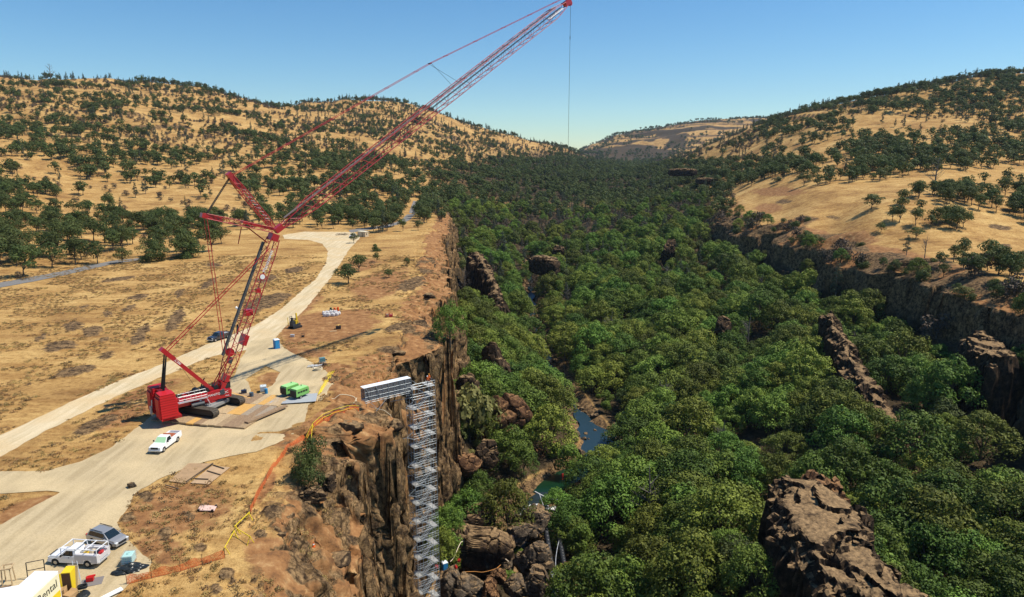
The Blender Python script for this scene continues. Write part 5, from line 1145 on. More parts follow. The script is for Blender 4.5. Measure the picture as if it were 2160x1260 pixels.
# crawlers
CR = R(-20) - CAZ; Rc = Matrix.Rotation(CR, 4, 'Z')
cb = MB(); cb.box((0, 0, .95), (3.0, 3.4, .8)); cb.box((1.6, 0, .85), (.9, 6.2, .6)); cb.box((-1.6, 0, .85), (.9, 6.2, .6)); o = cb.build('carbody', mat('carbody_grey', (.26, .26, .25), .6), crane, bevel=.04); o.matrix_local = Rc
for sy in (-1, 1):
    L = 9.0; hw = .68; b = MB(); y0 = sy * 3.2
    b.prism([(-L / 2 + .7, .25), (L / 2 - .7, .25), (L / 2 - .35, .7), (L / 2 - .7, 1.15), (-L / 2 + .7, 1.15), (-L / 2 + .35, .7)], y0 - .45, y0 + .45)
    o = b.build('crawler_frame', BLK, crane); o.matrix_local = Rc
    b = MB(); r = .68; pts = []
    s = 0; per = 2 * (L - 2 * r) + 2 * math.pi * r; N = 66
    for i in range(N):
        s = per * i / N; a = L - 2 * r
        if s < a: p = (-a / 2 + s, 1.38, 0)
        elif s < a + math.pi * r: t = (s - a) / r; p = (a / 2 + r * math.sin(t), .70 + r * math.cos(t), t)
        elif s < 2 * a + math.pi * r: p = (a / 2 - (s - a - math.pi * r), .02, math.pi)
        else: t = (s - 2 * a - math.pi * r) / r; p = (-a / 2 - r * math.sin(t), .70 - r * math.cos(t), math.pi + t)
        b.box((p[0], y0, p[1]), (per / N * .86, 1.35, .11), M=Matrix.Rotation(p[2], 3, 'Y'))
    o = b.build('track', mat('track_steel', (.085, .070, .052), .75, var=.4, vs=3), crane, bevel=0); o.matrix_local = Rc
# ================================================================ TIMBER MATS under the crane
WD = [mat('timber_a', (.40, .28, .16), .85, var=.35, vs=5, bump=.4), mat('timber_b', (.52, .38, .22), .85, var=.3, vs=5, bump=.4), mat('timber_c', (.33, .22, .13), .85, var=.35, vs=5, bump=.4), mat('timber_new', (.62, .36, .11), .8, var=.15, vs=4), mat('timber_grey', (.36, .29, .21), .85, var=.3, vs=5)]
P0 = gp(515, 908); P1 = gp(603, 858); P2 = gp(318, 890); ex = (P0 - P2); LX = ex.length; ex = ex.normalized(); ey = (P1 - P0).normalized(); ey = (ey - ex * ey.dot(ex)).normalized(); LY = 15.5
rg = random.Random(3); ang = math.atan2(ex.y, ex.x); nrow = 3; ncol = 13
LABC = {0: 'brown', 1: 'pale', 2: 'dark brown', 3: 'orange', 4: 'grey'}
ROWN = ['front', 'middle', 'back']
def mat_thing(c, L, W, a, mi, lab, z=.0, grp='timber mats under the crane'):
    b = MB(); n = max(2, int(W / .3))
    for i in range(n): b.box((0, -W / 2 + W * (i + .5) / n, .15), (L - rg.uniform(0, .06), W / n - .025, .26 + rg.uniform(-.012, .012)))
    o = b.build('timber_mat', WD[mi]); o.location = (c.x, c.y, z + .08); o.rotation_euler = (0, 0, a); return tagit(o, lab, 'timber mat', grp)
NTH = 'first second third fourth fifth sixth seventh eighth ninth tenth eleventh twelfth thirteenth'.split()
for i in range(ncol):
    for j in range(nrow):
        wq = LX / ncol; lq = LY / nrow
        c = P2 + ex * (wq * (i + .5)) + ey * (lq * (j + .5)) + ey * rg.uniform(-.12, .12)
        mi = rg.choice([0, 1, 1, 0, 2, 4]); mi = 3 if (i, j) in ((5, 0), (9, 1), (8, 1), (10, 2)) else mi
        mat_thing(c, lq - .05, wq - .04, ang + math.pi / 2, mi, f'{LABC[mi]} timber mat under the crane, {ROWN[j]} row, {NTH[i]} from the left end')
for (ua, va, ub, vb, mi, lab, zz) in ((520, 898, 604, 862, 2, 'long dark beam lying along the right edge of the crane mats', .32), (478, 834, 520, 846, 3, 'orange timber mat beyond the far crawler', 0.), (520, 838, 540, 848, 2, 'dark timber beam beyond the mats near the bucket', 0.), (440, 830, 470, 842, 0, 'brown timber mat behind the crane on the far side', 0.)):
    A = gp(ua, va); B = gp(ub, vb); mat_thing((A + B) / 2, (B - A).length, .9 if mi != 3 else 2.0, math.atan2(B.y - A.y, B.x - A.x), mi, lab, zz, None)
# ================================================================ VEHICLES
def wheel(par, x, y, r, w, side):
    b = MB(); b.tube((0, -w / 2, 0), (0, w / 2, 0), r, r, 20); t = b.build('wheel', RUB, par, bevel=.03); t.location = (x, y, r)
    b = MB(); b.tube((0, side * (w / 2 - .03), 0), (0, side * (w / 2 + .012), 0), r * .58, r * .52, 14); b.build('rim', CHR, t); return t
def side_panel(b, prof, y0, y1, m=0, inset=None): b.prism(prof, y0, y1, m, inset)
def arch(x, r, z0, n=7): return [(x + r * math.cos(t), z0 + r * math.sin(t)) for t in np.linspace(math.pi, 0, n)]
def pickup(name, loc, rz, paint, label, cat='pickup truck', crew=False, bed='open', shade=None, util=False):
    e = empty(name, loc, rz, label, cat); W = 2.0; hw = W / 2; L = 5.9
    xf, xr = 2.05, -1.75; zr = .45
    prof = [(-2.95, .62)] + [(-2.95, 1.18)] + [(-.25, 1.22), (-.25, 1.22), (1.25, 1.26), (2.55, 1.18), (2.92, 1.0), (2.95, .5)] + arch(xf, .48, .42)[::-1] + arch(xr, .48, .42)[::-1]
    b = MB(); b.prism(prof, -hw, hw, 0, {4: .04, 5: .12, 6: .1}); body = b.build('body', paint, e, bevel=.025)
    # open bed
    if not util:
        b = MB(); b.box((-1.62, 0, 1.205), (2.45, 1.62, .05)); b.build('bed_floor', mat('bed_grey', (.35, .35, .36), .5) if bed == 'open' else paint, e)
        b = MB()
        for y in (-.92, .92): b.box((-1.6, y, 1.30), (2.65, .13, .22))
        b.box((-2.88, 0, 1.30), (.10, 1.8, .22)); b.box((-.33, 0, 1.28), (.1, 1.8, .18)); b.build('bed_rail', paint, e, bevel=.02)
    x0 = -.30 if not crew else -.9
    b = MB(); b.prism([(x0, 1.2), (1.45, 1.2), (.70, 1.90), (x0 + .12, 1.92)], -hw + .06, hw - .06, 0, {2: .17, 3: .17}); b.build('cabin', paint, e, bevel=.03)
    b = MB(); b.prism([(1.02, 1.28), (1.475, 1.24), (.775, 1.86), (.70, 1.86)], -hw + .16, hw - .16, 0, {2: .12, 3: .12}); b.build('windscreen', shade or GLS, e)
    for s in (-1, 1):
        b = MB(); b.prism([(x0 + .18, 1.27), (1.22, 1.27), (.68, 1.80), (x0 + .25, 1.82)], s * (hw - .075), s * (hw - .045), 0); w_ = b.build('side_window', GLS, e)
        for v in w_.data.vertices:
            if v.co.z > 1.5: v.co.y -= s * .135
        b = MB(); b.box((1.15, s * (hw + .14), 1.36), (.12, .22, .24)); b.build('wing_mirror', BLK, e, bevel=.02)
        b = MB(); b.box((.35, s * (hw + .01), 1.1), (.14, .03, .05)); b.build('door_handle', BLK, e)
        b = MB(); b.box((2.86, s * .76, .92), (.14, .34, .22)); b.build('headlight', mat('lamp_glass', (.7, .72, .72), .15), e, bevel=.02)
        b = MB(); b.box((-2.96, s * .9, 1.0), (.06, .16, .36)); b.build('tail_light', mat('tail_red', (.5, .01, .01), .3), e)
    b = MB(); b.box((2.93, 0, .93), (.06, 1.15, .32)); b.build('grille', BLK, e, bevel=.01)
    b = MB(); b.box((2.96, 0, .55), (.20, 1.9, .24)); b.build('bumper', LGREY, e, bevel=.04); b = MB(); b.box((-3.0, 0, .58), (.18, 1.8, .2)); b.build('bumper', LGREY, e, bevel=.03)
    for x in (xf, xr):
        for s in (-1, 1): wheel(e, x, s * (hw - .14), .40, .27, s)
    b = MB(); b.box((0, 0, .5), (4.6, 1.3, .18)); b.build('chassis', BLK, e)
    return e
WP = mat('vehicle_white', (.82, .82, .82), .25, spec=.5, coat=.5); DK = mat('vehicle_dark', (.03, .028, .035), .25, spec=.5, coat=.5); SILV = mat('vehicle_silver', (.42, .41, .40), .3, metal=.5, coat=.5)
def at(u, v, z=.075): p = gp(u, v, 0); return Vector((p.x, p.y, hz(p.x, p.y) + z))
def head(u0, v0, u1, v1): d = gp(u1, v1) - gp(u0, v0); return math.atan2(d.y, d.x)
a = head(376, 933, 344, 957); p = (at(376, 933) + at(344, 957)) / 2; s = Vector((-math.sin(a), math.cos(a), 0)); c = p + (-s if (p - s).x < (p + s).x else s) * .86 - Vector((math.cos(a), math.sin(a), 0)) * .15
t = pickup('pickup_truck', c, a, WP, 'white pickup parked in front of the crane mats with a green sunshade in its windscreen', shade=mat('sunshade_green', (.38, .62, .36), .5))
t = MB(); t.prism([(-.75, 0), (.75, 0), (.2, .55)], -.8, .8); o = t.build('plywood_ramp', mat('rust_board', (.45, .13, .06), .8, var=.2)); o.location = c + Vector((math.cos(a) * -1.2, math.sin(a) * -1.2, 1.24)); o.rotation_euler = (0, 0, a + .1); tagit(o, 'rusty red folded board lying in the bed of the white pickup', 'board')
a = head(480, 716, 455, 724); pickup('pickup_truck', at(463, 717), a, DK, 'dark maroon pickup driving along the dirt road behind the boom', crew=True)
a = head(755, 500, 739, 506); pickup('pickup_truck', at(744, 502), a, WP, 'white pickup parked beside the beige shed far up the road', crew=True)
def suv(loc, rz, label):
    e = empty('parked_car', loc, rz, label, 'car'); hw = .93
    prof = [(-2.35, .45), (-2.38, .95), (-2.2, 1.08), (.9, 1.05), (1.9, .95), (2.3, .78), (2.38, .4)] + arch(1.42, .42, .36)[::-1] + arch(-1.4, .42, .36)[::-1]
    b = MB(); b.prism(prof, -hw, hw, 0, {3: .04, 4: .1, 5: .16, 6: .08, 2: .05}); b.build('body', SILV, e, bevel=.035)
    b = MB(); b.prism([(-2.28, 1.03), (1.15, 1.0), (.30, 1.62), (-1.2, 1.68), (-1.95, 1.60)], -hw + .05, hw - .05, 0, {2: .2, 3: .2, 4: .2}); b.build('cabin', SILV, e, bevel=.05)
    b = MB(); b.prism([(.78, 1.06), (1.17, 1.02), (.36, 1.60), (.26, 1.60)], -hw + .16, hw - .16, 0, {2: .13, 3: .13}); b.build('windscreen', GLS, e)
    for s in (-1, 1):
        b = MB(); b.prism([(-2.0, 1.1), (.85, 1.07), (.28, 1.54), (-1.75, 1.54)], s * (hw - .065), s * (hw - .035), 0); w_ = b.build('side_window', GLS, e)
        for v in w_.data.vertices:
            if v.co.z > 1.3: v.co.y -= s * .15
        b = MB(); b.beam((-1.9, s * .66, 1.73), (.1, s * .66, 1.72), .06, .05); b.build('roof_rail', BLK, e)
        b = MB(); b.box((.78, s * (hw + .1), 1.08), (.16, .2, .14)); b.build('wing_mirror', SILV, e, bevel=.03)
        b = MB(); b.box((2.18, s * .70, .76), (.3, .32, .16)); b.build('headlight', mat('lamp_glass', (.7, .72, .72)), e, bevel=.03)
        b = MB(); b.box((-2.37, s * .78, .95), (.08, .24, .3)); b.build('tail_light', mat('tail_red', (.5, .01, .01)), e)
    b = MB(); b.box((2.36, 0, .68), (.06, 1.0, .26)); b.build('grille', BLK, e)
    for x in (1.42, -1.4):
        for s in (-1, 1): wheel(e, x, s * (hw - .12), .36, .24, s)
    b = MB(); b.box((0, 0, .45), (4.0, 1.3, .2)); b.build('chassis', BLK, e); return e
a = head(183, 1146, 234, 1160); p = at(234, 1160); d = Vector((math.cos(a), math.sin(a), 0)); s = Vector((-math.sin(a), math.cos(a), 0)); suv(p - d * 1.42 + s * .86, a, 'silver station wagon car parked on the gravel beside the white utility truck')
# utility truck with rack
a = head(187, 1198, 108, 1193); p = at(187, 1198); d = Vector((math.cos(a), math.sin(a), 0)); s = Vector((-math.sin(a), math.cos(a), 0)); s = -s if s.y < 0 else s
c = p + d * 1.75 + s * .86
ut = pickup('utility_truck', c, a, WP, 'white utility truck with tool boxes and a white overhead rack', 'utility truck', crew=False, util=True)
GP_ = mat('pale_grey_paint', (.60, .57, .56), .4, coat=.2)
for sg in (-1, 1):
    b = MB(); b.prism([(-3.05, .62), (-3.05, 1.55), (-.38, 1.55), (-.38, .55), (-1.22, .55), (-1.25, .95), (-2.25, .95), (-2.28, .6)], sg * .62, sg * 1.08); b.build('tool_box', GP_, ut, bevel=.02)
b = MB(); b.box((-1.7, 0, 1.0), (2.6, 1.25, .08)); b.box((-3.02, 0, 1.05), (.06, 1.25, .5)); b.build('bed_floor', GP_, ut)
b = MB()
for sg in (-1, 1):
    b.beam((-3.0, sg * .95, 2.15), (1.2, sg * .95, 2.15), .07)
    for x in (-3.0, -.45, 1.2): b.beam((x, sg * 1.0, 1.5 if x < 1 else 1.2), (x, sg * .95, 2.15), .07)
for x in (-3.0, -1.7, -.45, 1.2): b.beam((x, -.95, 2.18), (x, .95, 2.18), .08)
b.build('ladder_rack', WP, ut)
rg = random.Random(8)
for i, (nm, col, lb) in enumerate((('tool_crate', (.5, .03, .03), 'red tool crate in the utility truck bed'), ('tool_crate', (.02, .02, .04), 'dark blue tool crate in the utility truck bed'), ('hose_bundle', (.6, .5, .35), 'tan bundle of hose in the utility truck bed'), ('gas_can', (.6, .4, .05), 'yellow fuel can in the utility truck bed'), ('tool_crate', (.35, .35, .33), 'grey tool crate behind the utility truck cab'))):
    b = MB(); x = -2.7 + i * .5; b.box((0, 0, .18), (.42, .6, .36)); b.box((0, 0, .39), (.36, .5, .06)); b.tube((0, -.12, .42), (0, .12, .5), .03, .03, 6); o = b.build(nm, mat(nm + str(i), col, .5), bevel=.02)
    o.location = ut.matrix_basis @ Vector((x, rg.uniform(-.2, .2), 1.06)); o.rotation_euler = (0, 0, a + rg.uniform(-.4, .4)); tagit(o, lb, 'tool crate' if 'crate' in nm else nm.replace('_', ' '))
# box truck
bt = empty('box_truck', (-46.75, 58.0, .08), R(-90), 'white rental box truck with a yellow lettered side at the bottom left corner', 'box truck')
YEL = mat('rental_yellow', (.75, .55, .02), .4); CREAM = mat('rental_cream', (.80, .74, .50), .4)
b = MB(); b.box((0, 0, 2.35), (6.6, 2.35, 2.95)); b.build('cargo_box', WP, bt, bevel=.04)
b = MB(); b.box((0, 1.19, 2.35), (6.3, .03, 2.5)); b.build('side_panel', CREAM, bt); b = MB(); b.box((0, 1.2, 1.45), (6.3, .03, .75)); b.build('side_stripe', YEL, bt)
text('side_lettering', 'Rental', 1.15, basis((-1.4, 1.215, 2.75), (-1, 0, 0), (0, 0, 1)), TEXTB, bt)
b = MB(); b.tube((.9, 1.19, 2.6), (.9, 1.235, 2.6), .62, .62, 24); b.build('side_emblem', TEXTB, bt); b = MB(); b.tube((.9, 1.23, 2.55), (.9, 1.25, 2.55), .30, .30, 12); b.build('emblem_centre', TEXTW, bt)
b = MB(); b.box((-3.33, 0, 2.3), (.05, 2.1, 2.5)); b.build('rear_door', GP_, bt)
b = MB(); b.box((4.2, 0, 1.55), (1.7, 2.1, 1.9)); b.build('cab', WP, bt, bevel=.1); b = MB(); b.box((5.02, 0, 1.85), (.08, 1.8, .8)); b.build('windscreen', GLS, bt)
b = MB(); b.box((.6, 0, .75), (7.6, 1.0, .3)); b.build('chassis', BLK, bt)
for x in (-2.2, 3.8):
    for sg in (-1, 1): wheel(bt, x, sg * 1.0, .45, .3, sg)
vn = empty('parked_van', (-51.2, 60.0, .08), R(200), 'white van with a dark windscreen half hidden at the very bottom left corner', 'van')
b = MB(); b.prism([(-2.4, .4), (-2.45, 1.2), (-2.3, 2.15), (.9, 2.2), (1.7, 1.35), (2.4, 1.1), (2.5, .4)], -.98, .98, 0, {2: .12, 3: .12, 4: .08, 5: .12}); b.build('body', WP, vn, bevel=.06)
b = MB(); b.prism([(.98, 2.14), (1.05, 2.12), (1.72, 1.40), (1.64, 1.38)], -.78, .78); b.build('windscreen', GLS, vn)
for x in (1.5, -1.6):
    for sg in (-1, 1): wheel(vn, x, sg * .86, .36, .24, sg)
for sg in (-1, 1):
    b = MB(); b.box((.4, sg * .97, 1.6), (1.0, .04, .5)); b.build('side_window', GLS, vn); b = MB(); b.box((2.45, sg * .7, .85), (.1, .3, .2)); b.build('headlight', mat('lamp_glass', (.7, .72, .72)), vn)
# ================================================================ SITE GEAR
def simple(name, b, m, loc, rz, label, cat, group=None, bevel=.02, smooth=False):
    o = b.build(name, m, bevel=bevel, smooth=smooth); o.location = loc; o.rotation_euler = (0, 0, rz); return tagit(o, label, cat, group)
BLU = mat('toilet_blue', (.02, .17, .42), .4, spec=.4); ROOFW = mat('toilet_roof', (.72, .76, .78), .4)
def toilet(loc, rz, label):
    e = empty('portable_toilet', loc, rz, label, 'portable toilet'); b = MB(); b.box((0, 0, 1.1), (1.12, 1.16, 2.0)); b.box((0, 0, .06), (1.2, 1.25, .12)); 
    for x in (-.45, -.15, .15, .45): b.box((x, -.59, 1.1), (.06, .04, 1.7)); b.box((x, .59, 1.1), (.06, .04, 1.7))
    b.build('cabin', BLU, e, bevel=.015); b = MB(); b.box((.575, 0, 1.05), (.04, .85, 1.8)); d = b.build('door', mat('toilet_door', (.025, .24, .52), .4), e, bevel=.01)
    b = MB(); b.box((.61, .3, 1.05), (.04, .08, .16)); b.build('handle', LGREY, d)
    b = MB(); b.prism([(-.64, 2.1), (.64, 2.1), (.5, 2.28), (-.5, 2.28)], -.66, .66, 0, {2: .14, 3: .14}); b.build('roof', ROOFW, e, bevel=.03); b = MB(); b.tube((-.4, .35, 2.2), (-.4, .35, 2.5), .05, .05, 8); b.build('vent_pipe', BLK, e); return e
toilet(at(584, 736), R(-50), 'blue portable toilet with a white roof standing on the dirt road')
# bottom toilet near the gangway
zb = kp(938, 1205, 151)
toilet((zb.x, zb.y, zb.z + .1), R(-60), 'blue portable toilet on the rock at the foot of the scaffold')
shed = empty('site_shed', at(766, 500, 0), R(-32), 'small beige flat roofed shed beside the gravel turnaround', 'shed')
b = MB(); b.box((0, 0, 1.35), (5.6, 2.6, 2.7)); b.build('wall', mat('beige_wall', (.55, .45, .30), .8), shed); b = MB(); b.box((0, 0, 2.78), (5.9, 2.9, .14)); b.build('roof', mat('pale_roof', (.75, .68, .5), .7), shed)
b = MB(); b.box((2.82, -.2, 1.5), (.05, .6, .8)); b.build('window', GLS, shed); b = MB(); b.box((.8, -1.32, 1.05), (.9, .05, 2.0)); b.build('door', mat('shed_door', (.30, .24, .15), .7), shed)
# timber pile by turnaround
b = MB(); rg = random.Random(4)
for i in range(26): c = Vector((rg.uniform(-3, 3), rg.uniform(-1.2, 1.2), .15 + rg.random() * .7)); d = Vector((rg.uniform(-1, 1), rg.uniform(-1, 1), rg.uniform(-.2, .2))).normalized() * rg.uniform(.8, 1.8); b.beam(c - d, c + d, .14)
simple('timber_pile', b, WD[4], at(720, 497, 0), 0, 'heap of grey scrap timber at the edge of the gravel turnaround', 'timber pile', bevel=0)
# compressors on a tarp
tr = MB(); V = []
b = MB(); n = 14
g_ = [(x / n * 8.2 - 4.1, y / n * 4.4 - 2.2) for y in range(n + 1) for x in range(n + 1)]
b.add([(x, y, .06 + .10 * float(fbm2(np.array([x * 1.3]), np.array([y * 1.3]), 2, 4)[0])) for x, y in g_], [(j * (n + 1) + i, j * (n + 1) + i + 1, (j + 1) * (n + 1) + i + 1, (j + 1) * (n + 1) + i) for j in range(n) for i in range(n)])
simple('tarpaulin', b, mat('grey_tarp', (.36, .38, .40), .6), at(620, 845, .22), R(12), 'pale grey tarpaulin spread under the green compressors', 'tarpaulin', bevel=0, smooth=True)
GRN = mat('compressor_green', (.20, .46, .12), .4, coat=.2); GRL = mat('compressor_green_top', (.34, .66, .24), .4)
def compressor(loc, rz, label, grp=None):
    e = empty('air_compressor', loc, rz, label, 'compressor'); b = MB(); b.prism([(-1.5, .55), (-1.5, 1.6), (-1.35, 1.95), (1.4, 1.95), (1.55, 1.6), (1.55, .55)], -.85, .85, 0); b.build('housing', GRN, e, bevel=.05)
    b = MB(); b.box((0, 0, 1.97), (2.7, 1.6, .06)); b.build('lid', GRL, e, bevel=.02); b = MB(); b.box((-1.52, 0, 1.15), (.06, 1.62, 1.15)); b.build('radiator_grille', BLK, e)
    b = MB(); b.tube((.7, .3, 1.95), (.7, .3, 2.25), .07, .07, 8); b.build('exhaust', BLK, e); b = MB()
    for i in range(4): b.box((-.9 + i * .6, -.87, 1.35), (.45, .03, .28))
    b.build('side_vent', BLK, e); b = MB(); b.box((0, 0, .48), (3.0, 1.2, .14)); b.beam((1.4, 0, .48), (2.5, 0, .42), .1); b.build('chassis', BLK, e)
    for x in (-.5,):
        for sg in (-1, 1): wheel(e, x, sg * .8, .34, .2, sg)
    return e
compressor(at(612, 836, .3), R(58), 'green towable air compressor, the left one of the pair on the tarpaulin'); compressor(at(633, 841, .3), R(58), 'green towable air compressor, the right one of the pair on the tarpaulin')
# water tote and barrels
def drum(loc, m, label, r=.3, h=.9, cat='barrel', name='barrel'):
    b = MB(); b.tube((0, 0, 0), (0, 0, h), r, r, 16)
    for z in (0, h * .35, h * .66, h): b.tube((0, 0, z - .02), (0, 0, z + .02), r * 1.04, r * 1.04, 16)
    return simple(name, b, m, loc, 0, label, cat, bevel=0)
def tote(loc, rz, label, m=None):
    e = empty('liquid_tote', loc, rz, label, 'liquid tote'); b = MB(); b.box((0, 0, .68), (1.05, 1.25, .95)); b.tube((0, 0, 1.15), (0, 0, 1.24), .15, .15, 12); b.build('tank', m or mat('tote_white', (.62, .68, .70), .35), e, bevel=.08); b = MB()
    for z in (.25, .5, .75, 1.0, 1.18):
        for s in (-1, 1): b.tube((-.56, s * .66, z), (.56, s * .66, z), .02, .02, 4); b.tube((s * .56, -.66, z), (s * .56, .66, z), .02, .02, 4)
    for x in (-.56, -.2, .2, .56):
        for s in (-1, 1): b.tube((x, s * .66, .15), (x, s * .66, 1.18), .02, .02, 4)
    b.build('cage', LGREY, e); b = MB(); b.box((0, 0, .07), (1.1, 1.3, .14)); b.build('pallet', WD[0], e); return e
tote(at(556, 828), R(20), 'white caged liquid tote next to the blue barrel')
drum(at(562, 832), mat('barrel_blue', (.02, .22, .45), .4), 'bright blue barrel beside the white caged tote'); drum(at(531, 840), mat('bin_grey', (.07, .10, .13), .5), 'dark grey bin standing by the far crawler track', .38, .95)
b = MB(); b.box((0, 0, .45), (1.0, .7, .7)); b.tube((-.5, 0, .3), (.5, 0, .3), .35, .35, 10); b.beam((0, 0, .8), (.3, 0, 1.1), .08); simple('generator', b, mat('navy_plastic', (.02, .03, .06), .4), at(515, 833), .4, 'dark blue portable generator between the crane and the dirt island', 'generator')
# pumps and hoses
e = empty('water_pump', at(680, 766, 0), .5, 'teal pump box on skids near the edge of the gravel yard', 'pump'); b = MB(); b.box((0, 0, .75), (1.1, .8, .85)); b.build('housing', mat('teal', (.10, .22, .24), .5), e, bevel=.04)
b = MB(); b.beam((-.8, .4, .2), (.8, .4, .2), .1); b.beam((-.8, -.4, .2), (.8, -.4, .2), .1)
for x in (-.6, .6):
    for y in (-.4, .4): b.tube((x, y, .2), (x, y, 1.3), .03, .03, 5)
b.build('skid', LGREY, e); b = MB(); b.tube((.5, 0, .6), (1.0, 0, .6), .15, .15, 10); b.build('outlet', BLK, e)
def coil(loc, r, m, label, n=4, pr=.06, cat='hose'):
    b = MB()
    for k in range(n):
        rr = r * (1 - .12 * (k % 2)); pts = [(math.cos(t) * rr, math.sin(t) * rr * .8, .08 + k * .1 + .03 * math.sin(3 * t)) for t in np.linspace(0, 6.283, 20)]; b.path(pts, pr, 6)
    return simple('hose_coil', b, m, loc, .4, label, cat, bevel=0)
HOSE = mat('cream_hose', (.68, .58, .40), .6); coil(at(671, 782), .85, HOSE, 'coil of cream hose lying at the gravel edge', 5, .08)
b = MB(); rg = random.Random(2)
for i in range(9): p = Vector((rg.uniform(-1.2, 1.2), rg.uniform(-.4, .4), .1 + rg.random() * .4)); b.tube(p - Vector((.6, .1, 0)), p + Vector((.6, .2, 0)), .09, .09, 6)
simple('pipe_bundle', b, LGREY, at(666, 775), .3, 'untidy bundle of pale pipes beside the coil of cream hose', 'pipe bundle', bevel=0)
b = MB(); b.box((0, 0, .15), (.9, .5, .3)); b.tube((-.3, 0, .3), (.3, 0, .3), .14, .14, 8); simple('battery_box', b, BLK, at(685, 772), 0, 'small black box right of the teal pump', 'box')
def hose(pts, r, m, label, lift=.1, cat='hose', name='hose'):
    W_ = [gp(u, v) for u, v in pts]; q = []
    for i in range(len(W_) - 1):
        for t in np.linspace(0, 1, 7)[:-1]:
            p0 = W_[max(i - 1, 0)]; p1 = W_[i]; p2 = W_[i + 1]; p3 = W_[min(i + 2, len(W_) - 1)]
            q.append(.5 * ((2 * p1) + (-p0 + p2) * t + (2 * p0 - 5 * p1 + 4 * p2 - p3) * t * t + (-p0 + 3 * p1 - 3 * p2 + p3) * t ** 3))
    q.append(W_[-1]); b = MB(); b.path([(p.x, p.y, hz(p.x, p.y) + lift) for p in q], r, 6, 0); o = b.build(name, m); return tagit(o, label, cat)
hose([(648, 833), (656, 841), (675, 842), (690, 835), (720, 829), (745, 826), (752, 830)], .07, HOSE, 'cream hose snaking from the compressors to the scaffold bridge')
hose([(752, 826), (745, 836), (744, 845), (757, 851)], .07, HOSE, 'loop of cream hose at the foot of the scaffold bridge', .15)
YELP = mat('yellow_pipe', (.80, .60, .03), .4)
b = MB()
A = gp(673, 838); B_ = gp(699, 783)
for i in range(5):
    q_ = [A.lerp(B_, .03 * i + (.87 - .01 * i) * t / 8) for t in range(9)]; b.path([(p.x + i * (.10 + .02 * t_) - .3, p.y, hz(p.x, p.y) + .28 + .05 * (i % 2)) for t_, p in enumerate(q_)], .05, 6)
tagit(b.build('pipe_bundle', YELP), 'bundle of yellow pipes lying across the gravel edge', 'pipe bundle')
# bulk bags
BAG = mat('bag_white', (.66, .64, .62), .8, var=.15, vs=4)
def bag(loc, lb):
    V, F = ico(3); V = np.sign(V) * np.abs(V) ** .55 * np.array([.55, .55, .52]); V = V * (1 + (fbm3(V[:, 0] * 3 + loc.x, V[:, 1] * 3, V[:, 2] * 3, 2, 5) - .5)[:, None] * .25)
    o = mesh_np('bulk_bag', V, F, BAG, smooth=True); o.location = (loc.x, loc.y, loc.z + .5); tagit(o, lb, 'bulk bag', 'white bulk bags in a row')
    b = MB()
    for x, y in ((-.4, -.4), (.4, -.4), (.4, .4), (-.4, .4)): b.path([(x * .8, y * .8, .4), (x, y, .75), (x * .6, y * .8, .5)], .03, 5)
    b.build('lifting_loop', BAG, o)
for i, (u, v) in enumerate([(686, 668), (693, 668), (702, 667), (710, 666)]): bag(at(u, v, 0), f'white bulk bag in the front row on the red dirt, {["first","second","third","fourth"][i]} from the left')
for i, (u, v) in enumerate([(684, 664), (691, 663), (699, 662), (707, 662), (714, 664)]): bag(at(u, v, 0), f'white bulk bag in the back row on the red dirt, {["first","second","third","fourth","fifth"][i]} from the left')
ORG = mat('safety_orange', (.75, .13, .02), .5)
for i, (u, v, m_, lb) in enumerate([(698, 657, mat('barrel_dark', (.05, .08, .04), .5), 'dark green barrel behind the white bulk bags'), (706, 657, ORG, 'orange barrel behind the middle of the white bulk bags'), (713, 656, ORG, 'orange barrel behind the right end of the white bulk bags')]): drum(at(u, v, 0), m_, lb, .32, 1.1)
# drill rig
rig = empty('drill_rig', at(623, 692, 0), R(60), 'black and yellow drilling rig standing beside the dirt road on the red dirt', 'drill rig'); YLW = mat('machine_yellow', (.70, .48, .03), .4)
for sg in (-1, 1):
    b = MB(); b.prism([(-1.5, .2), (-1.2, 0), (1.2, 0), (1.5, .2), (1.4, .6), (-1.4, .6)], sg * .65, sg * 1.05); b.build('track', BLK, rig)
b = MB(); b.box((0, 0, .9), (2.6, 1.3, .6)); b.box((-.8, .1, 1.5), (.9, 1.1, .9)); b.build('chassis', mat('dark_machine', (.035, .04, .045), .5), rig, bevel=.04)
b = MB(); b.beam((.7, 0, .8), (.55, 0, 3.9), .28, .34); b.beam((.7, -.4, .8), (.6, -.35, 2.0), .25); b.build('drill_mast', YLW, rig); b = MB(); b.tube((-.1, -.5, 1.2), (-.1, -.5, 2.1), .25, .25, 10); b.box((.3, .5, 1.7), (.5, .4, .7)); b.build('engine_cover', YLW, rig)
b = MB()
for z in (1.4, 2.0, 2.6): b.tube((-.7, -.1, z), (-.7, .6, z), .28, .28, 10)
for x, y in ((-1.1, .7), (-.3, .7)): b.tube((x, y, 1), (x, y, 3.2), .05, .05, 5)
b.beam((-1.2, .7, 3.1), (-.2, .7, 3.1), .1); b.build('hose_rack', BLK, rig)
b = MB(); b.beam((-1.5, .9, .8), (-1.5, .9, 3.0), .12); b.build('side_post', YLW, rig)
e = empty('pallet_stack', at(714, 694, 0), .2, 'small dark crate topped with tan timber on the red dirt', 'crate'); b = MB(); b.box((0, 0, .5), (1.3, 1.1, .8)); b.build('crate', mat('dark_crate', (.06, .045, .04), .8), e, bevel=.02)
b = MB(); b.beam((-.9, -.2, 1.0), (.9, .1, 1.02), .25, .12); b.beam((-.5, .4, .98), (1.1, .45, 1.1), .2, .1); b.beam((0, -.6, .98), (.2, .7, 1.06), .22, .12); b.build('timber', WD[3], e)
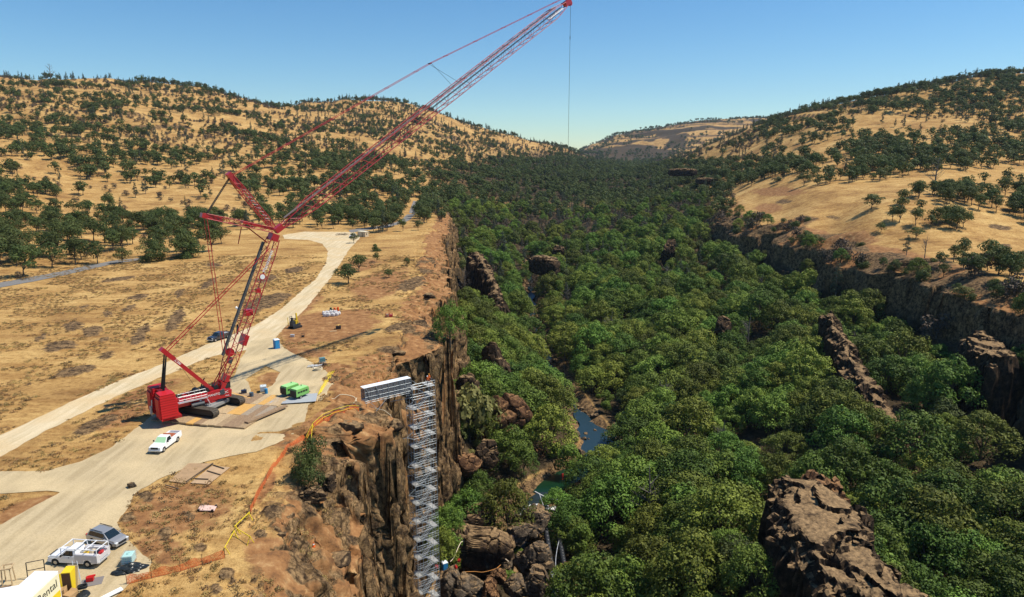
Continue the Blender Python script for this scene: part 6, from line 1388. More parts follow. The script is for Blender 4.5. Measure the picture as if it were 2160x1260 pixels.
b = MB(); b.beam((-.9, -.15, .06), (.9, .15, .06), .35, .09); b.beam((-.5, .25, .05), (.7, .35, .05), .2, .08); simple('plank', b, WD[1], at(703, 699, 0), .15, 'pale plank lying left of the dark crate on the red dirt', 'plank')
b = MB(); b.box((0, 0, .3), (.9, .55, .5)); b.box((0, 0, .58), (1.0, .65, .08)); simple('cool_box', b, LGREY, at(617, 711, 0), .1, 'small box with a pale lid below the drilling rig', 'box')
b = MB()
for x in (-.4, .4):
    for y in (-.3, .3): b.tube((x, y, 0), (x, y, .9), .03, .03, 5)
for z in (.3, .9): b.path([(-.4, -.3, z), (.4, -.3, z), (.4, .3, z), (-.4, .3, z), (-.4, -.3, z)], .03, 5)
b.box((0, 0, .3), (.5, .4, .35)); simple('small_generator', b, BLK, at(639, 711, 0), .3, 'small framed generator on the dirt right of the box with a pale lid', 'generator', bevel=0)
e = empty('man_basket', at(821, 669, 0), .3, 'red steel man basket standing on the plateau near the cliff', 'basket'); b = MB()
for x in (-.9, 0, .9):
    for y in (-.5, .5): b.tube((x, y, 0), (x, y, 1.1 if x else 1.9), .04, .04, 5)
for z in (.1, .6, 1.1): b.path([(-.9, -.5, z), (.9, -.5, z), (.9, .5, z), (-.9, .5, z), (-.9, -.5, z)], .035, 5)
b.build('frame', RED, e); b = MB(); b.box((.5, 0, .35), (.8, .9, .5)); b.build('tool_tray', RED, e); b = MB(); b.box((-.5, 0, .5), (.6, .7, .7)); b.build('load', WD[4], e)
# plywood sheets
def sheet(px, m, lab, z=.1, th=.06):
    W_ = [gp(u, v) for u, v in px]; W_ = [Vector((p.x, p.y, hz(p.x, p.y) + z)) for p in W_]; n = len(W_); b = MB(); b.add([tuple(p) for p in W_] + [(p.x, p.y, p.z + th) for p in W_], [tuple(range(n))[::-1], tuple(range(n, 2 * n))] + [(i, (i + 1) % n, n + (i + 1) % n, n + i) for i in range(n)])
    o = b.build('plywood_sheet', m); return tagit(o, lab, 'plywood sheet')
PLY = mat('plywood', (.40, .26, .14), .8, var=.2, vs=.6); PLY2 = mat('plywood_b', (.46, .31, .18), .8, var=.15, vs=.6)
sheet([(357, 1018), (392, 1022), (450, 980), (398, 981)], PLY, 'larger left sheet of weathered plywood lying on the dry grass', .12)
sheet([(402, 1021), (441, 1023), (485, 987), (448, 984)], PLY2, 'smaller right sheet of weathered plywood lying on the dry grass', .10)
for i, (u0, v0, u1, v1, lb) in enumerate([(393, 1020, 450, 980, 'long dark plank lying between the two plywood sheets'), (405, 1013, 440, 1014, 'dark plank across the front of the right plywood sheet'), (437, 996, 465, 1004, 'dark plank across the middle of the right plywood sheet'), (447, 983, 473, 991, 'dark plank across the back of the right plywood sheet'), (349, 1027, 377, 1035, 'loose dark plank in front of the left plywood sheet')]):
    A = gp(u0, v0); B_ = gp(u1, v1); b = MB(); b.beam((A.x, A.y, hz(A.x, A.y) + .25), (B_.x, B_.y, hz(B_.x, B_.y) + .25), .14, .1); tagit(b.build('plank', mat('dark_plank', (.10, .07, .045), .8)), lb, 'plank')
pb = sheet([(416, 1079), (452, 1080), (458, 1070), (424, 1068)], mat('pink_board', (.72, .50, .42), .8, var=.15, vs=2), 'pale pink board with dark feet lying alone on the dry grass', .15, .08); pb.name = 'board'; pb['category'] = 'board'
b = MB()
for u, v in ((419, 1079), (448, 1080), (430, 1068), (456, 1070)): p = gp(u, v); b.box((p.x, p.y, hz(p.x, p.y) + .2), (.25, .2, .3))
b.build('foot', BLK, pb)
# gear in the lower left corner
def lump(name, loc, dims, m, label, cat, seed=1, rz=0, spiky=.6):
    V, F = ico(4); V = V.copy(); V[:, 2] = np.maximum(V[:, 2], -.1); V = V * np.array(dims) / 2; V = V + V / (np.linalg.norm(V, axis=1, keepdims=True) + .01) * ((fbm3(V[:, 0] * 2.5 + seed, V[:, 1] * 2.5, V[:, 2] * 5, 4, seed) - .5) * spiky)[:, None]
    o = mesh_np(name, V, F, m); o.location = loc; o.rotation_euler = (0, 0, rz); return tagit(o, label, cat)
lump('tarpaulin', at(274, 1204, .1), (3.6, 1.7, .9), mat('black_sheet', (.018, .022, .024), .3), 'crumpled black plastic sheet heaped beside the teal tote', 'tarpaulin', 4, .45, .9)
tote(at(273, 1190, .1), R(10), 'pale teal tote standing behind the crumpled black sheet', mat('tote_teal', (.40, .62, .58), .4))
b = MB(); b.box((0, 0, .04), (2.1, 1.5, .05)); simple('rubber_mat', b, mat('grey_mat', (.20, .18, .17), .9), at(194, 1230, .08), .35, 'grey mat spread on the gravel below the utility truck', 'mat')
b = MB(); b.box((0, 0, .3), (.7, .5, .45)); b.tube((-.2, .1, .5), (.5, .1, .55), .12, .12, 8); b.path([(-.3, -.2, .1), (-.3, -.2, .7), (.3, -.2, .7), (.3, -.2, .1)], .03, 5); simple('red_pump', b, mat('pump_red', (.55, .02, .02), .4), at(191, 1228, .13), .3, 'small red engine pump on the grey mat', 'pump')
b = MB(); b.tube((0, 0, .02), (0, 0, .9), .03, .03, 6); b.tube((-.25, 0, .03), (.25, 0, .03), .02, .02, 6); b.tube((0, -.25, .03), (0, .25, .03), .02, .02, 6); simple('marker_post', b, BLK, at(320, 1188, 0), 0, 'short dark post at the gravel corner near the black sheet', 'post')
cab_ = empty('storage_cabinet', at(150, 1243), R(-80), 'bright yellow storage cabinet with its door open behind the box truck', 'cabinet')
b = MB(); b.box((0, 0, 1.15), (1.3, .9, 2.3)); b.build('cabinet_body', YEL, cab_, bevel=.03); b = MB(); b.beam((.65, -.45, 1.15), (1.15, -1.15, 1.15), .05, 2.2); b.build('door', YEL, cab_); b = MB(); b.box((.66, 0, 1.15), (.02, .8, 2.1)); b.build('shelf_opening', mat('cabinet_inside', (.12, .07, .04), .8), cab_)
b = MB(); b.box((0, 0, 0), (.22, .03, .5)); b.box((.3, 0, .1), (.18, .03, .28)); o = b.build('notice_label', TEXTW, cab_); o.location = (.0, -.47, 1.1)
ld = empty('ladder', at(168, 1240), 0, 'tall aluminium ladder leaning behind the yellow cabinet', 'ladder'); b = MB()
for x in (-.25, .25): b.beam((x, 0, 0), (x - .7, .8, 2.6), .07)
b.build('rail', LGREY, ld); b = MB()
for i in range(11): t = (i + 1) / 12; b.tube((-.25 - .7 * t, .8 * t, 2.6 * t), (.25 - .7 * t, .8 * t, 2.6 * t), .025, .025, 5)
b.build('rung', LGREY, ld)
pn = MB(); pn.box((0, 0, 1.2), (1.1, .08, 2.4), M=Matrix.Rotation(-.2, 3, 'X')); simple('tan_partition', pn, mat('tan_panel', (.55, .45, .30), .8), at(157, 1238), 0, 'tall tan panel standing behind the ladder', 'panel')
fr = MB()
for x in (-.8, .8): fr.beam((x, 0, 0), (x, .2, 1.9), .08)
for z in (.1, 1.0, 1.9): fr.beam((-.8, z * .1, z), (.8, z * .1, z), .06)
simple('steel_frame', fr, BLK, at(78, 1222), .4, 'dark steel frame standing behind the box truck roof', 'frame', bevel=0)
ch = empty('stool_frame', at(20, 1234), .3, 'tan wooden stool standing alone on the gravel at the left edge', 'stool'); b = MB()
for x in (-.45, .45):
    for y in (-.45, .45): b.beam((x, y, 0), (x * .8, y * .8, 1.9), .09)
b.build('leg', WD[1], ch); b = MB(); b.path([(-.5, -.5, 1.95), (.5, -.5, 1.95), (.5, .5, 1.95), (-.5, .5, 1.95), (-.5, -.5, 1.95)], .09, 5); b.build('top_frame', WD[1], ch); b = MB(); b.beam((-.8, -.8, .1), (.4, -.6, .1), .12); b.build('foot_rest', WD[2], ch)
b = MB()
for i in range(4): b.tube((i * .17, -1.6, .1 + .02 * i), (i * .17 - .1, 1.6, .25), .09, .09, 8)
simple('pipe_bundle', b, mat('white_pipe', (.78, .78, .75), .4), at(222, 1262), R(-40), 'white plastic pipes lying together at the bottom edge', 'pipe bundle', bevel=0)
for i, (u, v, dm, m_, lb, ct) in enumerate([(127, 1262, (1.2, .9, .9), mat('carton', (.45, .28, .13), .8), 'brown carton beside the yellow skirt of the box truck', 'carton'), (150, 1262, (1.1, .9, .55), mat('carton', (.45, .28, .13)), 'tan carton in front of the yellow cabinet', 'carton'), (176, 1258, (1.6, 1.2, .6), mat('black_bag', (.02, .022, .022), .4), 'black bag of rubbish in the heap by the yellow cabinet', 'rubbish bag'), (112, 1268, (1.1, .8, .8), mat('black_bag', (.02, .022, .022)), 'black bag against the yellow skirt of the box truck', 'rubbish bag'), (140, 1270, (1.6, .9, .5), mat('tan_sack', (.52, .42, .28), .8), 'tan sack at the bottom edge between the cartons', 'sack')]):
    if ct == 'carton':
        b = MB(); b.box((0, 0, dm[2] / 2), dm); b.box((dm[0] * .3, 0, dm[2] + .02), (dm[0] * .5, dm[1], .03), M=Matrix.Rotation(-.4, 3, 'Y')); simple('carton', b, m_, at(u, v), .3 + i, lb, ct)
    else: lump(ct.replace(' ', '_'), at(u, v, .1), dm, m_, lb, ct, i + 3, i, .3)
b = MB(); rr_ = coil(at(176, 1252, .6), .42, BLK, 'coil of black tubing on top of the rubbish heap', 3, .06)
cn = empty('traffic_cone', at(657, 1087, 0), 0, 'orange traffic cone on the plateau edge below the dark boulders', 'traffic cone'); b = MB(); b.tube((0, 0, .03), (0, 0, .7), .17, .03, 12); b.build('cone', ORG, cn); b = MB(); b.tube((0, 0, .3), (0, 0, .45), .122, .088, 12); b.build('band', TEXTW, cn); b = MB(); b.box((0, 0, .02), (.4, .4, .04)); b.build('base', ORG, cn)
# ================================================================ FENCES
def net_mat(name, col):
    m = bpy.data.materials.new(name); m.use_nodes = True; n = m.node_tree.nodes; l = m.node_tree.links; b = n['Principled BSDF']; b.inputs['Base Color'].default_value = (*col, 1); b.inputs['Roughness'].default_value = .7
    tc = n.new('ShaderNodeTexCoord'); q = n.new('ShaderNodeTexNoise'); q.inputs['Scale'].default_value = 9; q.inputs['Detail'].default_value = 3; l.new(tc.outputs['Object'], q.inputs['Vector'])
    mr = n.new('ShaderNodeMapRange'); mr.inputs[1].default_value = .38; mr.inputs[2].default_value = .55; mr.inputs[3].default_value = .30; mr.inputs[4].default_value = .85; l.new(q.outputs[0], mr.inputs[0]); l.new(mr.outputs[0], b.inputs['Alpha']); return m
NET = net_mat('orange_netting', (.72, .16, .04))
def fence(px, label, h=1.15, yellow=False, posts=True):
    W_ = [gp(u, v) for u, v in px]; e = empty('barrier_fence', (W_[0].x, W_[0].y, 0), 0, label, 'fence'); off = Vector((W_[0].x, W_[0].y, 0)); pts = []
    for i in range(len(W_) - 1):
        for t in np.linspace(0, 1, 7)[:-1]: pts.append(W_[i].lerp(W_[i + 1], t))
    pts.append(W_[-1]); b = MB(); V = []; F = []
    for i, p in enumerate(pts):
        z = hz(p.x, p.y); sg = .14 * math.sin(i * 1.7); hh = h * (.80 + .12 * math.sin(i * .9))
        V += [(p.x - off.x + sg * .3, p.y - off.y, z + .05), (p.x - off.x + sg, p.y - off.y, z + hh * .5), (p.x - off.x, p.y - off.y + sg, z + hh)]
        if i: a = (i - 1) * 3; F += [(a, a + 3, a + 4, a + 1), (a + 1, a + 4, a + 5, a + 2)]
    mesh_np('netting', V, F, NET, e, smooth=True)
    if posts:
        for p in W_: z = hz(p.x, p.y); b = MB(); b.tube((p.x - off.x, p.y - off.y, z - .1), (p.x - off.x, p.y - off.y, z + h + .15), .03, .03, 6); b.build('post', mat('rusty_post', (.10, .05, .03), .8), e)
    if yellow:
        b = MB()
        for q in (.55, 1.05): b.path([(p.x - off.x, p.y - off.y - .12, hz(p.x, p.y) + h * q) for p in W_], .035, 6)
        b.build('rail', YELP, e)
    return e
fence([(757, 855), (735, 866), (705, 877), (683, 888), (661, 905), (645, 915)], 'orange netting with yellow rails running from the scaffold bridge along the rim', 1.2, True)
fence([(645, 915), (612, 940), (585, 972), (562, 1015), (535, 1065), (528, 1085)], 'long orange netting fence dropping from the yellow rails past the green bush')
fence([(475, 1178), (427, 1190), (381, 1205), (320, 1220), (268, 1234)], 'orange netting fence between the black sheet and the yellow sawhorses', 1.2)
fence([(786, 817), (793, 805), (798, 792)], 'short strip of red netting standing behind the scaffold bridge', 1.1)
def sawhorse(u0, v0, u1, v1, lab):
    A = gp(u0, v0); B_ = gp(u1, v1); e = empty('sawhorse_barrier', (A.x, A.y, hz(A.x, A.y)), 0, lab, 'barrier'); d = Vector((B_.x - A.x, B_.y - A.y, hz(B_.x, B_.y) - hz(A.x, A.y)))
    b = MB(); b.beam((0, 0, 1.0), d + Vector((0, 0, 1.0)), .06, .10); b.build('rail', YELP, e); b = MB(); s = Vector((-d.y, d.x, 0)).normalized()
    for p in (d * .06, d * .94):
        for q in (-.45, .45): b.beam(p + s * q, p + Vector((0, 0, 1.0)), .07)
    b.build('leg', YELP, e); return e
sawhorse(528, 1095, 496, 1125, 'yellow sawhorse barrier at the lower end of the long orange fence'); sawhorse(496, 1135, 475, 1172, 'yellow sawhorse barrier next to the short orange fence'); sawhorse(500, 1128, 530, 1148, 'yellow sawhorse barrier sticking out to the right over the rocks'); sawhorse(660, 905, 655, 925, 'little yellow rail stand where the orange fence bends')
# ================================================================ SCAFFOLD
AZS = R(36); sa = Vector((math.cos(AZS), math.sin(AZS), 0)); sn = Vector((-math.sin(AZS), math.cos(AZS), 0))
TC = Vector((-17.7, 125.4, 0)); ztop = .9; zbot = -53.5; tw = empty('scaffold_tower', (TC.x, TC.y, zbot), AZS, 'tall galvanised scaffold stair tower climbing the cliff face', 'scaffold')
H = ztop - zbot; LX_, LY_ = 2.45, 1.35; b = MB(); xs = (-LX_, -LX_ + 1.25, LX_ - 1.25, LX_)
for x in xs:
    for y in (-LY_, 0, LY_): b.tube((x, y, 0), (x, y, H + (1.1)), .034, .034, 5, cap=False)
b.build('standard', GALV, tw)
nl = int(H / 2.0); b = MB(); dk_ = MB(); st_ = MB(); br_ = MB(); r_ = .027
for i in range(nl + 1):
    z = H - i * 2.0
    for y in (-LY_, 0, LY_): b.tube((-LX_, y, z), (LX_, y, z), r_, r_, 4, cap=False)
    for x in xs: b.tube((x, -LY_, z), (x, LY_, z), r_, r_, 4, cap=False)
    for dz in (.5, 1.0):
        b.tube((-LX_, -LY_, z + dz), (LX_, -LY_, z + dz), r_ * .8, r_ * .8, 4, cap=False); b.tube((LX_, -LY_, z + dz), (LX_, LY_, z + dz), r_ * .8, r_ * .8, 4, cap=False); b.tube((-LX_, -LY_, z + dz), (-LX_, LY_, z + dz), r_ * .8, r_ * .8, 4, cap=False)
    side = 1 if i % 2 else -1
    dk_ = MB(); dk_.box((side * (LX_ - .60), 0, z), (1.05, 2.3, .045)); dk_.build('deck', mat('deck_planks', (.38, .37, .35), .7, var=.3, vs=3), tw)
    if i < nl:
        y_ = -.65 if i % 2 else .65; st_ = MB()
        for s in range(9): t = (s + .5) / 9; st_.box((side * (LX_ - 1.25) * (1 - 2 * t), y_, z - 2.0 * t), (.26, .95, .045))
        for q in (-.5, .5):
            st_.beam((side * (LX_ - 1.25), y_ + q, z), (-side * (LX_ - 1.25), y_ + q, z - 2.0), .05, .16); st_.tube((side * (LX_ - 1.25), y_ + q, z + .95), (-side * (LX_ - 1.25), y_ + q, z - 1.05), .03, .03, 4)
    if i < nl: st_.build('stair_flight', mat('stair_grey', (.28, .29, .29), .6), tw)
    if i % 2: br_.tube((-LX_, -LY_, z), (-LX_ + 1.25, -LY_, z - 2), r_ * .8, r_ * .8, 4); br_.tube((LX_, LY_, z), (LX_ - 1.25, LY_, z - 2), r_ * .8, r_ * .8, 4)
    if i % 4 == 1: br_.tube((-LX_, 0, z), (-LX_ - 3.4, 1.2, z - .3), .045, .045, 5)
    if i % 3 == 2: br_.tube((-LX_, -LY_, z), (-LX_ - 1.6, -LY_ - .2, z + .8), .045, .045, 5); br_.tube((-LX_ - 1.6, -LY_ - .2, z + .8), (-LX_, -LY_, z + 1.6), .04, .04, 5)
b.build('ledger', GALV, tw); br_.build('brace', GALV, tw)
# bridge
B0 = Vector((-27.2, 118.2, 0)); B1 = TC - sa * (LX_ - .1); Lb = (B1 - B0).length - .15; brd = empty('scaffold_bridge', (B0.x, B0.y, .35), math.atan2(B1.y - B0.y, B1.x - B0.x), 'covered scaffold walkway with a white roof leading from the rim to the stair tower', 'scaffold')
b = MB(); b.box((Lb / 2, 0, 2.75), (Lb + .3, 1.45, .06)); b.build('roof', mat('roof_sheet', (.80, .82, .84), .4), brd); b = MB(); b.box((Lb / 2, 0, .28), (Lb, 1.6, .08)); b.build('walk_deck', mat('deck_planks', (.38, .37, .35)), brd)
b = MB(); npst = 9
for i in range(npst):
    x = Lb * i / (npst - 1)
    for y in (-.85, .85): b.tube((x, y, -.15), (x, y, 2.75), .035, .035, 5)
    b.tube((x, -.85, .1), (x, .85, .1), .03, .03, 4)
for y in (-.85, .85):
    for z in (-.1, .3, 1.0, 1.9): b.tube((0, y, z), (Lb, y, z), .025, .025, 4)
for i in range(npst - 1):
    x0 = Lb * i / (npst - 1); x1 = Lb * (i + 1) / (npst - 1); b.tube((x0, -.86, -.1 if i % 2 else .3), (x1, -.86, .3 if i % 2 else -.1), .03, .03, 4)
b.tube((.3, -.9, 2.7), (1.3, -1.0, .1), .04, .04, 5); b.tube((2.2, -.9, 2.7), (3.2, -1.0, .1), .04, .04, 5)
b.tube((1.0, -.9, -.1), (2.2, -1.2, -1.6), .04, .04, 5); b.tube((4.4, -.9, 0), (1.8, -1.2, -2.0), .04, .04, 5); b.tube((1.0, .9, -.1), (1.0, .9, -1.6), .04, .04, 5); b.build('frame', GALV, brd)
b = MB(); b.box((Lb / 2, .87, 1.25), (Lb - .1, .02, 1.9)); b.box((Lb / 2, -.80, 1.45), (Lb - .1, .02, 2.3)); b.build('mesh_panel', net_mat('grey_mesh', (.16, .16, .17)), brd)
pL = Vector((-27.2, 118.2, 0)); b = MB(); b.path([(-26.5, 119.5, -1.1), (-25.4, 119.2, -1.3), (-23.5, 118.4, -1.4), (-22.2, 117.6, -2.0), (-21.2, 117.3, -6), (-20.6, 117.2, -14), (-20.3, 117.2, -26), (-20.2, 117, -44)], .05, 6); tagit(b.build('hose', HOSE), 'thin cream hose hanging down the cliff beside the scaffold tower', 'hose')
# ================================================================ PEOPLE
def person(loc, rz, label, pose='stand', vest=(.80, .14, .02), pants=(.05, .06, .09), hat=(.85, .85, .8), scale=1.):
    e = empty('person', loc, rz, label, 'person'); e.scale = (scale,) * 3
    J = dict(pelvis=(0, 0, .95), waist=(0, 0, 1.1), chest=(0, 0, 1.35), neck=(0, 0, 1.52), head=(.02, 0, 1.68), top=(.02, 0, 1.76))
    A = .22 if pose == 'stand' else .5
    V = [J['pelvis'], J['waist'], J['chest'], J['neck'], J['head'], J['top']]; Rr = [(.15, .11), (.13, .10), (.17, .11), (.055, .055), (.095, .085), (.06, .055)]; E = [(0, 1), (1, 2), (2, 3), (3, 4), (4, 5)]
    for s in (-1, 1):
        k = len(V); fwd = (.10 if s > 0 else -.06); V += [(0, s * .10, .88), (fwd, s * .11, .50), (fwd * .6, s * .12, .09), (fwd * .6 + .16, s * .13, .05)]; Rr += [(.095, .095), (.065, .065), (.045, .045), (.045, .035)]; E += [(0, k), (k, k + 1), (k + 1, k + 2), (k + 2, k + 3)]
        k = len(V); V += [(0, s * .20, 1.43), (A * .25, s * .27, 1.15), (A, s * .24, .98 if pose == 'stand' else 1.1), (A + .06, s * .24, .95 if pose == 'stand' else 1.1)]; Rr += [(.06, .06), (.045, .045), (.03, .03), (.035, .018)]; E += [(2, k), (k, k + 1), (k + 1, k + 2), (k + 2, k + 3)]
        h = k + 3
        for f in range(4):
            q = len(V); o = (f - 1.5) * .021; l_ = (.075, .085, .08, .062)[f]; bx, by, bz = V[h]; V += [(bx + .04, by + o, bz - .005), (bx + .04 + l_ * .7, by + o, bz - .03)]; Rr += [(.009, .009), (.007, .007)]; E += [(h, q), (q, q + 1)]
        q = len(V); V += [(V[h][0] + .01, V[h][1] - s * .04, V[h][2] - .01), (V[h][0] + .045, V[h][1] - s * .055, V[h][2] - .02)]; Rr += [(.011, .011), (.009, .009)]; E += [(h, q), (q, q + 1)]
    q = len(V); V += [(.115, 0, 1.665)]; Rr += [(.016, .018)]; E += [(4, q)]
    me = bpy.data.meshes.new('body'); me.from_pydata(V, E, []); o = bpy.data.objects.new('body', me); COL.objects.link(o)
    md = o.modifiers.new('s', 'SKIN'); md.use_smooth_shade = True
    for i, v in enumerate(me.skin_vertices[0].data): v.radius = Rr[i]; v.use_root = i == 0
    o.modifiers.new('u', 'SUBSURF').levels = 1; bpy.context.view_layer.update(); dg = bpy.context.evaluated_depsgraph_get(); m2 = bpy.data.meshes.new_from_object(o.evaluated_get(dg)); bpy.data.objects.remove(o)
    SK = mat('skin', (.45, .26, .17), .6); PT = mat('work_trousers%.2f' % pants[0], pants, .8); VS = mat('work_shirt%.2f%.2f' % (vest[0], vest[1]), vest, .7); BT = mat('boots', (.04, .03, .02), .7)
    m2.materials.clear()
    for mm in (SK, PT, VS, BT): m2.materials.append(mm)
    for p in m2.polygons:
        c = p.center; p.material_index = 3 if c.z < .13 else 1 if c.z < 1.0 and abs(c.y) < .2 and not (c.x > A * .6 and c.z > .85) else (2 if c.z < 1.50 and c.x < A * .8 + .0 else 0)
    b_ = bpy.data.objects.new('body', m2); COL.objects.link(b_); b_.parent = e
    b = MB(); b.tube((.02, 0, 1.715), (.02, 0, 1.79), .125, .10, 14); b.tube((.02, 0, 1.79), (.02, 0, 1.83), .10, .05, 14); b.box((.13, 0, 1.72), (.10, .17, .012)); b.build('hard_hat', mat('hat%.2f' % hat[2], hat, .35), e, bevel=0)
    b = MB()
    for s in (-1, 1): b.box((.112, s * .035, 1.69), (.012, .022, .014))
    b.build('eye', BLK, e); b = MB(); b.box((.108, 0, 1.635), (.012, .045, .010)); b.build('mouth', mat('lips', (.30, .12, .09)), e)
    b = MB(); b.tube((-.04, 0, 1.60), (-.04, 0, 1.72), .075, .085, 10); b.build('hair', mat('hair', (.04, .025, .015)), e)
    return e
pt = tw.matrix_basis @ Vector((LX_ - 1.1, -.4, H - .0)); person((pt.x, pt.y, pt.z + .04), R(-120), 'person in an orange vest and white hard hat on the scaffold top deck', hat=(.85, .85, .8))
pt = tw.matrix_basis @ Vector((LX_ - .25, .5, H - .0)); person((pt.x, pt.y, pt.z + .04), R(-60), 'person in bright orange clothes standing at the outer corner of the scaffold top', hat=(.9, .35, .02), pants=(.6, .12, .02))
d2 = MB(); d2.box((LX_ - .7, 0, H - .03), (1.5, 2.7, .06)); d2.build('deck', mat('deck_planks', (.38, .37, .35)), tw)
# ================================================================ CANYON BOTTOM GEAR
lp = kp(930, 1222, 149.5)
gw = empty('gangway', (lp.x, lp.y, lp.z), math.atan2(gp(905, 1262).y - gp(935, 1215).y, gp(905, 1262).x - gp(935, 1215).x) , 'yellow timber gangway with rails running down to the bottom edge', 'gangway')
ORW = mat('gangway_timber', (.58, .33, .09), .7, var=.2, vs=4)
ga = math.atan2(-7.5, -2.6); gw.rotation_euler = (0, 0, ga); b = MB(); b.beam((0, -.6, 0), (12, -.6, -2.8), .12, .25); b.beam((0, .6, 0), (12, .6, -2.8), .12, .25)
for i in range(34): t = i / 34; b.box((12 * t, 0, .08 - 2.8 * t), (.22, 1.1, .05))
b.build('ramp', ORW, gw); b = MB()
for s in (-.65, .65):
    for z in (.55, 1.05): b.beam((0, s, z), (12, s, z - 2.8), .07)
    for i in range(9): b.beam((i * 1.5, s, -.35 * i), (i * 1.5, s, 1.05 - .35 * i), .08)
b.build('rail', ORW, gw)
pf = MB(); pf.box((0, 0, 0), (3.4, 3.0, .15)); 
for x in (-1.6, 1.6):
    for y in (-1.4, 1.4): pf.beam((x, y, -3.5), (x, y, 0), .15)
simple('timber_platform', pf, ORW, (lp.x - .3, lp.y + 1.8, lp.z - .02), R(20), 'tan timber platform carrying the toilet beside the scaffold foot', 'platform', bevel=0)
for i, (u, v, lb) in enumerate([(968, 1184, 'red hose reel on the grey rock shoulder right of the lower toilet'), (962, 1197, 'red fuel can on the grey rock shoulder below the hose reel'), (950, 1205, 'red toolbox right behind the lower toilet'), (921, 1197, 'pile of red and white hoses left of the lower toilet')]):
    p = kp(u, v, 149.5); b = MB(); b.box((0, 0, .3), (.6, .5, .55)); b.tube((-.2, 0, .6), (.3, 0, .65), .15, .15, 8); b.path([(-.3, 0, .5), (-.2, 0, .9), (.2, 0, .9), (.3, 0, .5)], .03, 5); simple('fuel_can' if i == 1 else 'hose_reel' if i in (0, 3) else 'toolbox', b, mat('can_red', (.55, .03, .02), .5), (p.x, p.y, p.z - .2), i, lb, 'equipment')
def hose3(pts, r, m, label, name='hose', cat='hose'):
    W_ = [kp(*p) for p in pts]; q = []
    for i in range(len(W_) - 1):
        for t in np.linspace(0, 1, 8)[:-1]:
            p0 = W_[max(i - 1, 0)]; p1 = W_[i]; p2 = W_[i + 1]; p3 = W_[min(i + 2, len(W_) - 1)]; q.append(.5 * ((2 * p1) + (-p0 + p2) * t + (2 * p0 - 5 * p1 + 4 * p2 - p3) * t * t + (-p0 + 3 * p1 - 3 * p2 + p3) * t ** 3))
    q.append(W_[-1]); b = MB(); b.path(q, r, 8); o = b.build(name, m, smooth=True); return tagit(o, label, cat)
hose3([(950, 1185, 151), (958, 1175, 152.5), (968, 1152, 155), (976, 1142, 158), (1000, 1138, 160)], .09, HOSE, 'cream hose climbing from the toilet onto the biggest boulder')
hose3([(975, 1207, 152), (1000, 1206, 153), (1020, 1207, 153), (1045, 1200, 154), (1056, 1192, 156)], .07, mat('orange_hose', (.55, .24, .06), .6), 'orange rope slung along the foot of the biggest boulder')
p = kp(1047, 1129, 165); tb = empty('work_table', (p.x, p.y, p.z - .55), .1, 'small white table standing on top of the biggest boulder', 'table'); b = MB(); b.box((0, 0, .95), (1.5, .8, .07)); b.build('table_top', mat('brown_top', (.30, .16, .09), .7), tb); b = MB()
for x in (-.7, 0, .7):
    for y in (-.35, .35): b.beam((x, y, -.2), (x, y, .95), .09)
b.beam((-.7, -.35, .5), (.7, -.35, .5), .08); b.beam((-.75, -.35, .9), (.75, -.35, .9), .08); b.build('leg', TEXTW, tb)
PB = mat('black_pipe', (.03, .032, .036), .45)
for k_, (dx, lb) in enumerate([(0, 'left one of two thick black pipes leading out of the bottom edge'), (26, 'right one of two thick black pipes leading out of the bottom edge')]):
    hose3([(1150 + dx, 1110, 172), (1158 + dx, 1160, 163), (1165 + dx * 1.05, 1200, 156), (1178 + dx * 1.1, 1240, 150), (1190 + dx * 1.2, 1290, 143)], .62, PB, lb, 'black_pipe', 'pipe')
hose3([(1200, 1090, 178), (1182, 1130, 168), (1172, 1185, 157), (1180, 1225, 151), (1196, 1275, 144)], .07, mat('white_hose', (.5, .52, .56), .5), 'thin white hose running down between the black pipes')
b = MB(); A = kp(1165, 1206, 152); B_ = kp(1176, 1258, 146.5); b.beam(A, B_, .9, .2); tagit(b.build('grey_plank', mat('plank_grey', (.33, .33, .34), .8)), 'long grey plank lying left of the black pipes', 'plank')
rg = random.Random(6); b = MB()
for i in range(60): p = kp(rg.uniform(1195, 1240), rg.uniform(1185, 1260), 152 + rg.uniform(-3, 3)); d = Vector((rg.uniform(-1, 1), rg.uniform(-1, 1), rg.uniform(-.5, .5))) * 1.2; b.beam(p - d, p + d, .06)
tagit(b.build('brush_pile', mat('dry_sticks', (.36, .17, .07), .9)), 'heap of rusty brown sticks and poles right of the black pipes', 'brush pile')
b = MB(); A = kp(1150, 1215, 153); B_ = kp(1200, 1218, 151); b.tube(A, B_, .08, .08, 6); tagit(b.build('pole', WD[0]), 'thin brown pole laid across the black pipes', 'pole')
# sandbag dam with white sheeting and the rapids
zf = float(ip(FLR, 181)); WB = mat('white_sheet', (.74, .74, .74), .6, var=.1)
bk = [False]
for i in range(34):
    t = i / 33; p = kp(1130 + 68 * t, 1030 + 26 * t + 5 * math.sin(i), 188 - 3 * t); V, F = ico(2); 
    if not bk[0]: bag0 = mesh_np('sandbag', V * np.array([.75, .42, .24]), F, WB, smooth=True); o = bag0; bk[0] = True
    else: o = bag0.copy(); COL.objects.link(o)
    zz = max(hz(p.x, p.y), zf - .6); o.location = (p.x + rg.uniform(-.4, .4), p.y + rg.uniform(-.5, .5), zz + .3 + rg.random() * .6); o.rotation_euler = (0, 0, rg.uniform(-1, 1)); tagit(o, 'white sandbag in the dam holding back the green pool', 'sandbag', 'sandbags of the dam')
hose3([(1128, 1037, 187), (1145, 1046, 186), (1160, 1053, 185), (1196, 1055, 184)], .14, WB, 'white sheeting roll laid along the top of the sandbag dam', 'sheeting_roll', 'sheeting')
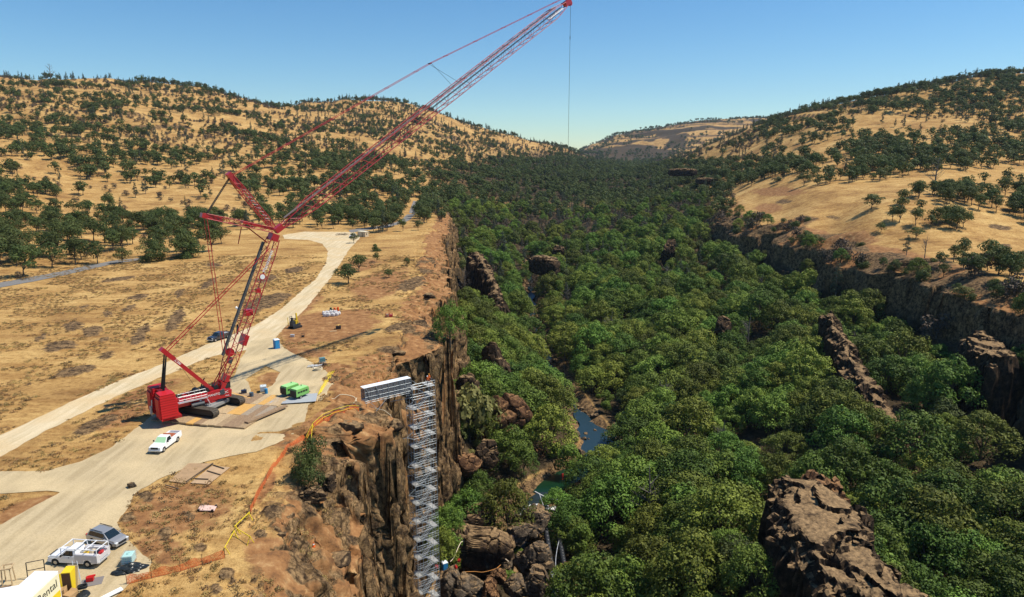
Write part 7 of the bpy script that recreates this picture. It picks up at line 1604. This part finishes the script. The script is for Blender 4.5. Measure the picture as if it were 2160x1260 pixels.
hose3([(1138, 1042, 186), (1142, 1055, 183), (1146, 1066, 180)], .07, WB, 'white tube hanging from the dam over the dark water', 'tube', 'tube')
V = []; F = []
path_ = [(1117, 1066, 178, .4), (1113, 1074, 177, 1.4), (1108, 1085, 175.5, 1.5), (1103, 1098, 173.5, 1.1), (1096, 1108, 172, .8), (1088, 1112, 171, .6)]
for i, (u, v, k, w_) in enumerate(path_):
    p = kp(u, v, k)
    for j in range(7): V.append((p.x + (j / 3 - 1) * w_, p.y, p.z + .35 * math.sin(j / 6 * math.pi) + .1 * math.sin(i * 5 + j * 3)))
    if i:
        for j in range(6): q = (i - 1) * 7 + j; F.append((q, q + 1, q + 8, q + 7))
o = mesh_np('rapids', V, F, mat('white_water', (.75, .77, .77), .5, col2=(.25, .28, .25), vs=2.2, bump=.8, bs=3), smooth=True); tagit(o, 'white foaming rapids pouring between the boulders', 'rapids', kind='structure')
for i, (u, v, k, vs_, ht, lb) in enumerate([(1185, 1064, 183, (.75, .72, .68), (.85, .85, .8), 'person in white clothes standing at the right end of the sandbag dam'), (1193, 1062, 184, (.7, .55, .05), (.8, .7, .05), 'person in a yellow vest at the right end of the sandbag dam')]):
    p = kp(u, v, k); z_ = max(hz(p.x, p.y), p.z - 1.6); person((p.x, p.y, z_), R(200 + 60 * i), lb, vest=vs_, hat=ht)
lump('sandbag_heap', kp(1081, 1134, 165), (1.6, 1.5, 1.6), WB, 'white bulging sack beside the biggest boulder at the canyon bottom', 'sack', 3, 0, .4)
lump('sheeting', kp(1070, 1155, 162), (2.6, 2.2, 1.6), mat('grey_white_sheet', (.42, .43, .45), .6), 'crumpled grey white sheeting hanging off the biggest boulder', 'sheeting', 9, .6, 1.0)
b = MB(); A = kp(1058, 1172, 158); B_ = kp(1073, 1185, 156); b.beam(A, B_, .3, .1); tagit(b.build('plank', WD[4]), 'pale plank leaning at the corner of the biggest boulder', 'plank')

# ================================================================ HAZE
b = MB(); b.box((0, 4200, 320), (12500, 9500, 1000)); hzb = b.build('haze', [])
hm = bpy.data.materials.new('haze'); hm.use_nodes = True; n = hm.node_tree.nodes; n.remove(n['Principled BSDF']); pv = n.new('ShaderNodeVolumePrincipled'); pv.inputs['Density'].default_value = .00003; pv.inputs['Color'].default_value = (.62, .80, 1.0, 1); pv.inputs['Anisotropy'].default_value = .2
hm.node_tree.links.new(pv.outputs[0], n['Material Output'].inputs['Volume']); hzb.data.materials.append(hm); tagit(hzb, 'thin blue summer haze over the far hills', 'haze', kind='stuff')
scn.cycles.volume_bounces = 0

# ---- labels that coincide inside a group are told apart by their order from the left
from collections import defaultdict
dd = defaultdict(list)
for o in scn.objects:
    if o.parent is None and o.get('group') in ('small trees and bushes on the right rim', 'mixed trees among the canyon oaks', 'bushes under the right canyon wall', 'bushes under the left canyon wall', 'bright green trees along the creek', 'oaks filling the canyon', 'oaks on the dry slopes', 'pines on the slopes', 'burnt bushes on the slopes', 'pines along the skyline'):
        dd[o['label']].append(o)
ORD = ['first', 'second', 'third', 'fourth', 'fifth', 'sixth', 'seventh', 'eighth', 'ninth', 'tenth', 'eleventh', 'twelfth', 'thirteenth', 'fourteenth', 'fifteenth']
for lb, os_l in dd.items():
    def fix(l):
        for q in ('rounded ', 'grey brown ', 'mid sized ', 'canyon ', 'farther ', 'well '):
            if len(l.split()) > 16: l = l.replace(q, '')
        return l if len(l.split()) <= 16 else l.replace('the ', '')
    if 1 < len(os_l) <= 15:
        os_l.sort(key=lambda o: proj(*o.location)[0])
        for i, o in enumerate(os_l): o['label'] = fix(f'{lb}, {ORD[i]} from the left')
    else:
        for o in os_l: o['label'] = fix(lb)
